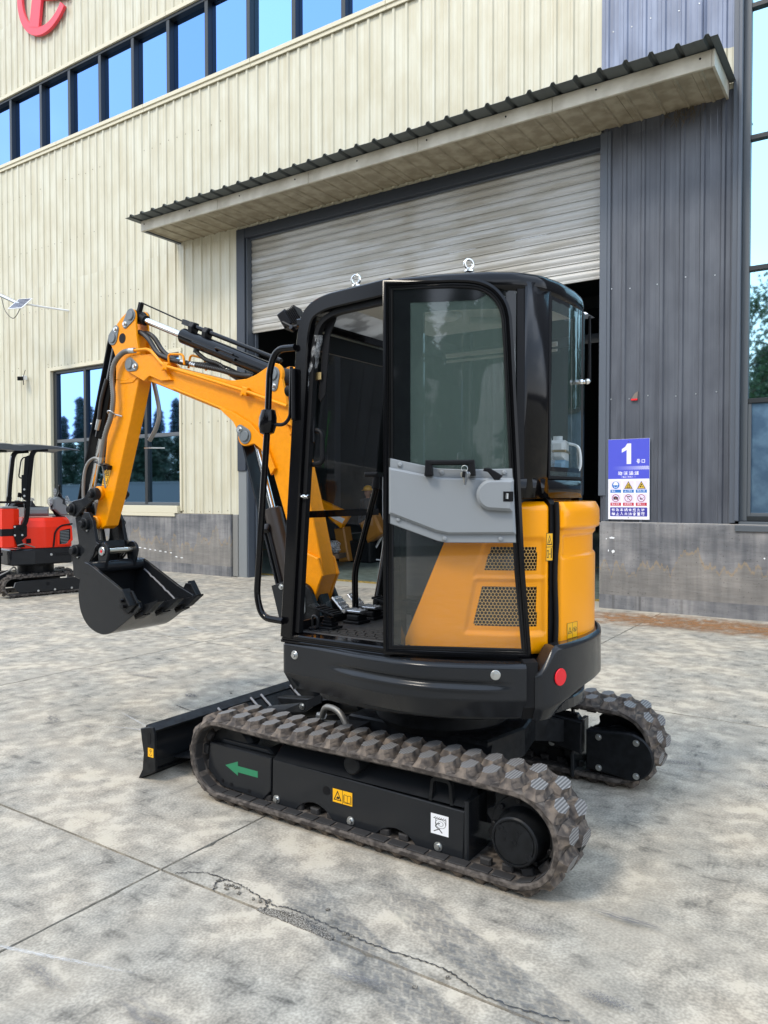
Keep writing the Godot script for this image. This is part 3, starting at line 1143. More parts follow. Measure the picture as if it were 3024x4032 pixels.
func make_interior() -> void:
	# the hall behind the door, closed but for the door and two roof lights
	var h := thing("factory_hall", "dark factory hall with a green floor behind the half open door", "hall", Vector3.ZERO)
	var fl := G.new()
	fl.box(Vector3(-7, -0.02, -23.9), Vector3(22, 0.03, 26.0))
	put("hall_floor", fl, M.inside_floor, h)
	slab_box("floor_line", h, -17.9, 3.9, -0.004, 0.0, -11.35, -11.05, M.line_yellow, 0.0)
	slab_box("floor_line", h, -17.9, 3.9, -0.004, 0.0, -16.3, -16.15, M.line_yellow, 0.0)
	slab_box("threshold", h, -10.4, -3.44, -0.05, 0.002, -11.1, -10.55, tri(mat(0.4, 0.37, 0.3, 0.8), 1.0), 0.0)
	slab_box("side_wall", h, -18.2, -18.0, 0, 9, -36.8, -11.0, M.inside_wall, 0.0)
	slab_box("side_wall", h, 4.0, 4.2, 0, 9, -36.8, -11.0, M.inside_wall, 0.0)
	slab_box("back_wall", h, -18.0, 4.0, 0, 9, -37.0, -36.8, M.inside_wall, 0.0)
	# roof with slots for the translucent sheets
	for s in [[-11.0, -20.2], [-21.4, -22.0], [-23.6, -30.0], [-31.2, -36.8]]:
		slab_box("roof_deck", h, -18.0, 4.0, 8.8, 9.0, s[1], s[0], M.inside_wall, 0.0)
	for s in [[-20.2, -21.4], [-22.0, -23.6], [-30.0, -31.2]]:
		slab_box("roof_deck", h, -18.0, -11.6, 8.8, 9.0, s[1], s[0], M.inside_wall, 0.0)
		slab_box("roof_deck", h, -10.4, -9.4, 8.8, 9.0, s[1], s[0], M.inside_wall, 0.0)
		slab_box("roof_deck", h, -8.2, 4.0, 8.8, 9.0, s[1], s[0], M.inside_wall, 0.0)
	for k in 4:
		slab_box("roof_beam", h, -18.0, 4.0, 7.9, 8.3, -14.0 - 6.0 * k, -13.85 - 6.0 * k, M.inside_wall, 0.01)
	for k in 3:
		slab_box("column", h, -14.6 + 5.6 * k, -14.3 + 5.6 * k, 0, 8.8, -19.0, -18.7, M.clad_trim, 0.01)

func make_yard_behind() -> void:
	# what the windows and the paint mirror: a belt of trees, a wall and one nearer tree across the yard
	var w := thing("boundary_wall", "grey rendered boundary wall across the yard, seen mirrored in the windows", "wall", Vector3(0, 0, 16.5))
	slab_box("wall_body", w, -95, 25, -0.1, 2.3, 0, 0.25, mat(0.2, 0.2, 0.2, 0.9), 0.01)
	slab_box("coping", w, -95, 25, 2.3, 2.38, -0.05, 0.3, mat(0.28, 0.28, 0.27, 0.9), 0.01)
	var leaf := G.new()
	for k in 5:
		var a := TAU * k / 5.0
		leaf.tri(Vector3(0, 0.2, 0), Vector3(cos(a) * 0.28, -0.16, sin(a) * 0.28), Vector3(cos(a + 0.8) * 0.24, -0.1, sin(a + 0.8) * 0.24))
	var lm := leaf.done(M.leaf2)
	var xf := []
	for t in 92:
		var px := -90.0 + 1.25 * t + rng.randf() * 1.3
		var pz := 19.0 + rng.randf() * 6.0
		var hh := (6.2 + rng.randf() * 3.4) * (1.35 if px > -12.0 else 1.0)
		var rad := (1.0 + rng.randf() * 0.9) * (1.5 if px > -12.0 else 1.0)
		for k in (560 if px > -12.0 else 330):
			var u := pow(rng.randf(), 0.75)
			var rr := rad * (1.0 - u) * sqrt(rng.randf()) + 0.05
			var an := rng.randf() * TAU
			xf.append(Transform3D(Basis(Vector3.UP, rng.randf() * TAU) * Basis(Vector3.RIGHT, rng.randf() * 1.6 - 0.8).scaled(Vector3.ONE * (0.8 + rng.randf())), Vector3(px + cos(an) * rr, 0.7 + u * hh, pz + sin(an) * rr)))
	var mm := MultiMesh.new()
	mm.transform_format = MultiMesh.TRANSFORM_3D
	mm.mesh = lm
	mm.instance_count = xf.size()
	for i in xf.size():
		mm.set_instance_transform(i, xf[i])
	var belt := MultiMeshInstance3D.new()
	belt.multimesh = mm
	belt.name = "tree_belt"
	tag(belt, "dark belt of conifers across the yard, seen only mirrored in the blue windows", "trees")
	belt.set_meta("kind", "stuff")
	add_child(belt)
	# nearer broad-leaved tree
	var tree := thing("leafy_tree", "broad leaved tree across the yard mirrored in the tall right hand windows", "tree", Vector3(-4.3, 0, 6.6))
	var tg := G.new()
	tg.tube(spline([Vector3(0, 0, 0), Vector3(0.1, 2.2, 0.05), Vector3(-0.05, 4.4, 0.1), Vector3(0.1, 7.5, 0)]), 0.17, 9, false, 0.05)
	var crown_pts := []
	for k in 13:
		var y0 := 3.2 + 0.36 * k
		var an := k * 2.4
		var e := Vector3(cos(an), 0.55, sin(an)) * (1.4 + 0.5 * sin(k * 1.3)) + Vector3(0, y0, 0)
		tg.tube(spline([Vector3(0, y0 - 0.5, 0), Vector3(cos(an) * 0.6, y0, sin(an) * 0.6), e]), 0.05, 6, false, 0.012)
		crown_pts.append(e)
		crown_pts.append(e * 0.7 + Vector3(0, y0 * 0.3, 0))
	put("trunk", tg, M.bark, tree)
	var lg := G.new()
	lg.tri(Vector3(0, 0, 0), Vector3(0.055, 0.07, 0.01), Vector3(0, 0.17, -0.02))
	lg.tri(Vector3(0, 0, 0), Vector3(0, 0.17, -0.02), Vector3(-0.055, 0.07, 0.01))
	var lmesh := lg.done(M.leaf)
	var m2 := MultiMesh.new()
	m2.transform_format = MultiMesh.TRANSFORM_3D
	m2.mesh = lmesh
	m2.instance_count = 3600
	for i in 3600:
		var c: Vector3 = crown_pts[i % crown_pts.size()]
		var d := Vector3(rng.randfn(), rng.randfn() * 0.8, rng.randfn()) * 0.42
		m2.set_instance_transform(i, Transform3D(Basis.from_euler(Vector3(rng.randf() * TAU, rng.randf() * TAU, rng.randf() * TAU)), c + d))
	var cr := MultiMeshInstance3D.new()
	cr.multimesh = m2
	cr.name = "crown"
	cr.set_meta("kind", "stuff")
	tree.add_child(cr)

func make_wall_things() -> void:
	# red logo high on the wall: a ring open at the upper right with a slanted stem
	var lg := thing("wall_logo", "red ring shaped logo with a slanted stem, high on the cream wall", "logo", Vector3(-16.35, 13.24, WALL_Z + 0.05))
	var ring := []
	for k in 41:
		var a := deg_to_rad(120.0 + 197.0 * k / 40)
		ring.append(Vector2(cos(a) * 1.06, sin(a) * 1.12))
	for k in 41:
		var a := deg_to_rad(317.0 - 197.0 * k / 40)
		ring.append(Vector2(cos(a) * 0.87, sin(a) * 0.93))
	var g := G.new()
	g.prism(ring, 0.0, 0.07, Transform3D.IDENTITY, 0.006, true)
	put("ring", g, M.logo_red, lg)
	g = G.new()
	g.prism(v2([-0.58, -0.79, -0.20, -0.92, 0.22, 1.3, -0.12, 1.3]), 0.0, 0.075, Transform3D.IDENTITY, 0.006)
	put("stem", g, M.logo_red, lg)
	g = G.new()
	g.prism(v2([-0.02, -0.36, 0.80, -0.60, 1.05, -0.42, 1.3, 0.6, 0.3, 0.6]), 0.0, 0.065, Transform3D.IDENTITY, 0.006)
	put("bar", g, M.logo_red, lg)
	# solar lamp on an arm
	var s := thing("solar_lamp", "small solar panel on a pale arm sticking out from the cream wall at far left", "solar lamp", Vector3(-15.9, 5.75, -10.6))
	var bs := Basis(Vector3.UP, deg_to_rad(20)) * Basis(Vector3.RIGHT, deg_to_rad(-50))
	g = G.new()
	g.box(Vector3(-0.1, 0.0, 0.98), Vector3(0.36, 0.46, 0.02), bs, 0.004)
	put("panel_frame", g, M.white_paint, s)
	for k in 6:
		g = G.new()
		g.box(Vector3(-0.1, 0.0, 0.98) + bs * Vector3(0, -0.178 + 0.071 * k, 0.0115), Vector3(0.31, 0.058, 0.003), bs)
		put("solar_cell", g, mat(0.05, 0.055, 0.09, 0.2), s)
	g = G.new()
	g.tube([Vector3(0.2, 0.0, 0.0), Vector3(0.05, 0.0, 0.5), Vector3(-0.05, 0.0, 0.95)], 0.022, 8)
	put("bracket", g, M.white_paint, s)
	g = G.new()
	g.tube([Vector3(-0.1, -0.02, 0.95), Vector3(-0.95, 0.33, 1.0), Vector3(-1.6, 0.6, 1.05)], 0.04, 10)
	put("pole", g, M.zinc, s)
	g = G.new()
	g.tube(spline([Vector3(-0.8, 0.22, 1.0), Vector3(-0.62, -0.1, 1.02), Vector3(-0.3, -0.3, 1.02), Vector3(-0.1, -0.1, 0.98)]), 0.008, 6)
	put("cable", g, M.hose, s)
	# security camera
	var c := thing("security_camera", "small black and white security camera on the cream wall above the red excavator", "camera", Vector3(-17.35, 4.33, WALL_Z + 0.03))
	g = G.new()
	g.box(Vector3(0.0, 0.0, 0.16), Vector3(0.1, 0.09, 0.15), Basis(Vector3.UP, 0.7) * Basis(Vector3.RIGHT, 0.2), 0.012)
	put("housing", g, M.black_matt, c)
	g = G.new()
	g.box(Vector3(0.0, 0.03, 0.05), Vector3(0.07, 0.1, 0.1), Basis.IDENTITY, 0.01)
	put("mount", g, M.white_paint, c)
	g = G.new()
	g.tube([Vector3(0.05, 0.03, 0.12), Vector3(0.11, 0.2, 0.1)], 0.008, 6)
	g.tube([Vector3(0.05, -0.03, 0.12), Vector3(0.13, -0.16, 0.16)], 0.01, 6)
	put("aerial", g, M.black_matt, c)
	# torn paper tab with a red strip
	var t := thing("torn_tab", "torn brown tab with a red strip stuck on the grey cladding above the sign", "tab", Vector3(-2.975, 2.86, WALL_Z + 0.012))
	g = G.new()
	g.prism(v2([-0.04, 0.02, 0.035, 0.01, 0.045, 0.12, 0.0, 0.09]), 0.0, 0.012, Transform3D(Basis(Vector3.UP, 0.3), Vector3.ZERO), 0.0)
	put("paper", g, mat(0.2, 0.16, 0.13, 0.8), t)
	g = G.new()
	g.box(Vector3(0, 0.005, 0.014), Vector3(0.085, 0.024, 0.02), Basis.IDENTITY, 0.003)
	put("red_strip", g, M.red_plastic, t)
	# straw hanging under the canopy end
	var n := thing("bird_nest_straw", "wisps of dry straw hanging under the right end of the canopy", "straw", Vector3(-2.35, 6.59, WALL_Z + 0.06))
	g = G.new()
	for k in 26:
		var x := rng.randf() * 0.5 - 0.25
		var l := 0.06 + 0.22 * rng.randf() * (1.0 - absf(x) * 2.0)
		g.tube([Vector3(x, 0.0, 0.0), Vector3(x + 0.04 * rng.randfn() * 0.5, -l * 0.5, 0.03 * rng.randf()), Vector3(x + 0.05 * rng.randfn(), -l, 0.04 * rng.randf())], 0.0035, 4)
	put("straws", g, mat(0.12, 0.09, 0.05, 0.95), n).set_meta("kind", "stuff")

# ------------------------------------------------------------------ printing
func poly_fill(im: Image, pts: Array, c: Color) -> void:
	var p := PackedVector2Array(pts)
	var lo := p[0]
	var hi := p[0]
	for q in p:
		lo = lo.min(q)
		hi = hi.max(q)
	for y in range(maxi(int(lo.y), 0), mini(int(hi.y) + 1, im.get_height())):
		for x in range(maxi(int(lo.x), 0), mini(int(hi.x) + 1, im.get_width())):
			if Geometry2D.is_point_in_polygon(Vector2(x + 0.5, y + 0.5), p):
				im.set_pixel(x, y, c)

func line_draw(im: Image, a: Vector2, b: Vector2, w: float, c: Color) -> void:
	var d := (b - a)
	if d.length() < 0.01:
		d = Vector2(0.01, 0)
	d = d.normalized() * w * 0.5
	var n := d.orthogonal()
	poly_fill(im, [a - d * 0.6 + n, b + d * 0.6 + n, b + d * 0.6 - n, a - d * 0.6 - n], c)

func disc(im: Image, c: Vector2, r: float, col: Color) -> void:
	poly_fill(im, circle(c, r, 40), col)

# characters as strokes on a ten by ten grid: x0 y0 x1 y1
const HAN := {
	"号": "3171 3133 7173 3373 1595 3537 3777 7769 6949",
	"口": "2282 2228 8288 2888",
	"物": "1123 0444 2129 0746 5164 5393 9389 8969 6847 8358",
	"流": "1122 0425 1827 4292 6162 6345 4585 4655 5839 6668 8668 8999",
	"通": "1122 0424 2427 2709 2898 4181 8163 4449 4494 9499 6469 4696 4898",
	"道": "1122 0424 2427 2709 2898 5162 8172 4393 6355 5558 5585 8588 5787 5888",
	"禁": "0343 2125 2305 2345 5393 7175 7355 7395 2686 0797 5859 5749 6898",
	"止": "5159 5585 2529 0999",
	"人": "5154 5409 5499",
	"入": "3151 5154 5409 5499",
	"员": "3171 3133 7173 3373 2427 2484 8487 5557 5739 6799",
	"出": "5159 2124 2484 8184 1619 1999 9699",
	"机": "0343 2129 2306 2346 5259 5282 8288 8898",
	"动": "1141 0545 2518 1847 5484 8488 8868 6144 6459",
	"车": "1282 4225 2585 0797 5159",
	"辆": "0343 1225 0747 2529 5191 5459 5494 9499 7157 7187",
	"未": "2383 0595 5159 5528 5588",
	"经": "3113 1343 4315 1545 0948 5181 8154 6395 5686 7679 5999",
	"允": "5123 2375 7485 3538 3819 6568 6899",
	"许": "1122 0424 2428 2846 6144 4393 6359 4595",
	"内": "2329 2383 8389 5155 5537 5577",
	"违": "1122 0424 2427 2709 2898 4393 4595 6168 9597",
	"者": "3171 5154 0494 8249 3579 3539 3777 3979 7579",
	"重": "1191 1393 2427 2484 8487 2727 2787 2585 5159 1999 2888",
	"罚": "1191 1113 9193 1393 3133 6163 1526 2628 2848 6569 8589 8979",
}

func han(im: Image, text: String, at: Vector2, size: float, step: float, col: Color, wt := 0.13) -> void:
	for i in text.length():
		var s: String = HAN.get(text[i], "")
		for k in s.split(" ", false):
			var a := Vector2(int(k[0]), int(k[1])) * size / 10.0
			var b := Vector2(int(k[2]), int(k[3])) * size / 10.0
			line_draw(im, at + Vector2(i * step, 0) + a, at + Vector2(i * step, 0) + b, size * wt, col)

func make_sign() -> void:
	var w := 420
	var h := 824
	var im := Image.create(w, h, false, Image.FORMAT_RGB8)
	var white := Color(0.97, 0.96, 0.98)
	var blue := Color(0.33, 0.36, 0.82)
	im.fill(white)
	im.fill_rect(Rect2i(0, 0, w, 408), blue)
	# the numeral, 号口, chequered band and the two lines below
	poly_fill(im, v2([196, 46, 236, 46, 236, 256, 190, 256, 190, 112, 140, 138, 140, 102, 176, 78]), white)
	han(im, "号口", Vector2(286, 206), 46, 50, white, 0.14)
	for x in 46:
		for y in 4:
			if (x + y) % 2 == 0:
				var a := clampf((x - 4) / 34.0, 0, 1)
				im.fill_rect(Rect2i(4 + x * 9, 278 + y * 9, 9, 9), blue.lerp(white, a))
	han(im, "物流通道", Vector2(104, 328), 44, 56, white)
	han(im, "禁止人员出入", Vector2(150, 379), 17, 18, white, 0.12)
	disc(im, Vector2(140, 388), 3, white)
	disc(im, Vector2(276, 388), 3, white)
	# six pictograms with caption bars
	var bar_b := Color(0.12, 0.45, 0.76)
	var bar_r := Color(0.78, 0.10, 0.22)
	var pink := Color(0.93, 0.89, 0.97)
	var ink := Color(0.12, 0.09, 0.06)
	for i in 6:
		var cx := 78.0 + 131.0 * (i % 3)
		var cy := 472.0 + 134.0 * int(i / 3.0)
		im.fill_rect(Rect2i(int(cx) - 55, int(cy) - 44, 110, 90), pink)
		im.fill_rect(Rect2i(int(cx) - 55, int(cy) + 47, 110, 32), bar_b if i < 3 else bar_r)
		han(im, ["禁止安全未", "止人车动", "机内人物出", "禁止口物", "违者机动人内", "重禁人入"][i].substr(0, 4), Vector2(cx - 40, cy + 51), 17, 20, white, 0.13)
		im.fill_rect(Rect2i(int(cx) - 44, int(cy) + 72, 88, 2), white)
		if i == 0:
			disc(im, Vector2(cx, cy), 38, bar_b)
			disc(im, Vector2(cx, cy - 12), 23, white)
			im.fill_rect(Rect2i(int(cx) - 27, int(cy) - 12, 54, 9), white)
			poly_fill(im, [Vector2(cx - 22, cy - 3), Vector2(cx + 22, cy - 3), Vector2(cx + 14, cy + 27), Vector2(cx - 14, cy + 27)], white)
			poly_fill(im, [Vector2(cx - 18, cy), Vector2(cx + 18, cy), Vector2(cx + 11, cy + 22), Vector2(cx - 11, cy + 22)], bar_b)
		elif i < 3:
			poly_fill(im, [Vector2(cx, cy - 40), Vector2(cx + 44, cy + 38), Vector2(cx - 44, cy + 38)], ink)
			poly_fill(im, [Vector2(cx, cy - 28), Vector2(cx + 34, cy + 32), Vector2(cx - 34, cy + 32)], Color(0.93, 0.78, 0.28))
			if i == 1:
				for s in [[-14, 26, -4, -4], [-4, -4, 8, -4], [8, -4, 16, 24], [-14, 26, 18, 26], [-4, 10, 12, 10], [-20, 22, -14, 26]]:
					line_draw(im, Vector2(cx + s[0], cy + s[1]), Vector2(cx + s[2], cy + s[3]), 5, ink)
			else:
				disc(im, Vector2(cx, cy - 2), 8, ink)
				disc(im, Vector2(cx - 9, cy + 16), 8, ink)
				poly_fill(im, [Vector2(cx + 4, cy + 10), Vector2(cx + 22, cy + 22), Vector2(cx + 6, cy + 22)], ink)
		else:
			disc(im, Vector2(cx, cy), 39, Color(0.62, 0.10, 0.22))
			disc(im, Vector2(cx, cy), 33, pink)
			if i == 3:
				im.fill_rect(Rect2i(int(cx) - 24, int(cy) - 12, 48, 28), ink)
				im.fill_rect(Rect2i(int(cx) - 8, int(cy) - 19, 18, 8), ink)
				disc(im, Vector2(cx, cy + 2), 9, Color(0.5, 0.47, 0.5))
			elif i == 4:
				im.fill_rect(Rect2i(int(cx) - 12, int(cy) - 22, 34, 12), Color(0.42, 0.38, 0.4))
				poly_fill(im, [Vector2(cx - 10, cy + 2), Vector2(cx - 3, cy + 2), Vector2(cx - 6, cy + 20)], ink)
				line_draw(im, Vector2(cx + 8, cy + 14), Vector2(cx + 14, cy + 20), 3, ink)
			else:
				poly_fill(im, [Vector2(cx - 18, cy - 4), Vector2(cx - 2, cy + 2), Vector2(cx + 6, cy + 18), Vector2(cx - 8, cy + 16)], ink)
				line_draw(im, Vector2(cx + 10, cy + 6), Vector2(cx + 24, cy - 8), 4, ink)
			line_draw(im, Vector2(cx - 25, cy - 25), Vector2(cx + 25, cy + 25), 5, Color(0.62, 0.10, 0.22))
	var navy := Color(0.26, 0.25, 0.62)
	im.fill_rect(Rect2i(24, 701, 372, 92), navy)
	im.fill_rect(Rect2i(20, 705, 380, 84), navy)
	han(im, "机动车辆未经允许", Vector2(38, 709), 35, 43, white)
	han(im, "禁止入内违者重罚", Vector2(38, 750), 35, 43, white)
	disc(im, Vector2(208, 808), 5, Color(0.15, 0.15, 0.16))
	disc(im, Vector2(208, 28), 6, Color(0.3, 0.3, 0.5))
	var m := mat(0.8, 0.8, 0.8, 0.3)
	m.albedo_color = Color(0.93, 0.93, 0.93)
	m.albedo_texture = ImageTexture.create_from_image(im)
	var s := thing("safety_sign", "blue and white board headed 1 with six safety pictograms on the grey cladding", "sign", Vector3(-3.04, 1.785, WALL_Z + 0.035))
	var g := G.new()
	g.box(Vector3(0, 0, 0), Vector3(0.56, 1.10, 0.012), Basis.IDENTITY, 0.003)
	put("board", g, M.white_paint, s)
	g = G.new()
	g.uvquad(Vector3(-0.278, -0.548, 0.0085), Vector3(0.278, -0.548, 0.0085), Vector3(0.278, 0.548, 0.0085), Vector3(-0.278, 0.548, 0.0085))
	put("print", g, m, s)
	s.rotation.z = 0.004

# yellow warning labels; kind picks the pictograms
var decal_cache := {}
func decal_mat(kind: String) -> StandardMaterial3D:
	if decal_cache.has(kind):
		return decal_cache[kind]
	var yel := Color(0.98, 0.72, 0.02)
	var ink := Color(0.05, 0.045, 0.03)
	var w := 96
	var h := 192
	if kind in ["book", "hot"]:
		w = 192
		h = 120
	if kind == "round":
		w = 140
		h = 180
	var im := Image.create(w, h, false, Image.FORMAT_RGB8)
	im.fill(ink)
	im.fill_rect(Rect2i(4, 4, w - 8, h - 8), yel)
	if kind == "reel":
		im = Image.create(120, 160, false, Image.FORMAT_RGB8)
		im.fill(Color(0.93, 0.93, 0.94))
		for k in 6:
			line_draw(im, Vector2(24 + k * 14, 32), Vector2(32 + k * 14, 22), 3, ink)
		line_draw(im, Vector2(18, 34), Vector2(104, 34), 3, ink)
		disc(im, Vector2(66, 72), 36, ink)
		disc(im, Vector2(66, 72), 33.5, Color(0.93, 0.93, 0.94))
		disc(im, Vector2(66, 72), 19, ink)
		disc(im, Vector2(66, 72), 16.5, Color(0.93, 0.93, 0.94))
		line_draw(im, Vector2(102, 72), Vector2(102, 36), 3, ink)
		line_draw(im, Vector2(34, 36), Vector2(34, 90), 3, ink)
		var c := spline([Vector2(60, 70), Vector2(40, 80), Vector2(34, 100), Vector2(58, 118), Vector2(76, 140)])
		for i in c.size() - 1:
			line_draw(im, c[i], c[i + 1], 7, ink)
		line_draw(im, Vector2(22, 138), Vector2(60, 112), 6, ink)
	elif kind == "pair":
		line_draw(im, Vector2(0, 96), Vector2(96, 96), 4, ink)
		poly_fill(im, v2([48, 12, 86, 82, 10, 82]), ink)
		poly_fill(im, v2([48, 26, 75, 75, 21, 75]), yel)
		poly_fill(im, v2([30, 70, 50, 44, 62, 70]), ink)
		poly_fill(im, v2([46, 70, 54, 52, 62, 70]), yel)
		im.fill_rect(Rect2i(12, 118, 26, 52), ink)
		im.fill_rect(Rect2i(18, 124, 14, 40), yel)
		line_draw(im, Vector2(40, 144), Vector2(62, 144), 5, ink)
		im.fill_rect(Rect2i(68, 116, 14, 56), ink)
		disc(im, Vector2(75, 110), 7, ink)
	elif kind == "round":
		line_draw(im, Vector2(72, 0), Vector2(72, 180), 3, ink)
		poly_fill(im, v2([38, 46, 66, 124, 10, 124]), ink)
		poly_fill(im, v2([38, 62, 57, 118, 19, 118]), yel)
		poly_fill(im, v2([28, 108, 40, 92, 50, 100, 44, 110]), ink)
		disc(im, Vector2(105, 86), 28, ink)
		disc(im, Vector2(105, 86), 23, yel)
		im.fill_rect(Rect2i(98, 74, 14, 30), ink)
		line_draw(im, Vector2(88, 66), Vector2(122, 106), 5, ink)
	elif kind == "hook":
		im = Image.create(72, 104, false, Image.FORMAT_RGB8)
		im.fill(yel)
		disc(im, Vector2(36, 30), 16, ink)
		disc(im, Vector2(36, 30), 12, yel)
		line_draw(im, Vector2(36, 18), Vector2(36, 66), 4, ink)
		for k in 5:
			var a := -0.4 + k * 0.8
			line_draw(im, Vector2(36 + 14 * cos(a), 78 + 14 * sin(a)), Vector2(36 + 14 * cos(a + 0.8), 78 + 14 * sin(a + 0.8)), 5, ink)
	else:
		line_draw(im, Vector2(96, 0), Vector2(96, 120), 4, ink)
		poly_fill(im, v2([50, 14, 88, 98, 12, 98]), ink)
		poly_fill(im, v2([50, 32, 76, 91, 24, 91]), yel)
		poly_fill(im, v2([32, 84, 50, 62, 70, 70, 62, 86]), ink)
		for s in [[112, 34, 142, 40], [142, 40, 172, 34], [112, 34, 112, 92], [172, 34, 172, 92], [142, 40, 142, 98], [112, 92, 142, 98], [142, 98, 172, 92], [106, 42, 106, 102], [178, 42, 178, 102], [106, 102, 178, 102]]:
			line_draw(im, Vector2(s[0], s[1]), Vector2(s[2], s[3]), 4, ink)
	var m := mat(0.8, 0.8, 0.8, 0.35)
	m.albedo_color = Color(0.95, 0.95, 0.95)
	m.albedo_texture = ImageTexture.create_from_image(im)
	decal_cache[kind] = m
	return m

# a printed label: corners bottom left, bottom right, top right, top left
func decal(kind: String, a: Vector3, b: Vector3, c: Vector3, d: Vector3, parent: Node, label := "") -> void:
	var g := G.new()
	g.uvquad(a, b, c, d)
	put("warning_sticker", g, decal_mat(kind), parent, label)

# ------------------------------------------------------------------ the yellow excavator
# own axes: x to the rear, y up, z to the cab side; the swing centre stands at the origin
var X: Node3D

# position and outward normal on a plan outline (x, z) at arc length s
func on_line(o: Array, s: float) -> Array:
	for i in o.size() - 1:
		var l: float = (o[i + 1] - o[i]).length()
		if s <= l or i == o.size() - 2:
			var d: Vector2 = (o[i + 1] - o[i]).normalized()
			var t := clampf(s / l, -0.5, 1.5)
			var n0 := Vector2(-d.y, d.x)
			var dp: Vector2 = d if i == 0 else (o[i] - o[i - 1]).normalized()
			var dn: Vector2 = d if i == o.size() - 2 else (o[i + 2] - o[i + 1]).normalized()
			var n := (Vector2(-dp.y, dp.x) + n0).normalized().lerp((Vector2(-dn.y, dn.x) + n0).normalized(), clampf(t, 0, 1)).normalized()
			return [o[i].lerp(o[i + 1], t), n]
		s -= l
	return []

func length_of(o: Array) -> float:
	var l := 0.0
	for i in o.size() - 1:
		l += (o[i + 1] - o[i]).length()
	return l

# arc length at which the outline passes nearest to p
func s_at(o: Array, p: Vector2) -> float:
	var best := 0.0
	var bd := 1e9
	var l := length_of(o)
	for k in 401:
		var s := l * k / 400.0
		var d: float = (on_line(o, s)[0] - p).length()
		if d < bd:
			bd = d
			best = s
	return best

func pt(o: Array, s: float, y: float, off := 0.0) -> Vector3:
	var r := on_line(o, s)
	var p: Vector2 = r[0] + r[1] * off
	return Vector3(p.x, y, p.y)

# a wall that follows the outline between s0 and s1 with a bottom-to-top profile of (offset, height)
func band(o: Array, s0: float, s1: float, prof: Array, n: int, sharp := true) -> G:
	var g := G.new()
	var sg := g.grp()
	for k in prof.size() - 1:
		if sharp:
			sg = g.grp()
		for i in n:
			var a := lerpf(s0, s1, float(i) / n)
			var b := lerpf(s0, s1, float(i + 1) / n)
			g.quad(pt(o, a, prof[k].y, prof[k].x), pt(o, b, prof[k].y, prof[k].x), pt(o, b, prof[k + 1].y, prof[k + 1].x), pt(o, a, prof[k + 1].y, prof[k + 1].x), sg)
	# ends
	for e in [s0, s1]:
		var fan_pts := []
		for q in prof:
			fan_pts.append(pt(o, e, q.y, q.x))
		for q in [prof[-1], prof[0]]:
			fan_pts.append(pt(o, e, q.y, minf(prof[0].x, prof[-1].x) - 0.02))
		g.fan(fan_pts, e == s1)
	return g

func make_excavator() -> void:
	X = thing("mini_excavator", "yellow and charcoal mini excavator with a black cab parked before the open factory door", "excavator", Vector3(-2.0, 0, -3.58))
	make_tracks()
	make_undercarriage()
	make_blade()
	make_house()
	make_cab()
	make_cab_inside()
	make_door()
	make_arm()
	make_bucket()

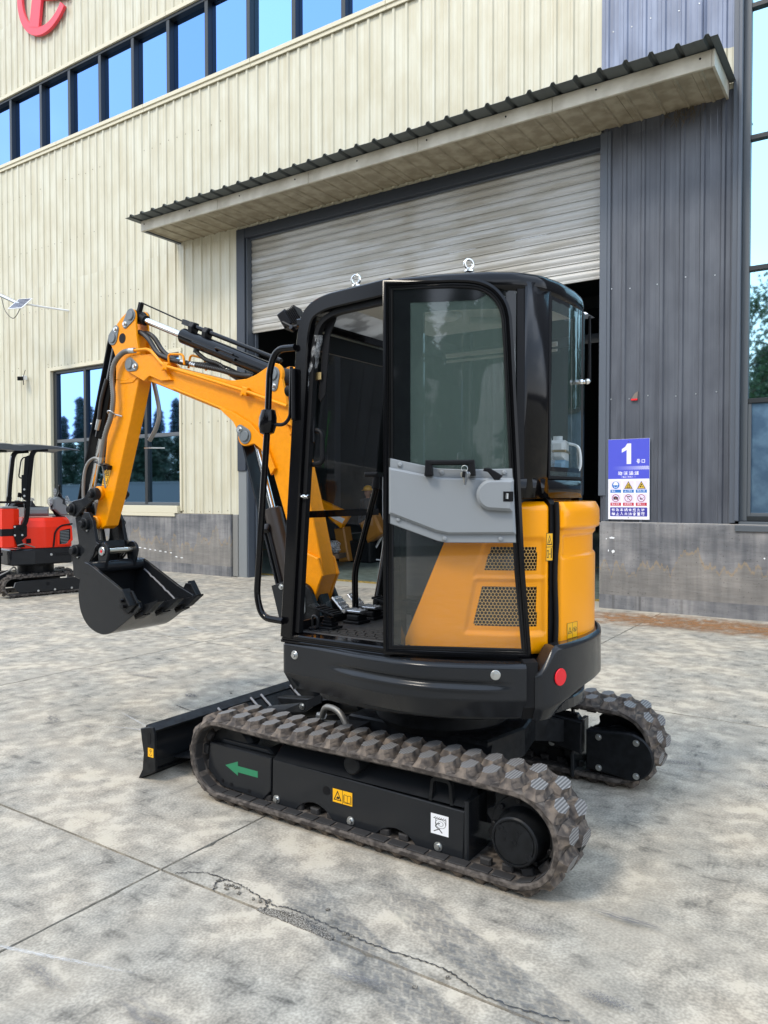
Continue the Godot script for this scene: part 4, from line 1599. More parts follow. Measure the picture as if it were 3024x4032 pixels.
func make_tracks() -> void:
	# closed run of the belt's outer face
	var path := []
	var r := 0.2
	for k in 15:
		var a := PI * 0.5 + PI * k / 14
		path.append(Vector2(-0.885 + r * cos(a), 0.230 + r * sin(a)))
	for k in 11:
		path.append(Vector2(-0.885 + 1.64 * (k + 1) / 12.0, 0.030))
	for k in 15:
		var a := -PI * 0.5 + PI * k / 14
		path.append(Vector2(0.755 + r * cos(a), 0.230 + r * sin(a)))
	for k in 11:
		var t := (k + 1) / 12.0
		path.append(Vector2(0.755 - 1.64 * t, 0.430 + 0.006 * sin(PI * t * 2.0)))
	var total := 0.0
	var n := path.size()
	for i in n:
		total += (path[(i + 1) % n] - path[i]).length()
	# lug: a flat-topped block on a flared foot, one row half a pitch behind the other
	var lug := G.new()
	var foot := v2([-0.047, -0.078, 0.044, -0.078, 0.050, 0.02, 0.03, 0.078, -0.034, 0.078, -0.05, 0.03])
	var mid := v2([-0.031, -0.064, 0.024, -0.070, 0.034, 0.006, 0.018, 0.060, -0.018, 0.060, -0.036, 0.018])
	var top := v2([-0.026, -0.048, 0.019, -0.058, 0.031, 0.004, 0.014, 0.048, -0.012, 0.048, -0.032, 0.014])
	var rings := []
	for q in [[foot, -0.004], [mid, 0.013], [top, 0.031]]:
		var ring := []
		for p in q[0]:
			ring.append(Vector3(p.x, q[1], -p.y))
		rings.append(ring)
	for i in 2:
		for k in 6:
			var j := (k + 1) % 6
			lug.quad(rings[i][k], rings[i][j], rings[i + 1][j], rings[i + 1][k])
	var lug_mesh := lug.done(M.rubber_lug)
	var cap := G.new()
	cap.fan(rings[2], false)
	lug_mesh = cap.add_to(lug_mesh, M.rubber_top)
	for side in [1.0, -1.0]:
		var zc: float = 0.665 * side
		var g := G.new()
		var belt := []
		for i in n + 1:
			var p: Vector2 = path[i % n]
			var d: Vector2 = (path[(i + 1) % n] - path[(i + n - 1) % n]).normalized()
			var o := Vector2(d.y, -d.x)
			belt.append([p, o])
		for i in n:
			var a: Array = belt[i]
			var b: Array = belt[i + 1]
			var prof := [[-0.15, -0.006], [-0.144, 0.0], [0.144, 0.0], [0.15, -0.006], [0.15, -0.022], [0.142, -0.028], [-0.142, -0.028], [-0.15, -0.022]]
			for k in 8:
				var q: Array = prof[k]
				var w: Array = prof[(k + 1) % 8]
				var p0: Vector2 = a[0] + a[1] * q[1]
				var p1: Vector2 = b[0] + b[1] * q[1]
				var p2: Vector2 = b[0] + b[1] * w[1]
				var p3: Vector2 = a[0] + a[1] * w[1]
				g.quad(Vector3(p0.x, p0.y, zc + q[0]), Vector3(p3.x, p3.y, zc + w[0]), Vector3(p2.x, p2.y, zc + w[0]), Vector3(p1.x, p1.y, zc + q[0]), 100 + k)
		var track := put("crawler_track", g, M.rubber, X)
		# lugs and the guide blocks inside
		var guides := G.new()
		for m in 45:
			for row in 2:
				var s := total * (m + 0.5 * row + (0.25 if side < 0 else 0.0)) / 45.0
				var i := 0
				while s > (path[(i + 1) % n] - path[i % n]).length():
					s -= (path[(i + 1) % n] - path[i % n]).length()
					i += 1
				var d: Vector2 = (path[(i + 1) % n] - path[i % n]).normalized()
				var p: Vector2 = path[i % n] + d * s
				var bx := Vector3(d.x, d.y, 0)
				var by := Vector3(d.y, -d.x, 0)
				var flip := 1.0 if row == 0 else -1.0
				var lugo := put("lug", lug_mesh, null, track)
				lugo.transform = Transform3D(Basis(bx * flip, by, bx.cross(by) * flip), Vector3(p.x, p.y, zc + 0.072 * flip))
				if row == 0:
					for zz in [-0.062, 0.062]:
						guides.box(Vector3(p.x, p.y, zc + zz) - by * 0.042, Vector3(0.05, 0.032, 0.03), Basis(bx, by, bx.cross(by)), 0.006)
					for zz in [-0.112, 0.112]:
						guides.box(Vector3(p.x, p.y, zc + zz) - by * 0.0305, Vector3(0.085, 0.006, 0.05), Basis(bx, by, bx.cross(by)), 0.002)
		var gm := put("guide_block", guides, M.rubber_dark, track)
		gm.set_meta("kind", "stuff")
		make_track_frame(side)

func make_track_frame(side: float) -> void:
	var f := Node3D.new()
	f.name = numbered(X, "track_frame")
	X.add_child(f)
	var zs := func(z: float) -> float: return z * side
	var pz := func(g: G, poly: Array, z0: float, z1: float, bev := 0.004) -> void:
		g.prism(poly, minf(z0 * side, z1 * side), maxf(z0 * side, z1 * side), Transform3D.IDENTITY, bev)
	# front (tensioner) plate
	var g := G.new()
	pz.call(g, v2([-1.0, 0.285, -1.015, 0.14, -0.92, 0.068, -0.628, 0.058, -0.575, 0.112, -0.568, 0.282]), 0.60, 0.750)
	pz.call(g, v2([-0.97, 0.283, -0.93, 0.312, -0.62, 0.312, -0.58, 0.283]), 0.60, 0.715, 0.008)
	put("front_plate", g, M.grey_paint, f)
	# main plate, scalloped round the rollers
	var low := v2([-0.565, 0.10, -0.535, 0.058, -0.44, 0.052])
	low += arc_pts(Vector2(-0.30, -0.02), 0.135, 148, 35, 8)
	low += v2([-0.155, 0.045, 0.02, 0.048])
	low += arc_pts(Vector2(0.165, -0.03), 0.135, 146, 34, 8)
	low += v2([0.30, 0.038, 0.505, 0.026, 0.512, 0.262, -0.562, 0.280])
	g = G.new()
	pz.call(g, low, 0.62, 0.746)
	var g2 := G.new()
	g2.prism([Vector2(-0.746, 0.279), Vector2(-0.62, 0.279), Vector2(-0.62, 0.345), Vector2(-0.66, 0.345)], -0.56, 0.512, Transform3D(Basis(Vector3(0, 0, -1), Vector3(0, 1, 0), Vector3(1, 0, 0)), Vector3.ZERO), 0.006)
	put("side_plate", g, M.grey_paint, f)
	var tp := put("top_plate", g2, M.grey_paint, f)
	if side < 0:
		tp.basis = Basis(Vector3.UP, PI)
		tp.position.x = -0.048
	g = G.new()
	g.box(Vector3(0.522, 0.165, zs.call(0.63)), Vector3(0.022, 0.285, 0.25), Basis.IDENTITY, 0.006)
	put("end_plate", g, M.grey_paint, f)
	g = G.new()
	g.sweep(to_z(fillet(v2([0.345, 0.275, 0.355, 0.372, 0.44, 0.372, 0.45, 0.275]), 0.02), zs.call(0.735)), v2([-0.007, -0.012, 0.007, -0.012, 0.007, 0.012, -0.007, 0.012]), Vector3(0, 0, 1))
	put("lifting_handle", g, M.grey_matt, f)
	for x in [-0.535, -0.08, 0.385]:
		g = G.new()
		bolt(g, Vector3(x, 0.083, zs.call(0.746)), Vector3(0, 0, side), 0.014, 0.012)
		put("bolt", g, M.zinc, f)
		g = G.new()
		g.cyl(Vector3(x, 0.098, zs.call(0.60)), Vector3(x, 0.098, zs.call(0.735)), 0.052, -1.0, 18, 0.006)
		put("roller", g, M.grey_matt, f)
	for q in [[-0.905, 0.098], [-0.84, 0.092], [-0.715, 0.085]]:
		g = G.new()
		g.cyl(Vector3(q[0], q[1], zs.call(0.7495)), Vector3(q[0], q[1], zs.call(0.7512)), 0.010, -1.0, 14)
		put("bolt_hole", g, M.black_matt, f)
	g = G.new()
	g.cyl(Vector3(-0.222, 0.193, zs.call(0.744)), Vector3(-0.222, 0.193, zs.call(0.7475)), 0.021, -1.0, 20)
	put("access_hole", g, M.black_matt, f)
	# idler, carrier roller, sprocket and final drive
	g = G.new()
	g.cyl(Vector3(-0.885, 0.23, zs.call(0.62)), Vector3(-0.885, 0.23, zs.call(0.71)), 0.165, -1.0, 30, 0.02)
	put("idler_wheel", g, M.grey_matt, f)
	g = G.new()
	g.cyl(Vector3(-0.065, 0.352, zs.call(0.60)), Vector3(-0.065, 0.352, zs.call(0.72)), 0.020, -1.0, 14)
	g.cyl(Vector3(-0.065, 0.350, zs.call(0.62)), Vector3(-0.065, 0.350, zs.call(0.765)), 0.044, -1.0, 20, 0.006)
	put("carrier_roller", g, M.grey_matt, f)
	g = G.new()
	var teeth := []
	for k in 44:
		var a := TAU * k / 44
		var rr: float = [0.172, 0.172, 0.150, 0.150][k % 4]
		teeth.append(Vector2(0.755 + rr * cos(a), 0.23 + rr * sin(a)))
	pz.call(g, teeth, 0.655, 0.69, 0.004)
	g.cyl(Vector3(0.755, 0.23, zs.call(0.69)), Vector3(0.755, 0.23, zs.call(0.699)), 0.140, -1.0, 30, 0.003)
	put("sprocket", g, M.grey_matt, f)
	g = G.new()
	g.lathe([Vector2(0, -0.08), Vector2(0.115, -0.08), Vector2(0.115, 0.012), Vector2(0.102, 0.03), Vector2(0.100, 0.095), Vector2(0.094, 0.101), Vector2(0.088, 0.101), Vector2(0.087, 0.096), Vector2(0.084, 0.096), Vector2(0.083, 0.100), Vector2(0, 0.100)], Transform3D(Basis(Vector3(1, 0, 0), Vector3(0, side, 0), Vector3(0, 0, side)), Vector3(0.755, 0.21, zs.call(0.69))), 40)
	var fd := put("final_drive", g, M.grey_matt, f)
	fd.set_meta("label", "round final drive hub")
	for k in 9:
		var a := TAU * k / 9 + 0.3
		g = G.new()
		var c := Vector3(0.755 + 0.127 * cos(a), 0.22 + 0.127 * sin(a), zs.call(0.697))
		g.cyl(c, c + Vector3(0, 0, 0.016 * side), 0.0115, -1.0, 12, 0.002)
		g.cyl(c + Vector3(0, 0, 0.0155 * side), c + Vector3(0, 0, 0.0165 * side), 0.006, -1.0, 6)
		put("drive_bolt", g, M.black_steel, f)
	for q in [[0.0, 0.0, 0.012], [-0.060, 0.042, 0.017], [0.062, -0.045, 0.017]]:
		g = G.new()
		g.lathe([Vector2(0, 0), Vector2(q[2], 0), Vector2(q[2], 0.0016), Vector2(0.006, 0.0016), Vector2(0.004, -0.002), Vector2(0, -0.002)], Transform3D(Basis(Vector3(1, 0, 0), Vector3(0, side, 0), Vector3(0, 0, side)), Vector3(0.755 + q[0], 0.21 + q[1], zs.call(0.7902))), 18)
		put("plug", g, M.grey_matt, f)
	for q in [[-0.04, 0.02], [0.012, 0.028]]:
		g = G.new()
		g.box(Vector3(0.755 + q[0], 0.21 + q[1], zs.call(0.7905)), Vector3(0.012, 0.034, 0.002), Basis(Vector3(0, 0, 1), -0.3))
		put("cast_mark", g, M.grey_matt, f)
	# inner motor guard
	g = G.new()
	var guard := v2([0.60, 0.298, 0.60, 0.088]) + arc_pts(Vector2(0.835, 0.192), 0.128, -110, 95, 14)
	pz.call(g, guard, 0.507, 0.60, 0.008)
	put("motor_guard", g, M.grey_matt, f)
	for q in [[0.671, 0.272], [0.873, 0.275], [0.673, 0.105], [0.874, 0.098]]:
		g = G.new()
		bolt(g, Vector3(q[0], q[1], zs.call(0.507)), Vector3(0, 0, -side), 0.012, 0.008)
		put("bolt", g, M.zinc, f)
	if side > 0:
		g = G.new()
		g.prism(v2([-0.884, 0.186, -0.795, 0.148, -0.795, 0.166, -0.657, 0.166, -0.657, 0.198, -0.795, 0.198, -0.795, 0.221]), 0.7502, 0.7512)
		put("direction_arrow", g, M.green_paint, f, "green arrow pointing to the front")
		decal("book", Vector3(-0.186, 0.149, 0.7475), Vector3(-0.068, 0.149, 0.7475), Vector3(-0.068, 0.217, 0.7475), Vector3(-0.186, 0.217, 0.7475), f, "yellow warning label with a manual")
		decal("reel", Vector3(0.349, 0.135, 0.7475), Vector3(0.436, 0.135, 0.7475), Vector3(0.436, 0.2225, 0.7475), Vector3(0.349, 0.2225, 0.7475), f, "white label with a drawn reel")

static func arc_pts(c: Vector2, r: float, d0: float, d1: float, n: int) -> Array:
	var o := []
	for k in n + 1:
		var a := deg_to_rad(lerpf(d0, d1, float(k) / n))
		o.append(c + Vector2(cos(a), sin(a)) * r)
	return o

func make_undercarriage() -> void:
	var u := Node3D.new()
	u.name = "undercarriage"
	X.add_child(u)
	var g := G.new()
	g.prism(plan(v2([-0.42, -0.30, 0.40, -0.30, 0.46, 0.0, 0.40, 0.30, -0.42, 0.30])), 0.27, 0.42, PLAN, 0.01)
	put("centre_frame", g, M.grey_matt, u)
	for s in [1.0, -1.0]:
		# legs that spread to the track frames
		for q in [[-0.34, -0.50], [0.30, 0.44]]:
			g = G.new()
			var a := Vector3(q[0], 0.35, 0.22 * s)
			var b := Vector3(q[1], 0.26, 0.60 * s)
			g.box((a + b) * 0.5, Vector3(0.17, 0.12, (b - a).length()), Basis.looking_at(b - a, Vector3.UP), 0.01)
			put("leg_beam", g, M.grey_matt, u)
		g = G.new()
		g.prism(v2([0.10, 0.42, 0.12, 0.30, 0.22, 0.24, 0.58, 0.17, 0.585, 0.345, 0.40, 0.36]), 0.49 * s - 0.012, 0.49 * s + 0.012, Transform3D.IDENTITY, 0.004)
		put("gusset_plate", g, M.grey_matt, u)
		g = G.new()
		g.prism(v2([-0.52, 0.36, -0.50, 0.20, 0.57, 0.16, 0.57, 0.33, 0.1, 0.345]), 0.55 * s - 0.03, 0.55 * s + 0.03, Transform3D.IDENTITY, 0.004)
		put("inner_rail", g, M.grey_matt, u)
	for q in [[0.18, 0.225], [0.40, 0.19]]:
		g = G.new()
		bolt(g, Vector3(q[0], q[1], -0.518), Vector3(0, 0, 1), 0.012, 0.01)
		put("bolt", g, M.zinc, u)
	g = G.new()
	g.lathe([Vector2(0.33, 0.40), Vector2(0.36, 0.44), Vector2(0.36, 0.50), Vector2(0.31, 0.51), Vector2(0.31, 0.56), Vector2(0.38, 0.57), Vector2(0.38, 0.62), Vector2(0, 0.62)], Transform3D(PLAN.basis, Vector3(0.0, 0, 0.02)), 40)
	put("slew_ring", g, M.grey_matt, u)
	g = G.new()
	g.prism(plan(fillet(v2([-0.40, -0.5, 0.45, -0.5, 0.76, -0.1, 0.77, 0.25, 0.52, 0.58, 0.1, 0.70, -0.40, 0.68]), 0.2, 6, true)), 0.60, 0.655, PLAN, 0.006)
	put("revolving_frame", g, M.grey_paint, u)
	g = G.new()
	g.tube(spline([Vector3(-0.62, 0.36, 0.28), Vector3(-0.54, 0.445, 0.34), Vector3(-0.44, 0.44, 0.36), Vector3(-0.37, 0.36, 0.37), Vector3(-0.34, 0.25, 0.36)], 8), 0.017, 9)
	put("braided_hose", g, M.braid, u)
	g = G.new()
	g.cyl(Vector3(-0.66, 0.36, 0.25), Vector3(-0.6, 0.38, 0.29), 0.022, -1.0, 6)
	put("hose_fitting", g, M.zinc, u)

func make_blade() -> void:
	var b := Node3D.new()
	b.name = "dozer_blade"
	X.add_child(b)
	# curved mouldboard
	var front := v2([-1.522, 0.002, -1.49, 0.05, -1.478, 0.11, -1.478, 0.17, -1.487, 0.225, -1.502, 0.282])
	var poly := front.duplicate()
	for i in front.size():
		poly.append(front[front.size() - 1 - i] + Vector2(0.016, 0.0))
	var g := G.new()
	g.prism(poly, -0.785, 0.785, Transform3D.IDENTITY, 0.0, true)
	put("mouldboard", g, M.grey_paint, b)
	g = G.new()
	g.prism(v2([-1.525, 0.0, -1.49, 0.03, -1.476, 0.03, -1.50, 0.0]), -0.787, 0.787, Transform3D.IDENTITY, 0.003)
	put("cutting_edge", g, M.grey_matt, b)
	for z in [0.79, -0.79]:
		g = G.new()
		g.prism(v2([-1.520, 0.0, -1.487, 0.056, -1.476, 0.15, -1.491, 0.222, -1.50, 0.284, -1.42, 0.305, -1.396, 0.305, -1.382, 0.27, -1.376, 0.068, -1.40, 0.05]), z - 0.008, z + 0.008, Transform3D.IDENTITY, 0.003)
		put("end_plate", g, M.grey_matt, b)
		if z > 0:
			g = G.new()
			g.prism(pinplate(Vector2(-1.427, 0.262), 0.013, Vector2(-1.427, 0.218), 0.013, 8), z + 0.007, z + 0.0095)
			put("slot", g, M.black_matt, b)
			decal("hook", Vector3(-1.436, 0.139, z + 0.0095), Vector3(-1.39, 0.139, z + 0.0095), Vector3(-1.39, 0.190, z + 0.0095), Vector3(-1.436, 0.189, z + 0.0095), b, "yellow lifting hook label")
	g = G.new()
	g.box(Vector3(-1.445, 0.285, 0.0), Vector3(0.07, 0.012, 1.56), Basis(Vector3(0, 0, 1), -0.35), 0.003)
	put("top_rail", g, M.grey_matt, b)
	for z in [0.27, -0.015, -0.11, -0.40]:
		g = G.new()
		g.prism(v2([-1.485, 0.27, -1.42, 0.285, -1.33, 0.215, -1.20, 0.19, -1.20, 0.13, -1.46, 0.07, -1.47, 0.17]), z - 0.008, z + 0.008, Transform3D.IDENTITY, 0.002)
		put("rib", g, M.grey_matt, b)
		g = G.new()
		var wl := []
		for k in 9:
			var q: Vector2 = Vector2(-1.42, 0.287).lerp(Vector2(-1.33, 0.218), k / 8.0)
			wl.append(Vector3(q.x + 0.002 * rng.randfn(), q.y + 0.002, z + 0.012))
		g.tube(wl, 0.008, 6)
		put("weld", g, M.weld, b)
	g = G.new()
	g.prism(v2([-1.485, 0.268, -1.425, 0.279, -1.33, 0.206, -1.20, 0.18, -1.20, 0.165, -1.34, 0.188, -1.43, 0.255, -1.48, 0.255]), -0.40, 0.27, Transform3D.IDENTITY, 0.0)
	g.box(Vector3(-1.36, 0.09, 0.0), Vector3(0.2, 0.012, 1.2), Basis(Vector3(0, 0, 1), 0.15), 0.003)
	put("back_plate", g, M.grey_paint, b)
	# push arms, hinged to the undercarriage, with the lift cylinder between
	for z in [0.25, -0.25]:
		g = G.new()
		g.box(Vector3(-0.92, 0.235, z), Vector3(0.98, 0.13, 0.075), Basis(Vector3(0, 0, 1), 0.10), 0.008)
		put("push_arm", g, M.grey_matt, b)
	g = G.new()
	g.prism(v2([-0.97, 0.325, -0.70, 0.455, -0.675, 0.47, -0.675, 0.418, -0.74, 0.385, -0.80, 0.345]), 0.20, 0.212, Transform3D.IDENTITY, 0.002)
	g.quad(Vector3(-0.97, 0.325, 0.212), Vector3(-0.68, 0.468, 0.212), Vector3(-0.68, 0.468, -0.16), Vector3(-0.97, 0.325, -0.16))
	put("cylinder_cover", g, M.grey_paint, b)
	g = G.new()
	bolt(g, Vector3(-0.816, 0.378, 0.212), Vector3(0, 0, 1), 0.013, 0.01)
	put("bolt", g, M.zinc, b)
	g = G.new()
	g.cyl(Vector3(-1.25, 0.22, 0.0), Vector3(-0.55, 0.38, 0.0), 0.045, -1.0, 16)
	put("lift_cylinder", g, M.grey_matt, b)

# plan outlines of the upper body
const SKIRT := [-0.470, 0.765, -0.462, 0.780, -0.43, 0.787, -0.2, 0.802, 0.03, 0.832, 0.20, 0.836, 0.33, 0.822, 0.45, 0.780, 0.60, 0.705, 0.73, 0.622, 0.80, 0.545, 0.838, 0.43, 0.856, 0.25, 0.850, 0.08, 0.825, -0.05, 0.74, -0.25, 0.58, -0.45, 0.35, -0.6, 0.05, -0.68, -0.45, -0.68]
const HOOD := [0.10, 0.705, 0.3, 0.642, 0.5, 0.562, 0.65, 0.490, 0.725, 0.425, 0.775, 0.325, 0.798, 0.20, 0.805, 0.08, 0.79, -0.03, 0.73, -0.18, 0.58, -0.38, 0.35, -0.52, 0.0, -0.60]
const CAB := [0.14, 0.745, 0.35, 0.695, 0.55, 0.607, 0.66, 0.528, 0.722, 0.425, 0.748, 0.28, 0.752, 0.12, 0.745, -0.01, 0.72, -0.06]

func make_house() -> void:
	var o := spline(v2(SKIRT), 5)
	var s_gap := s_at(o, Vector2(0.745, 0.61))
	# side skirt with a moulded swage line
	var g := G.new()
	var ny := 34
	var nx := 70
	var s0 := 0.0
	var s1 := s_gap - 0.012
	var sk := func(u: float, v: float) -> Vector3:
		var s := lerpf(s0, s1, u)
		var y := lerpf(0.652, 0.885, v)
		var off := -0.004
		# tumble home below, rounded top edge
		if y < 0.735:
			off -= (0.735 - y) * (0.55 if s > 0.02 else 0.2)
		off -= 0.018 * pow(clampf((y - 0.868) / 0.017, 0, 1), 2.0)
		# swage: a groove that fades in and runs to the rear
		var f := smoothstep(0.28, 0.5, s) * smoothstep(s1 - 0.03, s1 - 0.22, s)
		var yc := 0.812 - 0.012 * s
		off -= 0.012 * f * exp(-pow((y - yc) / 0.011, 2.0))
		off += 0.006 * f * exp(-pow((y - yc + 0.022) / 0.009, 2.0))
		var p := pt(o, s, y, off)
		# front lower corner slants back
		if s < 0.2 and y < 0.735:
			p.x += (0.735 - y) * 0.55 * (1.0 - s / 0.2)
		return p
	var sg := g.grp()
	for i in nx:
		for j in ny:
			g.quad(sk.call(float(i) / nx, float(j) / ny), sk.call(float(i + 1) / nx, float(j) / ny), sk.call(float(i + 1) / nx, float(j + 1) / ny), sk.call(float(i) / nx, float(j + 1) / ny), sg)
	for i in nx:
		var a: Vector3 = sk.call(float(i) / nx, 1.0)
		var b: Vector3 = sk.call(float(i + 1) / nx, 1.0)
		var ai := Vector3(a.x * 0.94, a.y - 0.004, a.z * 0.9)
		var bi := Vector3(b.x * 0.94, b.y - 0.004, b.z * 0.9)
		g.quad(a, b, bi, ai)
	# front face and underside
	for j in ny:
		var a: Vector3 = sk.call(0.0, float(j) / ny)
		var b: Vector3 = sk.call(0.0, float(j + 1) / ny)
		g.quad(a, b, Vector3(b.x + 0.01, b.y, -0.66), Vector3(a.x + 0.01, a.y, -0.66))
	var skirt := put("side_skirt", g, M.grey_paint, X)
	for q in [[0.10, 0.826], [s1 - 0.13, 0.842]]:
		g = G.new()
		var p := pt(o, q[0], q[1], -0.006)
		var r: Vector2 = on_line(o, q[0])[1]
		var d := Vector3(r.x, 0, r.y)
		g.cyl(p, p + d * 0.004, 0.021, -1.0, 20, 0.001)
		bolt(g, p + d * 0.004, d, 0.012, 0.009)
		put("bolt", g, M.zinc, skirt)
	# rubber seal and counterweight behind it
	put("seal_strip", band(o, s_gap - 0.02, s_gap + 0.045, v2([-0.05, 0.645, -0.02, 0.70, -0.020, 0.89, -0.05, 0.90]), 6), M.seal, X)
	var sc0 := s_gap + 0.03
	var sc1 := length_of(o) - 0.3
	g = G.new()
	nx = 90
	ny = 30
	var cw := func(u: float, v: float) -> Vector3:
		var s := lerpf(sc0, sc1, u)
		var top := 0.955 - 0.115 * clampf(1.0 - (s - sc0 - 0.012) / 0.085, 0, 1)
		var y := lerpf(0.640, top, v)
		var low := 0.70 + 0.05 * smoothstep(0.0, 0.4, s - sc0)
		var off := 0.004
		if y < low:
			off -= (low - y) * lerpf(0.55, 1.5, smoothstep(0.05, 0.45, s - sc0))
		off -= 0.016 * pow(clampf((y - top + 0.014) / 0.014, 0, 1), 2.0)
		off -= 0.02 * pow(clampf(1.0 - (s - sc0) / 0.018, 0, 1), 2.0)
		return pt(o, s, y, off)
	sg = g.grp()
	for i in nx:
		for j in ny:
			g.quad(cw.call(float(i) / nx, float(j) / ny), cw.call(float(i + 1) / nx, float(j) / ny), cw.call(float(i + 1) / nx, float(j + 1) / ny), cw.call(float(i) / nx, float(j + 1) / ny), sg)
		var a: Vector3 = cw.call(float(i) / nx, 1.0)
		var b: Vector3 = cw.call(float(i + 1) / nx, 1.0)
		var ai := Vector3(a.x * 0.93 - 0.01, a.y - 0.01, a.z * 0.9)
		var bi := Vector3(b.x * 0.93 - 0.01, b.y - 0.01, b.z * 0.9)
		g.quad(a, b, bi, ai, sg + 1)
		g.quad(ai, bi, bi + Vector3(0, -0.1, 0), ai + Vector3(0, -0.1, 0), sg + 2)
	for j in ny:
		var a: Vector3 = cw.call(0.0, float(j) / ny)
		var b: Vector3 = cw.call(0.0, float(j + 1) / ny)
		g.quad(b, a, a * Vector3(0.93, 1, 0.9), b * Vector3(0.93, 1, 0.9))
	g.gid += 3
	var cwn := put("counterweight", g, M.grey_paint, X)
	g = G.new()
	var sd := s_at(o, Vector2(0.822, 0.485))
	var dn: Vector2 = on_line(o, sd)[1]
	var dp := pt(o, sd, 0.822, 0.004)
	g.cyl(dp, dp + Vector3(dn.x, 0, dn.y) * 0.006, 0.037, -1.0, 36, 0.002)
	put("reflector", g, M.red_plastic, cwn, "round red reflector")
	# deck under the hood
	g = G.new()
	g.prism(plan(fillet(v2([-0.40, -0.62, 0.35, -0.55, 0.70, -0.2, 0.775, 0.15, 0.72, 0.42, 0.5, 0.60, 0.1, 0.74, -0.42, 0.74]), 0.1, 4, true)), 0.80, 0.895, PLAN, 0.004)
	put("deck", g, M.black_matt, X)
	make_hood()

func make_hood() -> void:
	var o := spline(v2(HOOD), 6)
	var sgap := s_at(o, Vector2(0.752, 0.375))
	# openings on the near panel: [left at top, left at bottom, right, y0, y1] as plan points
	var sr := s_at(o, Vector2(0.709, 0.441))
	var boxes := [[s_at(o, Vector2(0.537, 0.545)), s_at(o, Vector2(0.505, 0.56)), sr, 1.262, 1.368], [s_at(o, Vector2(0.494, 0.565)), s_at(o, Vector2(0.463, 0.578)), sr, 1.018, 1.190]]
	var g := G.new()
	var a0 := s_at(o, Vector2(0.355, 0.62))
	var s_end := sgap - 0.016
	var left := func(y: float) -> float: return lerpf(0.0, a0, clampf((y - 0.9) / 0.66, 0, 1)) + 0.06
	var box_d := func(b: Array, s: float, y: float, grow: float) -> float:
		# signed distance to one opening (negative inside)
		var l := lerpf(b[1], b[0], clampf((y - b[3]) / (b[4] - b[3]), -0.5, 1.5)) - grow
		var dx := maxf(l - s, s - b[2] - grow)
		var dy := maxf(b[3] - grow - y, y - b[4] - grow)
		return minf(maxf(dx, dy), 0.0) + Vector2(maxf(dx + 0.012, 0), maxf(dy + 0.012, 0)).length() - 0.012
	var surf := func(s: float, y: float) -> Vector3:
		var off := 0.0
		for b in boxes:
			var d: float = box_d.call(b, s, y, 0.030)
			off -= 0.013 * smoothstep(0.013, -0.010, d)
		off -= 0.02 * pow(clampf((s - s_end + 0.03) / 0.03, 0, 1), 2.0)
		off -= 0.03 * pow(clampf((y - 1.53) / 0.03, 0, 1), 2.0)
		off -= 0.01 * pow(clampf((0.915 - y) / 0.02, 0, 1), 2.0)
		return pt(o, s, y, off)
	var nx := 84
	var ny := 84
	var sg := g.grp()
	for j in ny:
		var y0 := lerpf(0.898, 1.562, float(j) / ny)
		var y1 := lerpf(0.898, 1.562, float(j + 1) / ny)
		for i in nx:
			var u0 := float(i) / nx
			var u1 := float(i + 1) / nx
			var sa := lerpf(left.call(y0), s_end, u0)
			var sb := lerpf(left.call(y0), s_end, u1)
			var sc := lerpf(left.call(y1), s_end, u1)
			var sd := lerpf(left.call(y1), s_end, u0)
			var cs := (sa + sb + sc + sd) * 0.25
			var cy := (y0 + y1) * 0.5
			var hole := false
			for b in boxes:
				if box_d.call(b, cs, cy, 0.0) < -0.002:
					hole = true
			if not hole:
				g.quad(surf.call(sa, y0), surf.call(sb, y0), surf.call(sc, y1), surf.call(sd, y1), sg)
	for i in nx:
		var sa := lerpf(left.call(1.562), s_end, float(i) / nx)
		var sb := lerpf(left.call(1.562), s_end, float(i + 1) / nx)
		var a: Vector3 = surf.call(sa, 1.562)
		var b: Vector3 = surf.call(sb, 1.562)
		g.quad(a, b, Vector3(b.x * 0.8, b.y, b.z * 0.8), Vector3(a.x * 0.8, a.y, a.z * 0.8))
	var panel := put("hood_side_panel", g, M.yellow, X)
	# honeycomb grilles
	for b in boxes:
		var gg := G.new()
		var back := G.new()
		var p := 0.0158
		var w: float = b[2] - b[1]
		var rows := int((b[4] - b[3]) / (p * 0.866)) + 2
		for r in rows:
			for c in int(w / p) + 3:
				var cs: float = b[1] - 0.01 + p * (c + 0.5 * (r % 2))
				var cy: float = b[3] + p * 0.866 * r
				if box_d.call(b, cs, cy, 0.0) > 0.004:
					continue
				for k in 6:
					var t0 := TAU * k / 6 + PI / 6
					var t1 := TAU * (k + 1) / 6 + PI / 6
					var ro := p * 0.5774
					var ri := p * 0.5774 * 0.83
					var q := []
					for e in [[t0, ro], [t1, ro], [t1, ri], [t0, ri]]:
						q.append(pt(o, cs + cos(e[0]) * e[1], cy + sin(e[0]) * e[1], -0.0165))
					gg.quad(q[0], q[1], q[2], q[3])
		put("grille", gg, M.grille, panel)
		back.quad(pt(o, b[1] - 0.02, b[3] - 0.02, -0.045), pt(o, b[2] + 0.02, b[3] - 0.02, -0.045), pt(o, b[2] + 0.02, b[4] + 0.02, -0.045), pt(o, b[0] - 0.02, b[4] + 0.02, -0.045))
		put("grille_back", back, M.black_matt, panel)
	var st0 := s_at(o, Vector2(0.737, 0.408))
	decal("pair", pt(o, st0 - 0.006, 1.302, 0.0015), pt(o, st0 + 0.032, 1.302, -0.0002), pt(o, st0 + 0.032, 1.425, -0.0002), pt(o, st0 - 0.004, 1.425, 0.0015), panel, "yellow keep clear label")
	# black rubber edge between the panels
	g = band(o, sgap - 0.018, sgap + 0.014, v2([-0.045, 0.90, -0.012, 0.905, -0.006, 1.2, -0.004, 1.55, -0.03, 1.575, -0.09, 1.58]), 5)
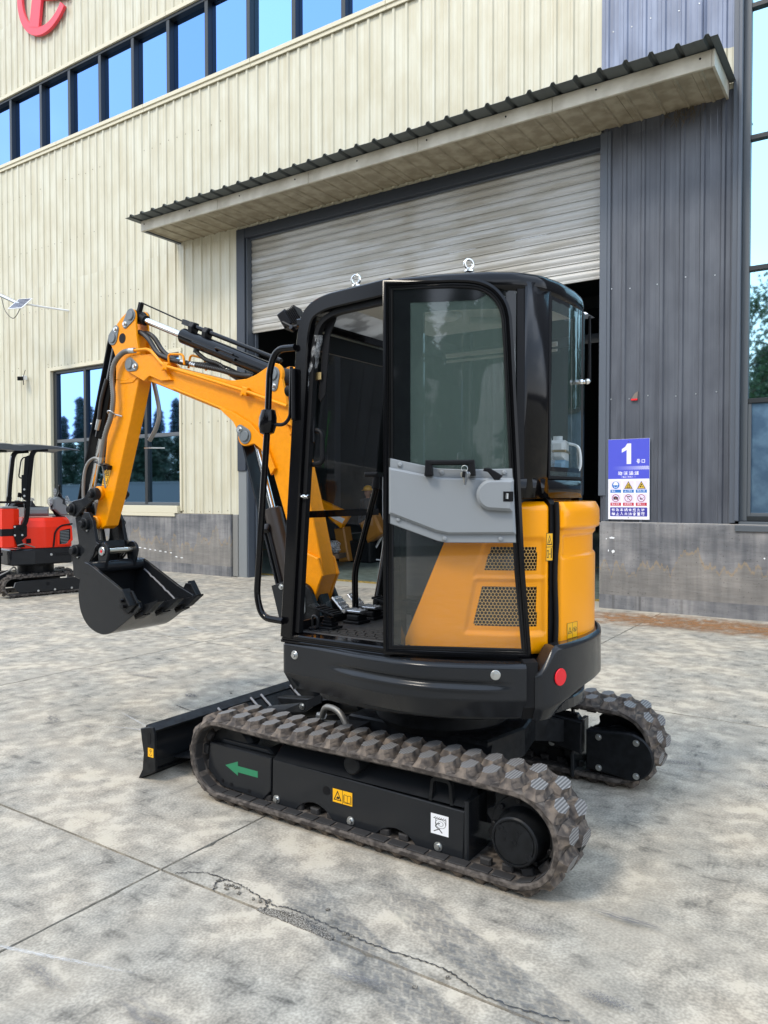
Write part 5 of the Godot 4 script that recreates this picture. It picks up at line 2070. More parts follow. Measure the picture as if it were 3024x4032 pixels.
	put("hood_seal", g, M.seal, X)
	g = G.new()
	var line := []
	for k in 12:
		line.append(pt(o, sgap + 0.008 + 0.004 * sin(k * 0.9), lerpf(0.935, 1.56, k / 11.0), 0.004 + 0.004 * float(k > 7)))
	g.tube(line, 0.011, 8)
	put("edge_trim", g, M.seal, X)
	# rear hood: shoulders stand out above, a shallow waist, then out again
	g = G.new()
	var r0 := sgap + 0.016
	var r1 := length_of(o) - 0.25
	var rs := func(s: float, y: float) -> Vector3:
		var off := 0.012
		off += 0.020 * smoothstep(1.432, 1.448, y)
		off -= 0.012 * smoothstep(1.31, 1.325, y) * smoothstep(1.418, 1.405, y) * smoothstep(r0 + 0.01, r0 + 0.05, s)
		off -= 0.020 * pow(clampf((y - 1.515) / 0.045, 0, 1), 1.6)
		off -= 0.022 * pow(clampf((r0 + 0.025 - s) / 0.025, 0, 1), 2.0)
		return pt(o, s, y, off)
	var ys := [0.905, 0.92, 1.0, 1.1, 1.2, 1.27, 1.30, 1.308, 1.316, 1.324, 1.332, 1.37, 1.40, 1.406, 1.412, 1.42, 1.43, 1.436, 1.442, 1.448, 1.456, 1.49, 1.515, 1.525, 1.535, 1.545, 1.553, 1.56]
	nx = 70
	sg = g.grp()
	for i in nx:
		var sa := lerpf(r0, r1, pow(float(i) / nx, 1.5))
		var sb := lerpf(r0, r1, pow(float(i + 1) / nx, 1.5))
		for j in ys.size() - 1:
			g.quad(rs.call(sa, ys[j]), rs.call(sb, ys[j]), rs.call(sb, ys[j + 1]), rs.call(sa, ys[j + 1]), sg)
		var a: Vector3 = rs.call(sa, 1.56)
		var b: Vector3 = rs.call(sb, 1.56)
		g.quad(a, b, Vector3(b.x * 0.8, 1.565, b.z * 0.8), Vector3(a.x * 0.8, 1.565, a.z * 0.8))
	var rear := put("rear_hood", g, M.yellow, X)
	var q0 := s_at(o, Vector2(0.7785, 0.31))
	decal("round", pt(o, q0, 0.95, 0.0135), pt(o, q0 + 0.088, 0.95, 0.0135), pt(o, q0 + 0.088, 1.02, 0.0135), pt(o, q0, 1.02, 0.0135), rear, "yellow hot surface label")

var CABN: Node3D
func make_cab() -> void:
	var c := Node3D.new()
	c.name = "cab"
	X.add_child(c)
	CABN = c
	var o := spline(v2(CAB), 5)
	var sq := func(a: float, b: float) -> Array: return [Vector2(-a, -b), Vector2(a, -b), Vector2(a, b), Vector2(-a, b)]
	var round_sq := v2([-0.036, -0.024, -0.030, -0.030, 0.030, -0.030, 0.036, -0.024, 0.036, 0.024, 0.030, 0.030, -0.030, 0.030, -0.036, 0.024])
	# front pillar that bends into the roof rail
	var line := v2([-0.438, 0.905, -0.330, 2.33, -0.300, 2.44, -0.20, 2.478, 0.16, 2.497])
	line = fillet(line, 0.13, 8)
	var g := G.new()
	g.sweep(to_z(line, 0.758), round_sq, Vector3(0, 0, 1), false, true)
	put("front_pillar", g, M.black_gloss, c)
	var inner := []
	for p in line:
		inner.append(p + Vector2(0.045, -0.042 if p.y > 2.3 else 0.0))
	g = G.new()
	g.sweep(to_z(fillet(v2([-0.386, 0.93, -0.282, 2.29, -0.245, 2.395, -0.16, 2.432, 0.16, 2.447]), 0.1, 8), 0.748), sq.call(0.012, 0.016), Vector3(0, 0, 1))
	put("door_seal", g, M.seal, c)
	# sill and step
	g = G.new()
	g.box(Vector3(-0.155, 0.905, 0.735), Vector3(0.63, 0.03, 0.09), Basis.IDENTITY, 0.006)
	g.box(Vector3(-0.155, 0.886, 0.772), Vector3(0.63, 0.012, 0.03), Basis.IDENTITY, 0.003)
	put("door_sill", g, M.black_gloss, c)
	g = G.new()
	g.box(Vector3(-0.155, 0.898, 0.782), Vector3(0.62, 0.006, 0.006), Basis.IDENTITY, 0.0)
	put("sill_trim", g, M.black_gloss, c)
	# roof: crowned lid with a rounded edge
	var plan0 := v2([-0.135, 0.765, 0.0, 0.768, 0.14, 0.765, 0.35, 0.712, 0.55, 0.624, 0.665, 0.545, 0.735, 0.44, 0.766, 0.28, 0.768, 0.1, 0.76, 0.0, 0.735, -0.075, -0.135, -0.08])
	var ro := fillet(plan0, 0.03, 3, true)
	var cc := Vector2(0.3, 0.34)
	var rings := []
	for q in [[0.955, 2.462], [0.976, 2.470], [0.985, 2.485], [0.983, 2.508], [0.970, 2.526], [0.945, 2.538], [0.89, 2.547], [0.5, 2.556]]:
		var ring := []
		for p in ro:
			var d: Vector2 = cc + (p - cc) * q[0]
			ring.append(Vector3(d.x, q[1], d.y))
		rings.append(ring)
	g = G.new()
	g.loft(rings, true, -1, false, true)
	put("roof", g, M.black_gloss, c)
	g = G.new()
	var hl := []
	for p in ro:
		hl.append(cc + (p - cc) * 0.95)
	hl = plan(hl)
	g.prism(hl, 2.45, 2.458, PLAN)
	put("headliner", g, M.liner, c)
	g = G.new()
	g.lathe([Vector2(0, 0), Vector2(0.06, 0), Vector2(0.075, 0.012), Vector2(0.075, 0.02)], Transform3D(Basis(Vector3(1.3, 0, 0), Vector3(0, 0, 1), Vector3(0, 1, 0)), Vector3(0.18, 2.43, 0.35)), 24)
	put("ceiling_lamp", g, M.white_plastic, c)
	g = G.new()
	g.tube([Vector3(0.30, 2.42, 0.30), Vector3(0.42, 2.425, 0.18), Vector3(0.5, 2.43, 0.02)], 0.018, 8)
	put("roof_rib", g, M.liner, c)
	g = G.new()
	g.box(Vector3(0.30, 2.33, -0.03), Vector3(0.62, 0.022, 0.022), Basis.IDENTITY, 0.004)
	g.box(Vector3(0.30, 2.30, -0.03), Vector3(0.62, 0.012, 0.014), Basis.IDENTITY, 0.003)
	put("blind_rail", g, mat(0.42, 0.4, 0.36, 0.5), c)
	# film-covered skylight at the front of the roof
	g = G.new()
	g.box(Vector3(-0.262, 2.475, 0.34), Vector3(0.27, 0.006, 0.76), Basis(Vector3(0, 0, 1), 0.24))
	put("skylight", g, M.film, c, "cloudy film covered skylight")
	g = G.new()
	g.box(Vector3(-0.118, 2.488, 0.34), Vector3(0.04, 0.035, 0.80), Basis.IDENTITY, 0.006)
	put("roof_header", g, M.black_gloss, c)
	# front screen: top rail, glazing frame, middle bar, lower pane, right pillar
	g = G.new()
	g.box(Vector3(-0.372, 2.415, 0.34), Vector3(0.05, 0.035, 0.82), Basis.IDENTITY, 0.006)
	put("front_rail", g, M.black_gloss, c)
	g = G.new()
	g.box(Vector3(-0.385, 2.345, 0.34), Vector3(0.022, 0.085, 0.78), Basis(Vector3(0, 0, 1), -0.07), 0.004)
	put("screen_header", g, M.black_matt, c)
	g = G.new()
	g.quad(Vector3(-0.463, 1.50, 0.74), Vector3(-0.463, 1.50, -0.04), Vector3(-0.395, 2.31, -0.04), Vector3(-0.395, 2.31, 0.74))
	put("front_glass", g, M.glass_clear, c)
	g = G.new()
	g.quad(Vector3(-0.47, 0.93, 0.74), Vector3(-0.47, 0.93, -0.04), Vector3(-0.462, 1.48, -0.04), Vector3(-0.462, 1.48, 0.74))
	put("lower_front_glass", g, M.glass_clear, c)
	g = G.new()
	g.box(Vector3(-0.452, 1.493, 0.36), Vector3(0.03, 0.034, 0.76), Basis.IDENTITY, 0.005)
	put("screen_bar", g, M.black_gloss, c)
	g = G.new()
	g.tube(spline([Vector3(-0.36, 2.41, -0.13), Vector3(-0.39, 1.9, -0.13), Vector3(-0.42, 1.45, -0.12), Vector3(-0.44, 1.15, -0.08), Vector3(-0.46, 0.9, -0.03)]), 0.038, 10)
	put("right_pillar", g, M.black_gloss, c)
	# right wall: glass over a low panel
	g = G.new()
	g.box(Vector3(0.16, 1.16, -0.065), Vector3(1.16, 0.5, 0.02), Basis.IDENTITY, 0.004)
	put("right_panel", g, M.black_matt, c)
	g = G.new()
	g.quad(Vector3(-0.38, 1.42, -0.06), Vector3(0.70, 1.42, -0.06), Vector3(0.70, 2.43, -0.06), Vector3(-0.36, 2.43, -0.06))
	put("right_glass", g, M.glass_clear, c)
	for x in [0.10, 0.70]:
		g = G.new()
		g.box(Vector3(x, 1.92, -0.06), Vector3(0.05, 1.04, 0.04), Basis.IDENTITY, 0.006)
		put("right_post", g, M.black_gloss, c)
	# left rear: fixed side pane, pillar, wrap-round rear quarter pane, low panel
	var sp0 := s_at(o, Vector2(0.672, 0.512))
	var sp1 := s_at(o, Vector2(0.733, 0.385))
	var se := length_of(o)
	put("rear_pillar", band(o, sp0, sp1, v2([-0.03, 1.575, 0.0, 1.577, 0.004, 2.50, -0.03, 2.51]), 10, false), M.black_gloss, c)
	put("low_panel", band(o, 0.0, se, v2([-0.03, 1.575, 0.0, 1.577, 0.001, 1.66, -0.03, 1.668]), 24, false), M.black_gloss, c)
	g = band(o, 0.02, sp0, v2([-0.010, 1.66, -0.008, 2.46]), 14)
	put("side_glass", g, M.glass, c)
	for q in [[0.03, 0.05], [sp0 - 0.034, sp0]]:
		put("side_frame", band(o, q[0], q[1], v2([-0.02, 1.66, 0.001, 1.662, 0.001, 2.47, -0.02, 2.475]), 2), M.black_matt, c)
	for q in [[0.06, 0.15], [sp0 - 0.085, sp0 - 0.036]]:
		put("side_frit", band(o, q[0], q[1], v2([-0.012, 1.67, -0.007, 2.46]), 3), M.frit, c)
	put("side_frit", band(o, 0.06, sp0 - 0.036, v2([-0.0115, 2.385, -0.0065, 2.46]), 12), M.frit, c)
	g = band(o, sp1 + 0.002, se, v2([-0.006, 1.672, -0.006, 2.492]), 20, false)
	put("quarter_glass", g, M.glass, c)
	put("quarter_frit", band(o, sp1 + 0.004, sp1 + 0.03, v2([-0.0075, 1.674, -0.0045, 2.49]), 3), M.frit, c)
	put("quarter_frit", band(o, sp1 + 0.004, se, v2([-0.0078, 1.674, -0.0042, 1.715]), 18), M.frit, c)
	put("quarter_frit", band(o, sp1 + 0.004, se, v2([-0.0078, 2.40, -0.0042, 2.49]), 18), M.frit, c)
	put("quarter_frit", band(o, se - 0.028, se - 0.002, v2([-0.0078, 1.68, -0.0042, 2.45]), 3), M.frit, c)
	for q in [[1.660, 1.676], [2.478, 2.496]]:
		put("quarter_frame", band(o, sp1 - 0.002, se, v2([-0.012, q[0], 0.003, q[0] + 0.002, 0.003, q[1] - 0.002, -0.012, q[1]]), 20), M.black_matt, c)
	put("quarter_frame", band(o, sp1 - 0.004, sp1 + 0.008, v2([-0.012, 1.66, 0.0035, 1.662, 0.0035, 2.49, -0.012, 2.495]), 2), M.black_matt, c)
	put("door_post", band(o, 0.0, 0.05, v2([-0.05, 0.90, 0.0, 0.902, 0.0, 2.47, -0.05, 2.475]), 3), M.black_gloss, c)
	# rear right post and the back wall below the glass
	g = G.new()
	g.box(Vector3(0.715, 2.03, -0.055), Vector3(0.04, 0.88, 0.03), Basis.IDENTITY, 0.006)
	put("rear_post", g, M.black_gloss, c)
	g = G.new()
	g.prism(plan(v2([0.16, 0.60, 0.35, 0.55, 0.52, 0.46, 0.62, 0.36, 0.66, 0.2, 0.66, -0.05, 0.16, -0.05])), 0.9, 1.10, PLAN)
	put("seat_box", g, M.black_matt, c)
	# lifting eyes
	for q in [[-0.15, 0.60, 2.545], [0.41, 0.52, 2.545]]:
		var e := sub("lifting_eye", X, Vector3(q[0], q[2], q[1]))
		g = G.new()
		g.cyl(Vector3(0, 0, 0), Vector3(0, 0.036, 0), 0.017, -1.0, 14)
		put("boss", g, M.black_steel, e)
		g = G.new()
		g.lathe([Vector2(0.0, 0), Vector2(0.020, 0), Vector2(0.020, 0.008), Vector2(0.011, 0.014), Vector2(0.0, 0.016)], Transform3D(PLAN.basis, Vector3(0, 0.036, 0)), 16)
		var ring := []
		for k in 20:
			ring.append(Vector3(0.021 * cos(TAU * k / 20), 0.07 + 0.021 * sin(TAU * k / 20), 0).rotated(Vector3.UP, 0.2 if q[0] < 0 else 1.0))
		g.tube(ring, 0.0062, 8, true)
		put("eye_bolt", g, M.chrome, e)
	# grab rail, mirror and its clamp
	g = G.new()
	g.tube(to_z(fillet(v2([-0.36, 2.285, -0.475, 2.288, -0.520, 2.20, -0.535, 1.94, -0.575, 1.50, -0.598, 1.24, -0.612, 1.09, -0.575, 0.99, -0.44, 0.985]), 0.075, 6), 0.80), 0.0165, 12)
	put("grab_rail", g, M.black_gloss, c)
	g = G.new()
	g.lathe([Vector2(0.022, -0.06), Vector2(0.034, -0.055), Vector2(0.043, -0.02), Vector2(0.043, 0.02), Vector2(0.034, 0.055), Vector2(0.022, 0.06)], Transform3D(Basis(Vector3(1, 0, 0), Vector3(0.0, 0, -1), Vector3(0.08, 1, 0)), Vector3(-0.534, 1.945, 0.80)), 18)
	put("mirror_clamp", g, M.black_gloss, c)
	g = G.new()
	g.tube(fillet([Vector3(-0.50, 1.93, 0.80), Vector3(-0.43, 1.925, 0.80), Vector3(-0.40, 1.96, 0.79), Vector3(-0.40, 2.20, 0.78)], 0.03, 5), 0.009, 9)
	put("mirror_stay", g, M.black_gloss, c)
	g = G.new()
	g.box(Vector3(-0.393, 2.065, 0.75), Vector3(0.018, 0.24, 0.15), Basis(Vector3.UP, 0.45), 0.006)
	put("mirror", g, M.black_matt, c)
	g = G.new()
	g.lathe([Vector2(0, 0), Vector2(0.02, 0), Vector2(0.028, 0.02), Vector2(0.026, 0.04), Vector2(0, 0.045)], Transform3D(Basis(Vector3(0, 0, 1), Vector3(0, 1, 0), Vector3(-1, 0, 0)), Vector3(-0.40, 2.09, 0.76)), 16)
	put("mirror_knuckle", g, M.seal, c)
	# work lamp at the front of the roof
	var wl := sub("work_lamp", X, Vector3(-0.50, 2.455, 0.66))
	var wb := Basis(Vector3.UP, 0.25) * Basis(Vector3(0, 0, 1), 0.55)
	g = G.new()
	g.box(Vector3(-0.02, 0, 0), Vector3(0.05, 0.085, 0.10), wb, 0.006)
	put("lamp_body", g, M.black_steel, wl)
	for k in 6:
		g = G.new()
		g.box(wb * Vector3(0.012 + 0.009 * k, 0.0, 0), Vector3(0.004, 0.078, 0.09), wb)
		put("fin", g, M.black_steel, wl)
	g = G.new()
	g.tube([Vector3(-0.01, -0.02, 0.055), Vector3(0.05, -0.05, 0.05), Vector3(0.12, -0.04, 0.04)], 0.01, 7)
	g.cyl(Vector3(0.05, -0.06, 0.04), Vector3(0.05, -0.05, 0.065), 0.012, -1.0, 8)
	put("bracket", g, M.black_steel, wl)
	# aerial on the rear corner
	var ae := sub("aerial", X, Vector3(0.775, 2.125, 0.005))
	g = G.new()
	g.cyl(Vector3(0.008, 0.0, 0.0), Vector3(0.008, 0.30, 0.0), 0.0085, 0.0055, 9)
	g.cyl(Vector3(0.008, 0.298, 0.0), Vector3(0.008, 0.312, 0.0), 0.0072, -1.0, 9, 0.002)
	put("whip", g, M.black_matt, ae)
	g = G.new()
	for q in [[0.0, 0.013], [-0.03, 0.015]]:
		g.lathe([Vector2(0, -0.014), Vector2(0.01, -0.01), Vector2(0.014, 0), Vector2(0.01, 0.01), Vector2(0, 0.014)], Transform3D(PLAN.basis, Vector3(0.008 + q[0], 0.0, 0.02 + q[1] * 0.5)), 14)
	g.tube([Vector3(0.008, 0, 0.01), Vector3(-0.04, 0.0, 0.03)], 0.009, 8)
	put("ball_mount", g, M.chrome, ae)

func make_cab_inside() -> void:
	var c := CABN
	var g := G.new()
	g.prism(plan(v2([-0.45, 0.68, 0.2, 0.68, 0.2, -0.05, -0.45, -0.05])), 0.897, 0.921, PLAN, 0.004)
	var fm := put("floor_mat", g, M.floor_mat, X)
	g = G.new()
	for r in 4:
		for k in 11:
			g.box(Vector3(-0.36 + 0.055 * k + 0.02 * (r % 2), 0.9225, 0.64 - 0.035 * r), Vector3(0.042, 0.004, 0.018), Basis(Vector3.UP, 0.15), 0.001)
	for r in 8:
		g.box(Vector3(0.02, 0.9225, 0.49 - 0.035 * r), Vector3(0.34 - 0.012 * r, 0.004, 0.018), Basis.IDENTITY, 0.001)
	var tr := put("mat_tread", g, M.floor_mat, fm)
	tr.set_meta("kind", "stuff")
	g = G.new()
	g.box(Vector3(-0.45, 0.94, 0.32), Vector3(0.012, 0.05, 0.72), Basis.IDENTITY, 0.003)
	put("kick_strip", g, M.black_matt, c)
	# pedals
	for q in [[-0.36, 0.555], [-0.34, 0.08]]:
		var p := sub("foot_pedal", X, Vector3(q[0], 0.921, q[1]))
		g = G.new()
		g.box(Vector3(0, 0.008, 0), Vector3(0.12, 0.014, 0.095), Basis.IDENTITY, 0.003)
		for k in 3:
			g.box(Vector3(0.01, 0.024 + 0.014 * k, 0), Vector3(0.07 - 0.012 * k, 0.013, 0.06 - 0.01 * k), Basis.IDENTITY, 0.003)
		g.prism(v2([-0.05, 0.0, -0.02, 0.0, -0.03, 0.09, -0.05, 0.09]), 0.03, 0.034)
		g.prism(v2([-0.05, 0.0, -0.02, 0.0, -0.03, 0.09, -0.05, 0.09]), -0.034, -0.03)
		put("boot", g, M.seal, p)
		g = G.new()
		var tilt := Basis(Vector3(0, 0, 1), -0.22)
		g.box(Vector3(0.005, 0.088, 0), Vector3(0.125, 0.012, 0.085), tilt, 0.004)
		for k in 5:
			g.box(Vector3(0.005, 0.088, 0) + tilt * Vector3(-0.05 + 0.025 * k, 0.008, 0), Vector3(0.006, 0.006, 0.08), tilt, 0.001)
		put("pad", g, M.seal, p)
	for q in [[-0.37, 0.335], [-0.38, 0.185]]:
		var p := sub("travel_pedal", X, Vector3(q[0], 0.921, q[1]))
		g = G.new()
		g.box(Vector3(0.03, 0.008, 0), Vector3(0.10, 0.014, 0.11), Basis.IDENTITY, 0.003)
		g.box(Vector3(0.03, 0.03, 0), Vector3(0.075, 0.03, 0.085), Basis.IDENTITY, 0.006)
		put("boot", g, M.seal, p)
		g = G.new()
		var up := Basis(Vector3(0, 0, 1), -0.75)
		g.box(Vector3(-0.075, 0.095, 0), Vector3(0.09, 0.01, 0.075), up, 0.003)
		g.box(Vector3(0.035, 0.062, 0), Vector3(0.085, 0.012, 0.075), Basis.IDENTITY, 0.003)
		for i in 4:
			for k in 3:
				var s := Vector3(-0.075, 0.095, 0) + up * Vector3(-0.028 + 0.028 * k, 0.005, -0.027 + 0.018 * i)
				g.cyl(s, s + up * Vector3(0, 0.006, 0), 0.0055, -1.0, 8)
				var s2 := Vector3(0.01 + 0.025 * k, 0.068, -0.027 + 0.018 * i)
				g.cyl(s2, s2 + Vector3(0, 0.005, 0), 0.0055, -1.0, 8)
		g.cyl(Vector3(-0.02, 0.062, -0.05), Vector3(-0.02, 0.062, 0.05), 0.011, -1.0, 10)
		put("tread_plate", g, M.pedal, p)
		g = G.new()
		var dz: float = -0.05 if q[1] > 0.25 else 0.06
		g.tube(fillet([Vector3(-0.025, 0.06, dz), Vector3(-0.028, 0.26, dz), Vector3(0.11, 0.70, dz), Vector3(0.12, 0.76, dz)], 0.05, 5), 0.0095, 9)
		put("travel_lever", g, M.black_gloss, p)
		g = G.new()
		g.cyl(Vector3(0.115, 0.70, dz), Vector3(0.122, 0.77, dz), 0.022, 0.018, 12, 0.005)
		g.box(Vector3(0.10, 0.775, dz), Vector3(0.085, 0.024, 0.05), Basis.IDENTITY, 0.008)
		put("lever_grip", g, M.seal, p)
	# wires and cap by the left pedal
	g = G.new()
	g.cyl(Vector3(-0.40, 0.921, 0.625), Vector3(-0.40, 0.935, 0.625), 0.022, -1.0, 16, 0.003)
	put("floor_plug", g, M.seal, c)
	g = G.new()
	g.tube(spline([Vector3(-0.43, 0.93, 0.59), Vector3(-0.42, 0.985, 0.6), Vector3(-0.385, 0.975, 0.605), Vector3(-0.39, 0.93, 0.6)]), 0.006, 6)
	put("cable", g, M.hose, c)
	# screen linkage and wrapped gas strut on the front pillar
	g = G.new()
	g.prism(v2([-0.185, 2.44, -0.165, 2.425, -0.175, 2.395, -0.205, 2.34, -0.235, 2.06, -0.262, 2.03, -0.275, 2.05, -0.245, 2.33, -0.215, 2.42]), 0.725, 0.733, Transform3D.IDENTITY, 0.002)
	put("screen_link", g, M.black_matt, c)
	g = G.new()
	g.cyl(Vector3(-0.262, 2.345, 0.742), Vector3(-0.325, 2.085, 0.742), 0.013, -1.0, 12)
	put("gas_strut", g, M.black_steel, c)
	g = G.new()
	var wrap := []
	for k in 14:
		wrap.append(Vector3(lerpf(-0.262, -0.326, k / 13.0) + 0.003 * sin(k * 2.1), lerpf(2.34, 2.075, k / 13.0), 0.745 + 0.003 * cos(k * 1.7)))
	g.tube(wrap, 0.021, 9)
	put("plastic_wrap", g, M.poly, c)
	g = G.new()
	g.box(Vector3(-0.268, 2.15, 0.742), Vector3(0.036, 0.035, 0.004), Basis.IDENTITY, 0.001)
	put("hinge_plate", g, M.brass, c)
	g = G.new()
	g.tube(fillet([Vector3(-0.31, 1.90, 0.73), Vector3(-0.255, 1.89, 0.73), Vector3(-0.25, 1.74, 0.73), Vector3(-0.315, 1.735, 0.73)], 0.03, 5), 0.012, 9)
	put("grab_handle", g, M.black_matt, c)
	g = G.new()
	g.box(Vector3(-0.315, 1.9, 0.735), Vector3(0.04, 0.12, 0.02), Basis.IDENTITY, 0.004)
	put("screen_latch", g, M.black_steel, c)
	g = G.new()
	g.cyl(Vector3(-0.355, 1.585, 0.765), Vector3(-0.325, 1.585, 0.775), 0.015, -1.0, 6)
	g.cyl(Vector3(-0.325, 1.585, 0.775), Vector3(-0.295, 1.583, 0.785), 0.0095, -1.0, 12, 0.002)
	put("striker_pin", g, M.chrome, c)
	# consoles, joysticks, seat under a plastic bag, washer tank, green stick
	g = G.new()
	g.box(Vector3(0.18, 1.36, 0.53), Vector3(0.30, 0.5, 0.14), Basis.IDENTITY, 0.02)
	put("left_console", g, M.seat, c)
	g = G.new()
	g.box(Vector3(0.16, 1.34, 0.03), Vector3(0.32, 0.5, 0.14), Basis.IDENTITY, 0.02)
	put("right_console", g, M.seat, c)
	for z in [0.50, 0.04]:
		g = G.new()
		g.lathe([Vector2(0.038, 0), Vector2(0.042, 0.006), Vector2(0.034, 0.012), Vector2(0.038, 0.02), Vector2(0.028, 0.03), Vector2(0.018, 0.035), Vector2(0.014, 0.08), Vector2(0.021, 0.12), Vector2(0.022, 0.16), Vector2(0.014, 0.19), Vector2(0, 0.195)], Transform3D(PLAN.basis * Basis(Vector3(0, 1, 0), -0.1), Vector3(0.13, 1.62 + (0.13 if z > 0.3 else 0.0), z)), 16)
		put("joystick", g, M.black_gloss, c)
	var seat := sub("seat", X, Vector3(0.45, 1.1, 0.3))
	g = G.new()
	g.box(Vector3(-0.05, 0.16, 0), Vector3(0.42, 0.14, 0.40), Basis.IDENTITY, 0.04)
	put("cushion", g, M.seat, seat)
	g = G.new()
	g.box(Vector3(0.13, 0.42, 0.0), Vector3(0.12, 0.58, 0.40), Basis(Vector3(0, 0, 1), -0.14), 0.035)
	put("backrest", g, M.seat, seat)
	g = G.new()
	var rings := []
	for q in [[0.44, 0.25], [0.50, 0.25], [0.56, 0.235], [0.62, 0.19], [0.67, 0.1], [0.675, 0.02]]:
		var ring := []
		for k in 22:
			var a := -TAU * k / 22
			var rr: float = q[1] * (0.86 + 0.16 * rng.randf())
			ring.append(Vector3(0.13 + 0.055 * q[0] + cos(a) * rr * 0.42, 0.13 + q[0] + 0.02 * rng.randfn() * 0.5, sin(a) * rr * 0.8))
		rings.append(ring)
	g.loft(rings, true, 0xFFFFFFFF)
	put("plastic_cover", g, M.poly, seat)
	var tank := sub("washer_tank", X, Vector3(0.675, 1.672, 0.12))
	tank.set_meta("label", "white washer bottle half full of blue fluid")
	g = G.new()
	g.box(Vector3(0, 0.125, 0), Vector3(0.08, 0.09, 0.19), Basis(Vector3.UP, 0.25), 0.015)
	g.cyl(Vector3(-0.01, 0.17, -0.02), Vector3(-0.01, 0.195, -0.02), 0.022, -1.0, 14)
	put("bottle", g, M.white_plastic, tank)
	g = G.new()
	g.box(Vector3(0, 0.042, 0), Vector3(0.0795, 0.075, 0.189), Basis(Vector3.UP, 0.25), 0.015)
	put("fluid", g, M.fluid, tank)
	g = G.new()
	g.box(Vector3(0.002, 0.12, 0), Vector3(0.084, 0.012, 0.194), Basis(Vector3.UP, 0.25), 0.002)
	put("strap", g, M.brass, tank)
	g = G.new()
	g.tube(spline([Vector3(0.04, 0.16, -0.02), Vector3(0.07, 0.14, -0.08), Vector3(0.07, 0.05, -0.1), Vector3(0.04, 0.01, -0.08)]), 0.007, 7)
	put("tube", g, M.white_plastic, tank)
	g = G.new()
	g.cyl(Vector3(-0.22, 1.66, 0.20), Vector3(-0.215, 2.02, 0.20), 0.005, -1.0, 7)
	put("green_rod", g, M.lime, c)

func ins(p: PackedVector2Array, d: float) -> PackedVector2Array:
	var q: PackedVector2Array = Geometry2D.offset_polygon(p, -d, Geometry2D.JOIN_MITER)[0]
	var a := 0.0
	for i in q.size():
		a += q[i].cross(q[(i + 1) % q.size()])
	if a < 0.0:
		q.reverse()
	return q

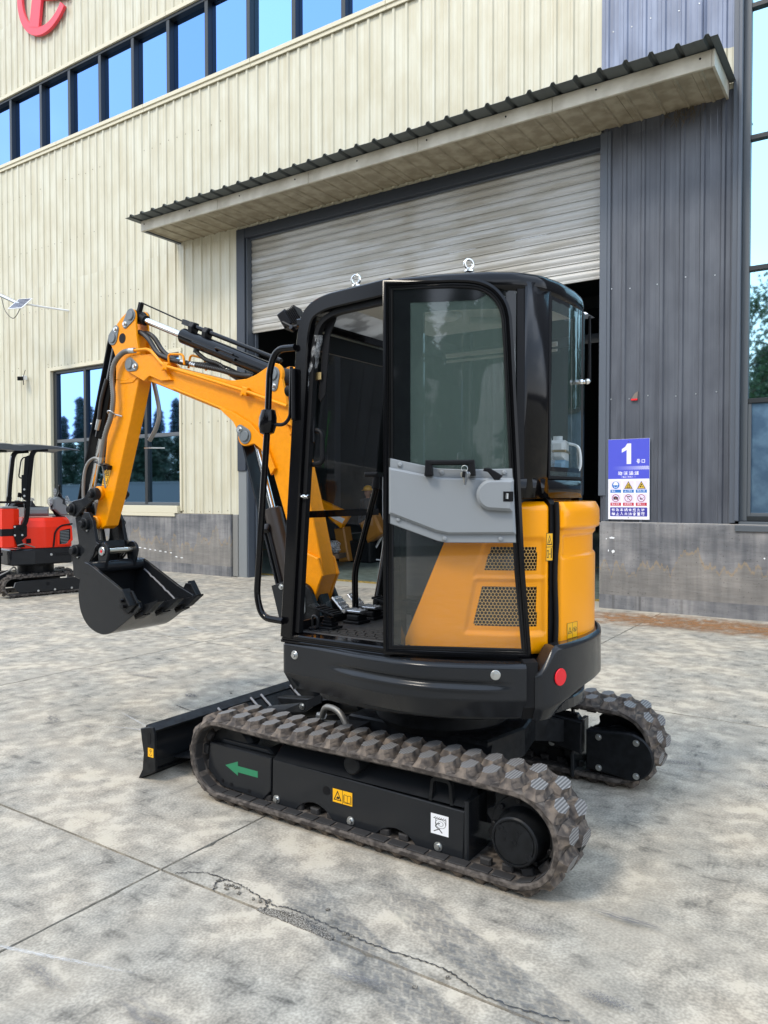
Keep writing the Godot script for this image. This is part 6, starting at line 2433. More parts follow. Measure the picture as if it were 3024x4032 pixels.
func make_door() -> void:
	# swung right back against the cab side; own axes: x along the door from its hinge, z outwards
	var d := Node3D.new()
	d.name = "cab_door"
	d.set_meta("label", "glazed cab door swung back, with a grey lower panel")
	d.position = Vector3(0.14, 0, 0.80)
	d.rotation.y = deg_to_rad(25)
	X.add_child(d)
	var outline := fillet(v2([0.0, 0.896, 0.0, 2.517, 0.30, 2.518]), 0.012, 2) + spline(v2([0.36, 2.514, 0.42, 2.503, 0.475, 2.475, 0.515, 2.433, 0.538, 2.39, 0.550, 2.34]), 3) + v2([0.558, 2.225, 0.581, 1.785, 0.608, 1.266, 0.638, 0.894])
	var rim := []
	for p in outline:
		rim.append(Vector3(p.x, p.y, 0))
	rim.reverse()
	var mid := []
	var pa := PackedVector2Array(outline)
	var cw := 0.0
	for i in pa.size():
		cw += pa[i].cross(pa[(i + 1) % pa.size()])
	if cw < 0:
		pa.reverse()
	for p in ins(pa, 0.02):
		mid.append(Vector3(p.x, p.y, 0))
	var g := G.new()
	g.sweep(mid, v2([-0.020, -0.014, 0.016, -0.014, 0.016, 0.010, 0.004, 0.010, 0.0, 0.018, -0.008, 0.020, -0.020, 0.014]), Vector3(0, 0, 1), true)
	put("door_frame", g, M.black_gloss, d)
	var mid2 := []
	for p in ins(pa, 0.037):
		mid2.append(Vector3(p.x, p.y, 0.004))
	g = G.new()
	g.tube(mid2, 0.0075, 7, true)
	put("glass_seal", g, M.seal, d)
	var mid3 := []
	for p in ins(pa, 0.0295):
		mid3.append(Vector3(p.x, p.y, 0.0135))
	g = G.new()
	g.tube(mid3, 0.0022, 6, true)
	put("bead", g, M.black_gloss, d)
	# panes
	var inn := ins(pa, 0.036)
	g = G.new()
	var up := []
	for p in inn:
		if p.y > 1.75:
			up.append(p)
	# upper pane: keep only what lies over the panel
	var upper := v2([0.036, 1.70, 0.555, 1.66])
	for p in inn:
		if p.y > 1.78:
			upper.append(p)
	var hull := Geometry2D.convex_hull(PackedVector2Array(upper))
	hull.remove_at(hull.size() - 1)
	g.prism(Array(hull), 0.0, 0.002)
	put("upper_glass", g, M.glass, d)
	g = G.new()
	g.prism(v2([0.034, 0.925, 0.604, 0.925, 0.575, 1.40, 0.28, 1.40, 0.034, 1.50]), 0.0, 0.002)
	put("lower_glass", g, M.glass_clear, d)
	# black frit round the upper pane
	g = G.new()
	g.prism(v2([0.040, 1.74, 0.118, 1.73, 0.118, 2.42, 0.040, 2.47]), 0.0028, 0.0034)
	g.prism(v2([0.118, 2.42, 0.40, 2.42, 0.44, 2.44, 0.40, 2.468, 0.3, 2.476, 0.040, 2.476, 0.040, 2.47]), 0.0028, 0.0034)
	put("frit", g, M.frit, d)
	# grey panel: flange, raised middle, rivets
	var flange := v2([0.026, 1.468, 0.026, 1.752, 0.10, 1.735, 0.24, 1.705, 0.36, 1.700, 0.556, 1.703, 0.574, 1.388, 0.275, 1.386, 0.235, 1.394])
	g = G.new()
	g.prism(flange, 0.004, 0.014, Transform3D.IDENTITY, 0.003)
	put("door_panel", g, M.door_grey, d, "moulded grey plastic door panel")
	var raised := v2([0.027, 1.510, 0.027, 1.712, 0.10, 1.698, 0.24, 1.668, 0.36, 1.664, 0.558, 1.664, 0.570, 1.425, 0.285, 1.422, 0.235, 1.432])
	g = G.new()
	g.prism(raised, 0.013, 0.032, Transform3D.IDENTITY, 0.010)
	put("raised_face", g, M.door_grey, d)
	for q in [[0.075, 1.722], [0.255, 1.687], [0.52, 1.686], [0.068, 1.485], [0.268, 1.404], [0.505, 1.404]]:
		g = G.new()
		g.lathe([Vector2(0.0105, 0), Vector2(0.0105, 0.004), Vector2(0.006, 0.008), Vector2(0, 0.0085)], Transform3D(Basis.IDENTITY, Vector3(q[0], q[1], 0.014)), 16)
		put("rivet", g, M.door_grey, d)
	# pull handle, latch cover, lever
	g = G.new()
	g.box(Vector3(0.293, 1.728, 0.058), Vector3(0.196, 0.022, 0.022), Basis.IDENTITY, 0.006)
	for x in [0.203, 0.383]:
		g.prism(v2([-0.018, -0.055, 0.018, -0.055, 0.013, 0.012, -0.013, 0.012]), 0.014, 0.068, Transform3D(Basis.IDENTITY, Vector3(x, 1.728, 0)), 0.004)
	put("pull_handle", g, M.black_matt, d)
	g = G.new()
	var lc := v2([0.556, 1.522, 0.560, 1.655, 0.505, 1.658]) + arc_pts(Vector2(0.47, 1.592), 0.066, 100, 255, 12)
	g.prism(lc, 0.028, 0.062, Transform3D.IDENTITY, 0.012)
	put("latch_cover", g, M.door_grey, d)
	g = G.new()
	g.box(Vector3(0.537, 1.585, 0.0605), Vector3(0.042, 0.042, 0.006), Basis.IDENTITY, 0.0)
	put("latch_slot", g, M.black_matt, d)
	g = G.new()
	g.cyl(Vector3(0.532, 1.575, 0.064), Vector3(0.532, 1.598, 0.064), 0.006, -1.0, 10)
	put("latch_pin", g, M.zinc, d)
	g = G.new()
	g.prism(v2([0.478, 1.655, 0.500, 1.655, 0.515, 1.672, 0.458, 1.706, 0.436, 1.705, 0.432, 1.692, 0.452, 1.688]), 0.045, 0.058, Transform3D.IDENTITY, 0.004)
	put("latch_lever", g, M.black_matt, d)
	# keys hang in the lock: a thing of their own
	var kp: Vector3 = d.position + d.basis * Vector3(0.355, 1.70, 0.075) + X.position
	var keys := thing("key_bunch", "small bunch of silver keys hanging from the grey cab door handle", "keys", kp)
	keys.rotation.y = d.rotation.y
	g = G.new()
	var ring := []
	for k in 20:
		ring.append(Vector3(0.013 * cos(TAU * k / 20), 0.002 + 0.013 * sin(TAU * k / 20), 0.0))
	g.tube(ring, 0.0014, 6, true)
	put("ring", g, M.zinc, keys)
	for q in [[-0.010, 0.24, 0.0], [0.006, -0.05, 0.003], [0.016, -0.2, -0.002]]:
		g = G.new()
		var t := Transform3D(Basis(Vector3(0, 0, 1), q[1]), Vector3(q[0], -0.012, q[2]))
		g.prism(v2([-0.008, -0.022, 0.008, -0.022, 0.010, -0.008, 0.006, 0.0, -0.006, 0.0, -0.010, -0.008]), 0.0, 0.002, t, 0.0005)
		g.prism(v2([-0.0035, -0.055, 0.002, -0.055, 0.0035, -0.050, 0.002, -0.044, 0.0035, -0.038, 0.0035, -0.022, -0.0035, -0.022]), 0.0002, 0.0018, t)
		put("key", g, M.chrome if q[0] > 0 else M.steel, keys)
	g = G.new()
	g.box(Vector3(-0.002, -0.022, 0.006), Vector3(0.014, 0.026, 0.006), Basis(Vector3(0, 0, 1), -0.1), 0.002)
	put("fob", g, M.black_matt, keys)

func make_pin(parent: Node, a: Vector2, b: Vector2, z: float, s := 1.15) -> void:
	# a keeper plate with the pin's round head and its lock bolt
	var g := G.new()
	var d := b - a
	g.prism(pinplate(a, 0.043 * s, b, 0.026 * s, 12), minf(z, z + 0.006 * signf(z)), maxf(z, z + 0.006 * signf(z)), Transform3D.IDENTITY, 0.0015, true)
	put("keeper_plate", g, M.pin_grey, parent)
	g = G.new()
	var n := Vector3(0, 0, signf(z))
	var p := Vector3(a.x, a.y, z + 0.006 * n.z)
	g.cyl(p, p + n * 0.008, 0.030 * s, -1.0, 20, 0.005)
	put("pin_head", g, M.pin_grey, parent)
	g = G.new()
	bolt(g, Vector3(b.x, b.y, z + 0.006 * n.z), n, 0.012 * s, 0.012)
	put("bolt", g, M.zinc, parent)

func clamp_block(parent: Node, p: Vector3, dir: Vector3, m: Material) -> void:
	var g := G.new()
	g.box(p, Vector3(0.05, 0.05, 0.03), Basis(dir, Vector3(-dir.y, dir.x, 0), Vector3(0, 0, 1)), 0.004)
	bolt(g, p + Vector3(-0.012, -0.02, 0.015), Vector3(0, 0, 1), 0.010, 0.009)
	put("pipe_clamp", g, m, parent)

func make_arm() -> void:
	# swing post
	var sp := Node3D.new()
	sp.name = "swing_post"
	X.add_child(sp)
	var g := G.new()
	g.prism(v2([-0.40, 0.58, -0.62, 0.56, -0.95, 0.74, -0.985, 0.90, -0.97, 1.04, -0.90, 1.06, -0.82, 1.0, -0.76, 0.86, -0.42, 0.82]), -0.045, 0.045, Transform3D.IDENTITY, 0.01)
	for z in [0.105, -0.105]:
		g.prism(pinplate(Vector2(-0.905, 0.985), 0.088, Vector2(-0.80, 0.74), 0.10, 12), z - 0.018, z + 0.018, Transform3D.IDENTITY, 0.005)
	g.cyl(Vector3(-0.62, 0.55, 0), Vector3(-0.62, 0.86, 0), 0.10, -1.0, 24, 0.01)
	put("casting", g, M.grey_matt, sp)
	for z in [0.123, -0.123]:
		make_pin(sp, Vector2(-0.905, 0.985), Vector2(-0.885, 0.915), z, 1.0)
	g = G.new()
	g.prism(v2([-1.105, 1.045, -1.01, 1.075, -0.965, 1.05, -0.96, 0.86, -1.045, 0.855]), 0.14, 0.15, Transform3D.IDENTITY, 0.002)
	g.prism(v2([-1.06, 1.04, -0.98, 1.05, -0.80, 0.75, -0.9, 0.70]), -0.09, 0.14, Transform3D.IDENTITY, 0.004)
	put("guard_plate", g, M.grey_paint, sp)
	g = G.new()
	bolt(g, Vector3(-1.025, 1.045, 0.15), Vector3(0, 0, 1), 0.012, 0.01)
	put("bolt", g, M.zinc, sp)
	# boom
	var b := Node3D.new()
	b.name = "boom"
	X.add_child(b)
	g = G.new()
	var side := v2([-2.36, 2.395, -2.073, 2.294, -1.556, 2.112, -1.42, 2.02, -1.31, 1.93, -1.235, 1.845, -1.181, 1.762, -1.102, 1.546, -1.02, 1.32, -0.985, 1.13, -0.985, 1.03, -0.965, 0.945, -0.905, 0.905, -0.85, 0.93, -0.80, 1.06, -0.772, 1.12, -0.865, 1.50, -0.975, 1.90, -1.03, 2.05, -1.10, 2.14, -1.22, 2.21, -1.46, 2.295, -2.05, 2.448, -2.32, 2.50])
	g.prism(side, -0.062, 0.062, Transform3D.IDENTITY, 0.006)
	put("box_section", g, M.boom_yellow, b)
	# foot cheeks, swollen over the pin
	for z in [0.072, -0.072]:
		g = G.new()
		g.prism(v2([-0.985, 1.28, -0.99, 1.05, -0.968, 0.935, -0.905, 0.90, -0.845, 0.925, -0.795, 1.06, -0.765, 1.12, -0.80, 1.22]), z - 0.014, z + 0.014, Transform3D.IDENTITY, 0.006)
		put("foot_cheek", g, M.boom_yellow, b)
	g = G.new()
	g.box(Vector3(-0.92, 1.105, 0.092), Vector3(0.026, 0.05, 0.014), Basis(Vector3(0, 0, 1), -0.1), 0.004)
	put("lug_tab", g, M.boom_yellow, b)
	g = G.new()
	g.cyl(Vector3(-0.919, 1.115, 0.0985), Vector3(-0.919, 1.115, 0.1), 0.006, -1.0, 10)
	put("tab_hole", g, M.black_matt, b)
	# head plates, cylinder ears on the back, knee ears underneath
	for z in [0.073, -0.073]:
		g = G.new()
		g.prism(arc_pts(Vector2(-2.475, 2.502), 0.055, 95, 265, 10) + v2([-2.45, 2.43, -2.33, 2.375, -2.27, 2.405, -2.15, 2.36, -2.05, 2.36, -2.12, 2.44, -2.16, 2.49, -2.24, 2.552, -2.41, 2.560]), z - 0.012, z + 0.012, Transform3D.IDENTITY, 0.003)
		put("head_plate", g, M.boom_yellow, b)
		g = G.new()
		g.prism(v2([-1.62, 2.32, -1.461, 2.308, -1.36, 2.309, -1.28, 2.328, -1.20, 2.362]) + arc_pts(Vector2(-1.135, 2.315), 0.070, 110, -25, 9) + v2([-1.045, 2.18, -1.0, 2.0, -1.06, 2.02, -1.16, 2.17, -1.35, 2.24]), z - 0.012, z + 0.012, Transform3D.IDENTITY, 0.003)
		put("cylinder_ear", g, M.boom_yellow, b)
		g = G.new()
		g.prism(v2([-1.60, 2.14, -1.556, 2.105, -1.48, 2.05, -1.435, 1.985]) + arc_pts(Vector2(-1.375, 1.955), 0.062, 175, 275, 8) + v2([-1.30, 1.905, -1.245, 1.87, -1.20, 1.80, -1.165, 1.71, -1.13, 1.75, -1.22, 1.93, -1.33, 2.03, -1.50, 2.12]), z - 0.012, z + 0.012, Transform3D.IDENTITY, 0.003)
		put("knee_ear", g, M.boom_yellow, b)
		make_pin(b, Vector2(-2.475, 2.502), Vector2(-2.415, 2.482), z + 0.012 * signf(z))
		make_pin(b, Vector2(-1.135, 2.315), Vector2(-1.132, 2.245), z + 0.012 * signf(z))
		make_pin(b, Vector2(-1.372, 1.955), Vector2(-1.415, 1.998), z + 0.012 * signf(z))
	g = G.new()
	g.cyl(Vector3(-1.135, 2.315, -0.06), Vector3(-1.135, 2.315, 0.06), 0.052, -1.0, 20)
	put("cylinder_bush", g, M.rubber_dark, b)
	# raised flange lines along the box
	for q in [[v2([-2.05, 2.305, -1.56, 2.128, -1.44, 2.05, -1.25, 1.90, -1.20, 1.80]), 0.0], [v2([-1.50, 2.30, -1.30, 2.235, -1.16, 2.175, -1.08, 2.09, -1.02, 1.95]), 0.0]]:
		g = G.new()
		g.tube(to_z(spline(q[0], 6), 0.064), 0.008, 6)
		put("weld_seam", g, M.boom_yellow, b)
	# pipes and hoses on the boom
	var pipe := fillet([Vector3(-2.46, 2.592, 0.10), Vector3(-2.25, 2.585, 0.10), Vector3(-2.115, 2.462, 0.10), Vector3(-1.34, 2.226, 0.10), Vector3(-1.02, 2.118, 0.10)], 0.05, 5)
	g = G.new()
	g.tube(pipe, 0.011, 9)
	put("steel_pipe", g, M.boom_yellow, b)
	clamp_block(b, Vector3(-2.085, 2.452, 0.095), Vector3(0.957, -0.291, 0), M.boom_yellow)
	clamp_block(b, Vector3(-1.36, 2.23, 0.095), Vector3(0.957, -0.291, 0), M.boom_yellow)
	for q in [[0.02, 0.0], [-0.025, 0.02]]:
		g = G.new()
		var hose := spline([Vector3(-2.56, 2.70, q[0]), Vector3(-2.46, 2.735, q[0]), Vector3(-2.36, 2.68 + q[1], q[0]), Vector3(-2.26, 2.57 + q[1], q[0]), Vector3(-2.14, 2.515, q[0]), Vector3(-2.0, 2.478, q[0]), Vector3(-1.7, 2.41 + q[1], q[0]), Vector3(-1.5, 2.355, q[0]), Vector3(-1.36, 2.335, q[0])], 8)
		g.tube(hose, 0.0145, 8)
		for k in range(4, hose.size() - 2):
			for e in 2:
				var p: Vector3 = hose[k].lerp(hose[k + 1], e * 0.5)
				var dd: Vector3 = (hose[k + 1] - hose[k]).normalized()
				g.cyl(p - dd * 0.004, p + dd * 0.004, 0.0175, -1.0, 8)
		put("boom_hose", g, M.hose, b)
	for q in [[-2.02, 2.487], [-1.93, 2.462]]:
		g = G.new()
		g.cyl(Vector3(q[0], q[1], 0.02), Vector3(q[0] + 0.05, q[1] - 0.012, 0.02), 0.018, -1.0, 6)
		put("hose_fitting", g, M.zinc, b)
	g = G.new()
	g.tube(fillet([Vector3(-2.12, 2.47, 0.04), Vector3(-2.13, 2.545, 0.04), Vector3(-1.98, 2.53, 0.04), Vector3(-1.97, 2.46, 0.04)], 0.03, 4), 0.008, 7)
	g.tube(fillet([Vector3(-2.02, 2.45, -0.04), Vector3(-2.0, 2.54, -0.04), Vector3(-1.86, 2.50, -0.04), Vector3(-1.85, 2.42, -0.04)], 0.03, 4), 0.008, 7)
	put("hose_guide", g, M.boom_yellow, b)
	# arm cylinder on the back of the boom
	var ac := Node3D.new()
	ac.name = "arm_cylinder"
	X.add_child(ac)
	var t0 := Vector3(-2.49, 2.848, 0)
	var t1 := Vector3(-1.135, 2.315, 0)
	var dir := (t1 - t0).normalized()
	var upv := Vector3(-dir.y, dir.x, 0)
	var cs := t0 + dir * 0.50
	g = G.new()
	g.cyl(t0, cs + dir * 0.05, 0.0235, -1.0, 20)
	put("rod", g, M.chrome, ac)
	g = G.new()
	g.cyl(cs, t1 - dir * 0.03, 0.052, -1.0, 26, 0.008)
	put("barrel", g, M.black_gloss, ac)
	g = G.new()
	g.cyl(t0 + Vector3(0, 0, -0.038), t0 + Vector3(0, 0, 0.038), 0.046, -1.0, 20)
	g.cyl(t0 + dir * 0.03, t0 + dir * 0.095, 0.036, -1.0, 16)
	put("rod_eye", g, M.black_matt, ac)
	# the slim guard rod above it
	g = G.new()
	g.box(t0 + upv * 0.06, Vector3(0.03, 0.09, 0.03), Basis(dir, upv, Vector3(0, 0, 1)), 0.003)
	g.tube([t0 + upv * 0.105, cs + upv * 0.088], 0.0055, 6)
	put("guard_rod", g, M.black_matt, ac)
	g = G.new()
	g.box(cs + dir * 0.02 + upv * 0.088, Vector3(0.10, 0.035, 0.035), Basis(dir, upv, Vector3(0, 0, 1)), 0.004)
	g.cyl(cs + dir * 0.06 + upv * 0.085, t1 - dir * 0.05 + upv * 0.085, 0.015, -1.0, 10)
	put("guard_tube", g, M.black_gloss, ac)
	for k in 2:
		g = G.new()
		var p := cs + dir * (0.08 + 0.14 * k)
		g.prism([Vector2(-0.028, 0.04), Vector2(0.028, 0.04), Vector2(0.036, 0.08), Vector2(0.022, 0.11), Vector2(-0.022, 0.11), Vector2(-0.036, 0.08)], -0.02, 0.02, Transform3D(Basis(Vector3(0, 0, 1), upv, dir * -1.0), p), 0.004)
		put("clamp", g, M.black_steel, ac)
	g = G.new()
	g.tube([cs + dir * 0.16 + Vector3(0, -0.01, 0.056), cs + dir * 0.58 + Vector3(0, -0.01, 0.056)], 0.009, 7)
	g.tube(fillet([cs + dir * 0.40 + Vector3(0, 0.0, 0.05), cs + dir * 0.41 + Vector3(0, 0.02, 0.075), cs + dir * 0.58 + Vector3(0, 0.02, 0.075)], 0.02, 4), 0.008, 7)
	put("pipe", g, M.black_gloss, ac)
	g = G.new()
	g.cyl(cs + dir * 0.16 - upv * 0.05, cs + dir * 0.16 - upv * 0.075, 0.02, -1.0, 10)
	var hp := spline([cs + dir * 0.17 - upv * 0.07, cs + dir * 0.27 - upv * 0.09, cs + dir * 0.40 - upv * 0.085, cs + dir * 0.55 - upv * 0.12, cs + dir * 0.66 - upv * 0.12], 8)
	g.tube(hp, 0.012, 8)
	for k in hp.size() - 1:
		g.cyl(hp[k], hp[k] + dir * 0.007, 0.0145, -1.0, 8)
	put("hose", g, M.hose, ac)
	g = G.new()
	g.cyl(hp[20], hp[20] + (hp[23] - hp[20]), 0.017, -1.0, 6)
	put("hose_fitting", g, M.zinc, ac)
	# boom cylinder under the knee, with its cover strip
	var bc := Node3D.new()
	bc.name = "boom_cylinder"
	X.add_child(bc)
	var k0 := Vector3(-1.372, 1.955, 0)
	var k1 := Vector3(-1.02, 0.86, 0)
	dir = (k1 - k0).normalized()
	upv = Vector3(-dir.y, dir.x, 0)
	g = G.new()
	g.cyl(k0, k0 + dir * 0.6, 0.022, -1.0, 18)
	put("rod", g, M.chrome, bc)
	g = G.new()
	g.cyl(k0 + dir * 0.475, k1, 0.058, -1.0, 24, 0.006)
	put("barrel", g, mat(0.035, 0.028, 0.024, 0.35), bc)
	g = G.new()
	g.box(k0 + dir * 0.5 - upv * 0.075, Vector3(0.96, 0.012, 0.10), Basis(dir, upv, Vector3(0, 0, 1)), 0.003)
	put("cover_strip", g, M.grey_paint, bc)
	g = G.new()
	g.cyl(k0 + Vector3(0, 0, -0.05), k0 + Vector3(0, 0, 0.05), 0.045, -1.0, 18)
	put("rod_eye", g, M.black_matt, bc)
	g = G.new()
	g.tube([k0 + dir * 0.6 + Vector3(-0.02, 0, 0.06), k0 + dir * 1.0 + Vector3(-0.02, 0, 0.06)], 0.014, 8)
	g.cyl(k0 + dir * 0.58 + Vector3(-0.02, 0, 0.055), k0 + dir * 0.62 + Vector3(-0.02, 0, 0.085), 0.022, -1.0, 8, 0.004)
	g.cyl(k0 + dir * 0.97 + Vector3(-0.02, 0, 0.05), k0 + dir * 1.02 + Vector3(-0.02, 0, 0.06), 0.024, -1.0, 6)
	put("feed_pipe", g, M.black_steel, bc)
	make_stick()

func make_stick() -> void:
	var s := Node3D.new()
	s.name = "dipper_stick"
	X.add_child(s)
	# head: two cheek plates round the pins
	var g := G.new()
	var head := v2([-2.405, 2.42, -2.405, 2.576, -2.432, 2.686, -2.442, 2.80]) + arc_pts(Vector2(-2.49, 2.848), 0.048, -5, 125, 8) + v2([-2.60, 2.845, -2.665, 2.792]) + arc_pts(Vector2(-2.688, 2.718), 0.055, 125, 235, 7) + v2([-2.685, 2.62, -2.658, 2.56, -2.662, 2.43, -2.62, 2.38, -2.48, 2.38])
	for z in [0.052, -0.052]:
		g = G.new()
		g.prism(head, z - 0.009, z + 0.009, Transform3D.IDENTITY, 0.003)
		put("head_plate", g, M.boom_yellow, s)
		make_pin(s, Vector2(-2.49, 2.848), Vector2(-2.548, 2.795), z + 0.009 * signf(z))
		make_pin(s, Vector2(-2.690, 2.712), Vector2(-2.652, 2.770), z + 0.009 * signf(z))
		g = G.new()
		g.cyl(Vector3(-2.585, 2.700, z + 0.0092 * signf(z)), Vector3(-2.585, 2.700, z + 0.0105 * signf(z)), 0.036, -1.0, 24)
		put("lightening_hole", g, M.black_matt, s)
	g = G.new()
	g.prism(v2([-2.66, 2.44, -2.47, 2.40, -2.445, 2.72, -2.475, 2.70, -2.62, 2.50]), -0.043, 0.043, Transform3D.IDENTITY, 0.003)
	put("head_web", g, M.boom_yellow, s)
	# tapering box
	g = G.new()
	g.prism(v2([-2.662, 2.44, -2.765, 2.093, -2.803, 1.85, -2.832, 1.70, -2.868, 1.62, -2.905, 1.50, -2.925, 1.42, -2.908, 1.352, -2.850, 1.338, -2.80, 1.362, -2.703, 1.586, -2.508, 2.124, -2.405, 2.430]), -0.055, 0.055, Transform3D.IDENTITY, 0.005)
	put("box_section", g, M.boom_yellow, s)
	for q in [[-2.858, 1.602], [-2.905, 1.385]]:
		g = G.new()
		g.cyl(Vector3(q[0], q[1], -0.085), Vector3(q[0], q[1], 0.085), 0.050, -1.0, 22, 0.008)
		put("pin_boss", g, M.boom_yellow, s)
	g = G.new()
	g.tube(to_z(v2([-2.66, 2.42, -2.56, 2.40, -2.41, 2.44]), 0.056), 0.007, 6)
	put("weld_seam", g, M.boom_yellow, s)
	decal("pair", Vector3(-2.845, 1.655, 0.0565), Vector3(-2.777, 1.652, 0.0565), Vector3(-2.728, 1.778, 0.0565), Vector3(-2.80, 1.795, 0.0565), s, "yellow keep clear label")
	# braided hose looping over the near side, its ring guide and end brackets
	g = G.new()
	var h := spline([Vector3(-2.46, 2.592, 0.10), Vector3(-2.53, 2.585, 0.102), Vector3(-2.61, 2.53, 0.105), Vector3(-2.648, 2.43, 0.105), Vector3(-2.635, 2.28, 0.105), Vector3(-2.66, 2.15, 0.105), Vector3(-2.72, 2.04, 0.105), Vector3(-2.765, 1.94, 0.10), Vector3(-2.785, 1.86, 0.10)], 10)
	g.tube(h, 0.0165, 9)
	for k in range(0, h.size() - 1):
		var dd: Vector3 = (h[k + 1] - h[k]).normalized()
		g.cyl(h[k], h[k] + dd * 0.004, 0.019, -1.0, 9)
	put("braided_hose", g, M.braid, s)
	g = G.new()
	g.cyl(Vector3(-2.46, 2.592, 0.10), Vector3(-2.40, 2.590, 0.10), 0.02, -1.0, 6)
	g.cyl(Vector3(-2.785, 1.86, 0.10), Vector3(-2.80, 1.80, 0.10), 0.02, -1.0, 6)
	put("hose_fitting", g, M.zinc, s)
	var ring := []
	for k in 16:
		ring.append(Vector3(-2.655 + 0.03 * cos(TAU * k / 16), 2.165 + 0.02 * sin(TAU * k / 16), 0.105 + 0.025 * sin(TAU * k / 16)))
	g = G.new()
	g.tube(ring, 0.005, 6, true)
	g.tube([Vector3(-2.63, 2.16, 0.1), Vector3(-2.60, 2.15, 0.06)], 0.007, 6)
	put("hose_ring", g, M.zinc, s)
	g = G.new()
	g.box(Vector3(-2.80, 1.815, 0.085), Vector3(0.12, 0.01, 0.06), Basis(Vector3(0, 0, 1), -0.25), 0.002)
	g.box(Vector3(-2.748, 1.79, 0.075), Vector3(0.055, 0.03, 0.04), Basis(Vector3(0, 0, 1), -0.25), 0.003)
	bolt(g, Vector3(-2.755, 1.78, 0.09), Vector3(0, 0, 1), 0.011, 0.008)
	put("hose_bracket", g, M.black_steel, s)
	g = G.new()
	g.prism(plan(v2([-2.50, -0.05, -2.36, -0.12, -2.42, -0.05])), 1.92, 1.928, PLAN)
	put("hose_bracket", g, M.zinc, s)
	g = G.new()
	g.prism(plan(v2([-3.05, 0.0, -2.95, 0.02, -2.95, -0.04, -3.04, -0.02])), 2.12, 2.128, PLAN)
	put("hose_bracket", g, M.zinc, s)
	g = G.new()
	g.tube(spline([Vector3(-2.47, 2.46, -0.10), Vector3(-2.40, 2.2, -0.105), Vector3(-2.42, 2.08, -0.10), Vector3(-2.50, 1.98, -0.1)], 8), 0.0155, 8)
	put("braided_hose", g, M.braid, s)
	# bucket cylinder up the front of the stick
	var c := Node3D.new()
	c.name = "bucket_cylinder"
	X.add_child(c)
	var t0 := Vector3(-2.690, 2.712, 0)
	var t1 := Vector3(-3.095, 1.480, 0)
	var dir := (t1 - t0).normalized()
	var upv := Vector3(dir.y, -dir.x, 0)
	g = G.new()
	g.cyl(t0 + dir * 0.05, t0 + dir * 0.74, 0.046, -1.0, 22, 0.006)
	put("barrel", g, M.black_gloss, c)
	g = G.new()
	g.cyl(t0 + dir * 0.70, t1 - dir * 0.04, 0.0215, -1.0, 18)
	put("rod", g, M.chrome, c)
	g = G.new()
	g.cyl(t1 - dir * 0.09, t1, 0.03, -1.0, 14)
	g.cyl(t1 + Vector3(0, 0, -0.05), t1 + Vector3(0, 0, 0.05), 0.042, -1.0, 18)
	g.cyl(t0 + Vector3(0, 0, -0.04), t0 + Vector3(0, 0, 0.04), 0.045, -1.0, 18)
	put("rod_eye", g, M.black_matt, c)
	g = G.new()
	g.box(t0 + dir * 0.62 + upv * 0.075, Vector3(1.26, 0.012, 0.09), Basis(dir, -upv, Vector3(0, 0, -1)), 0.003)
	g.box(t0 + dir * 0.06 + upv * 0.065, Vector3(0.10, 0.014, 0.012), Basis(dir, -upv, Vector3(0, 0, -1)), 0.002)
	put("cover_strip", g, M.grey_paint, c)
	g = G.new()
	g.tube(spline([t0 + dir * 0.30 + Vector3(0.01, 0, 0.055), t0 + dir * 0.45 + Vector3(0.0, 0, 0.06), t0 + dir * 0.62 + Vector3(0.01, 0, 0.055)]), 0.0135, 8)
	put("hose", g, M.hose, c)
	g = G.new()
	g.cyl(t0 + dir * 0.60 + Vector3(0.01, 0, 0.055), t0 + dir * 0.68 + Vector3(0.01, 0, 0.055), 0.018, -1.0, 6)
	put("hose_fitting", g, M.zinc, c)
	for z in [0.05, -0.05]:
		g = G.new()
		g.tube(spline([Vector3(-2.80, 1.64, z), Vector3(-2.835, 1.80, z), Vector3(-2.93, 1.86, z), Vector3(-3.01, 1.79, z + 0.02), Vector3(-3.03, 1.6, z + 0.03), Vector3(-3.0, 1.4, z + 0.03), Vector3(-2.97, 1.25, z + 0.03)], 8), 0.0115, 8)
		put("bucket_hose", g, M.braid, c)

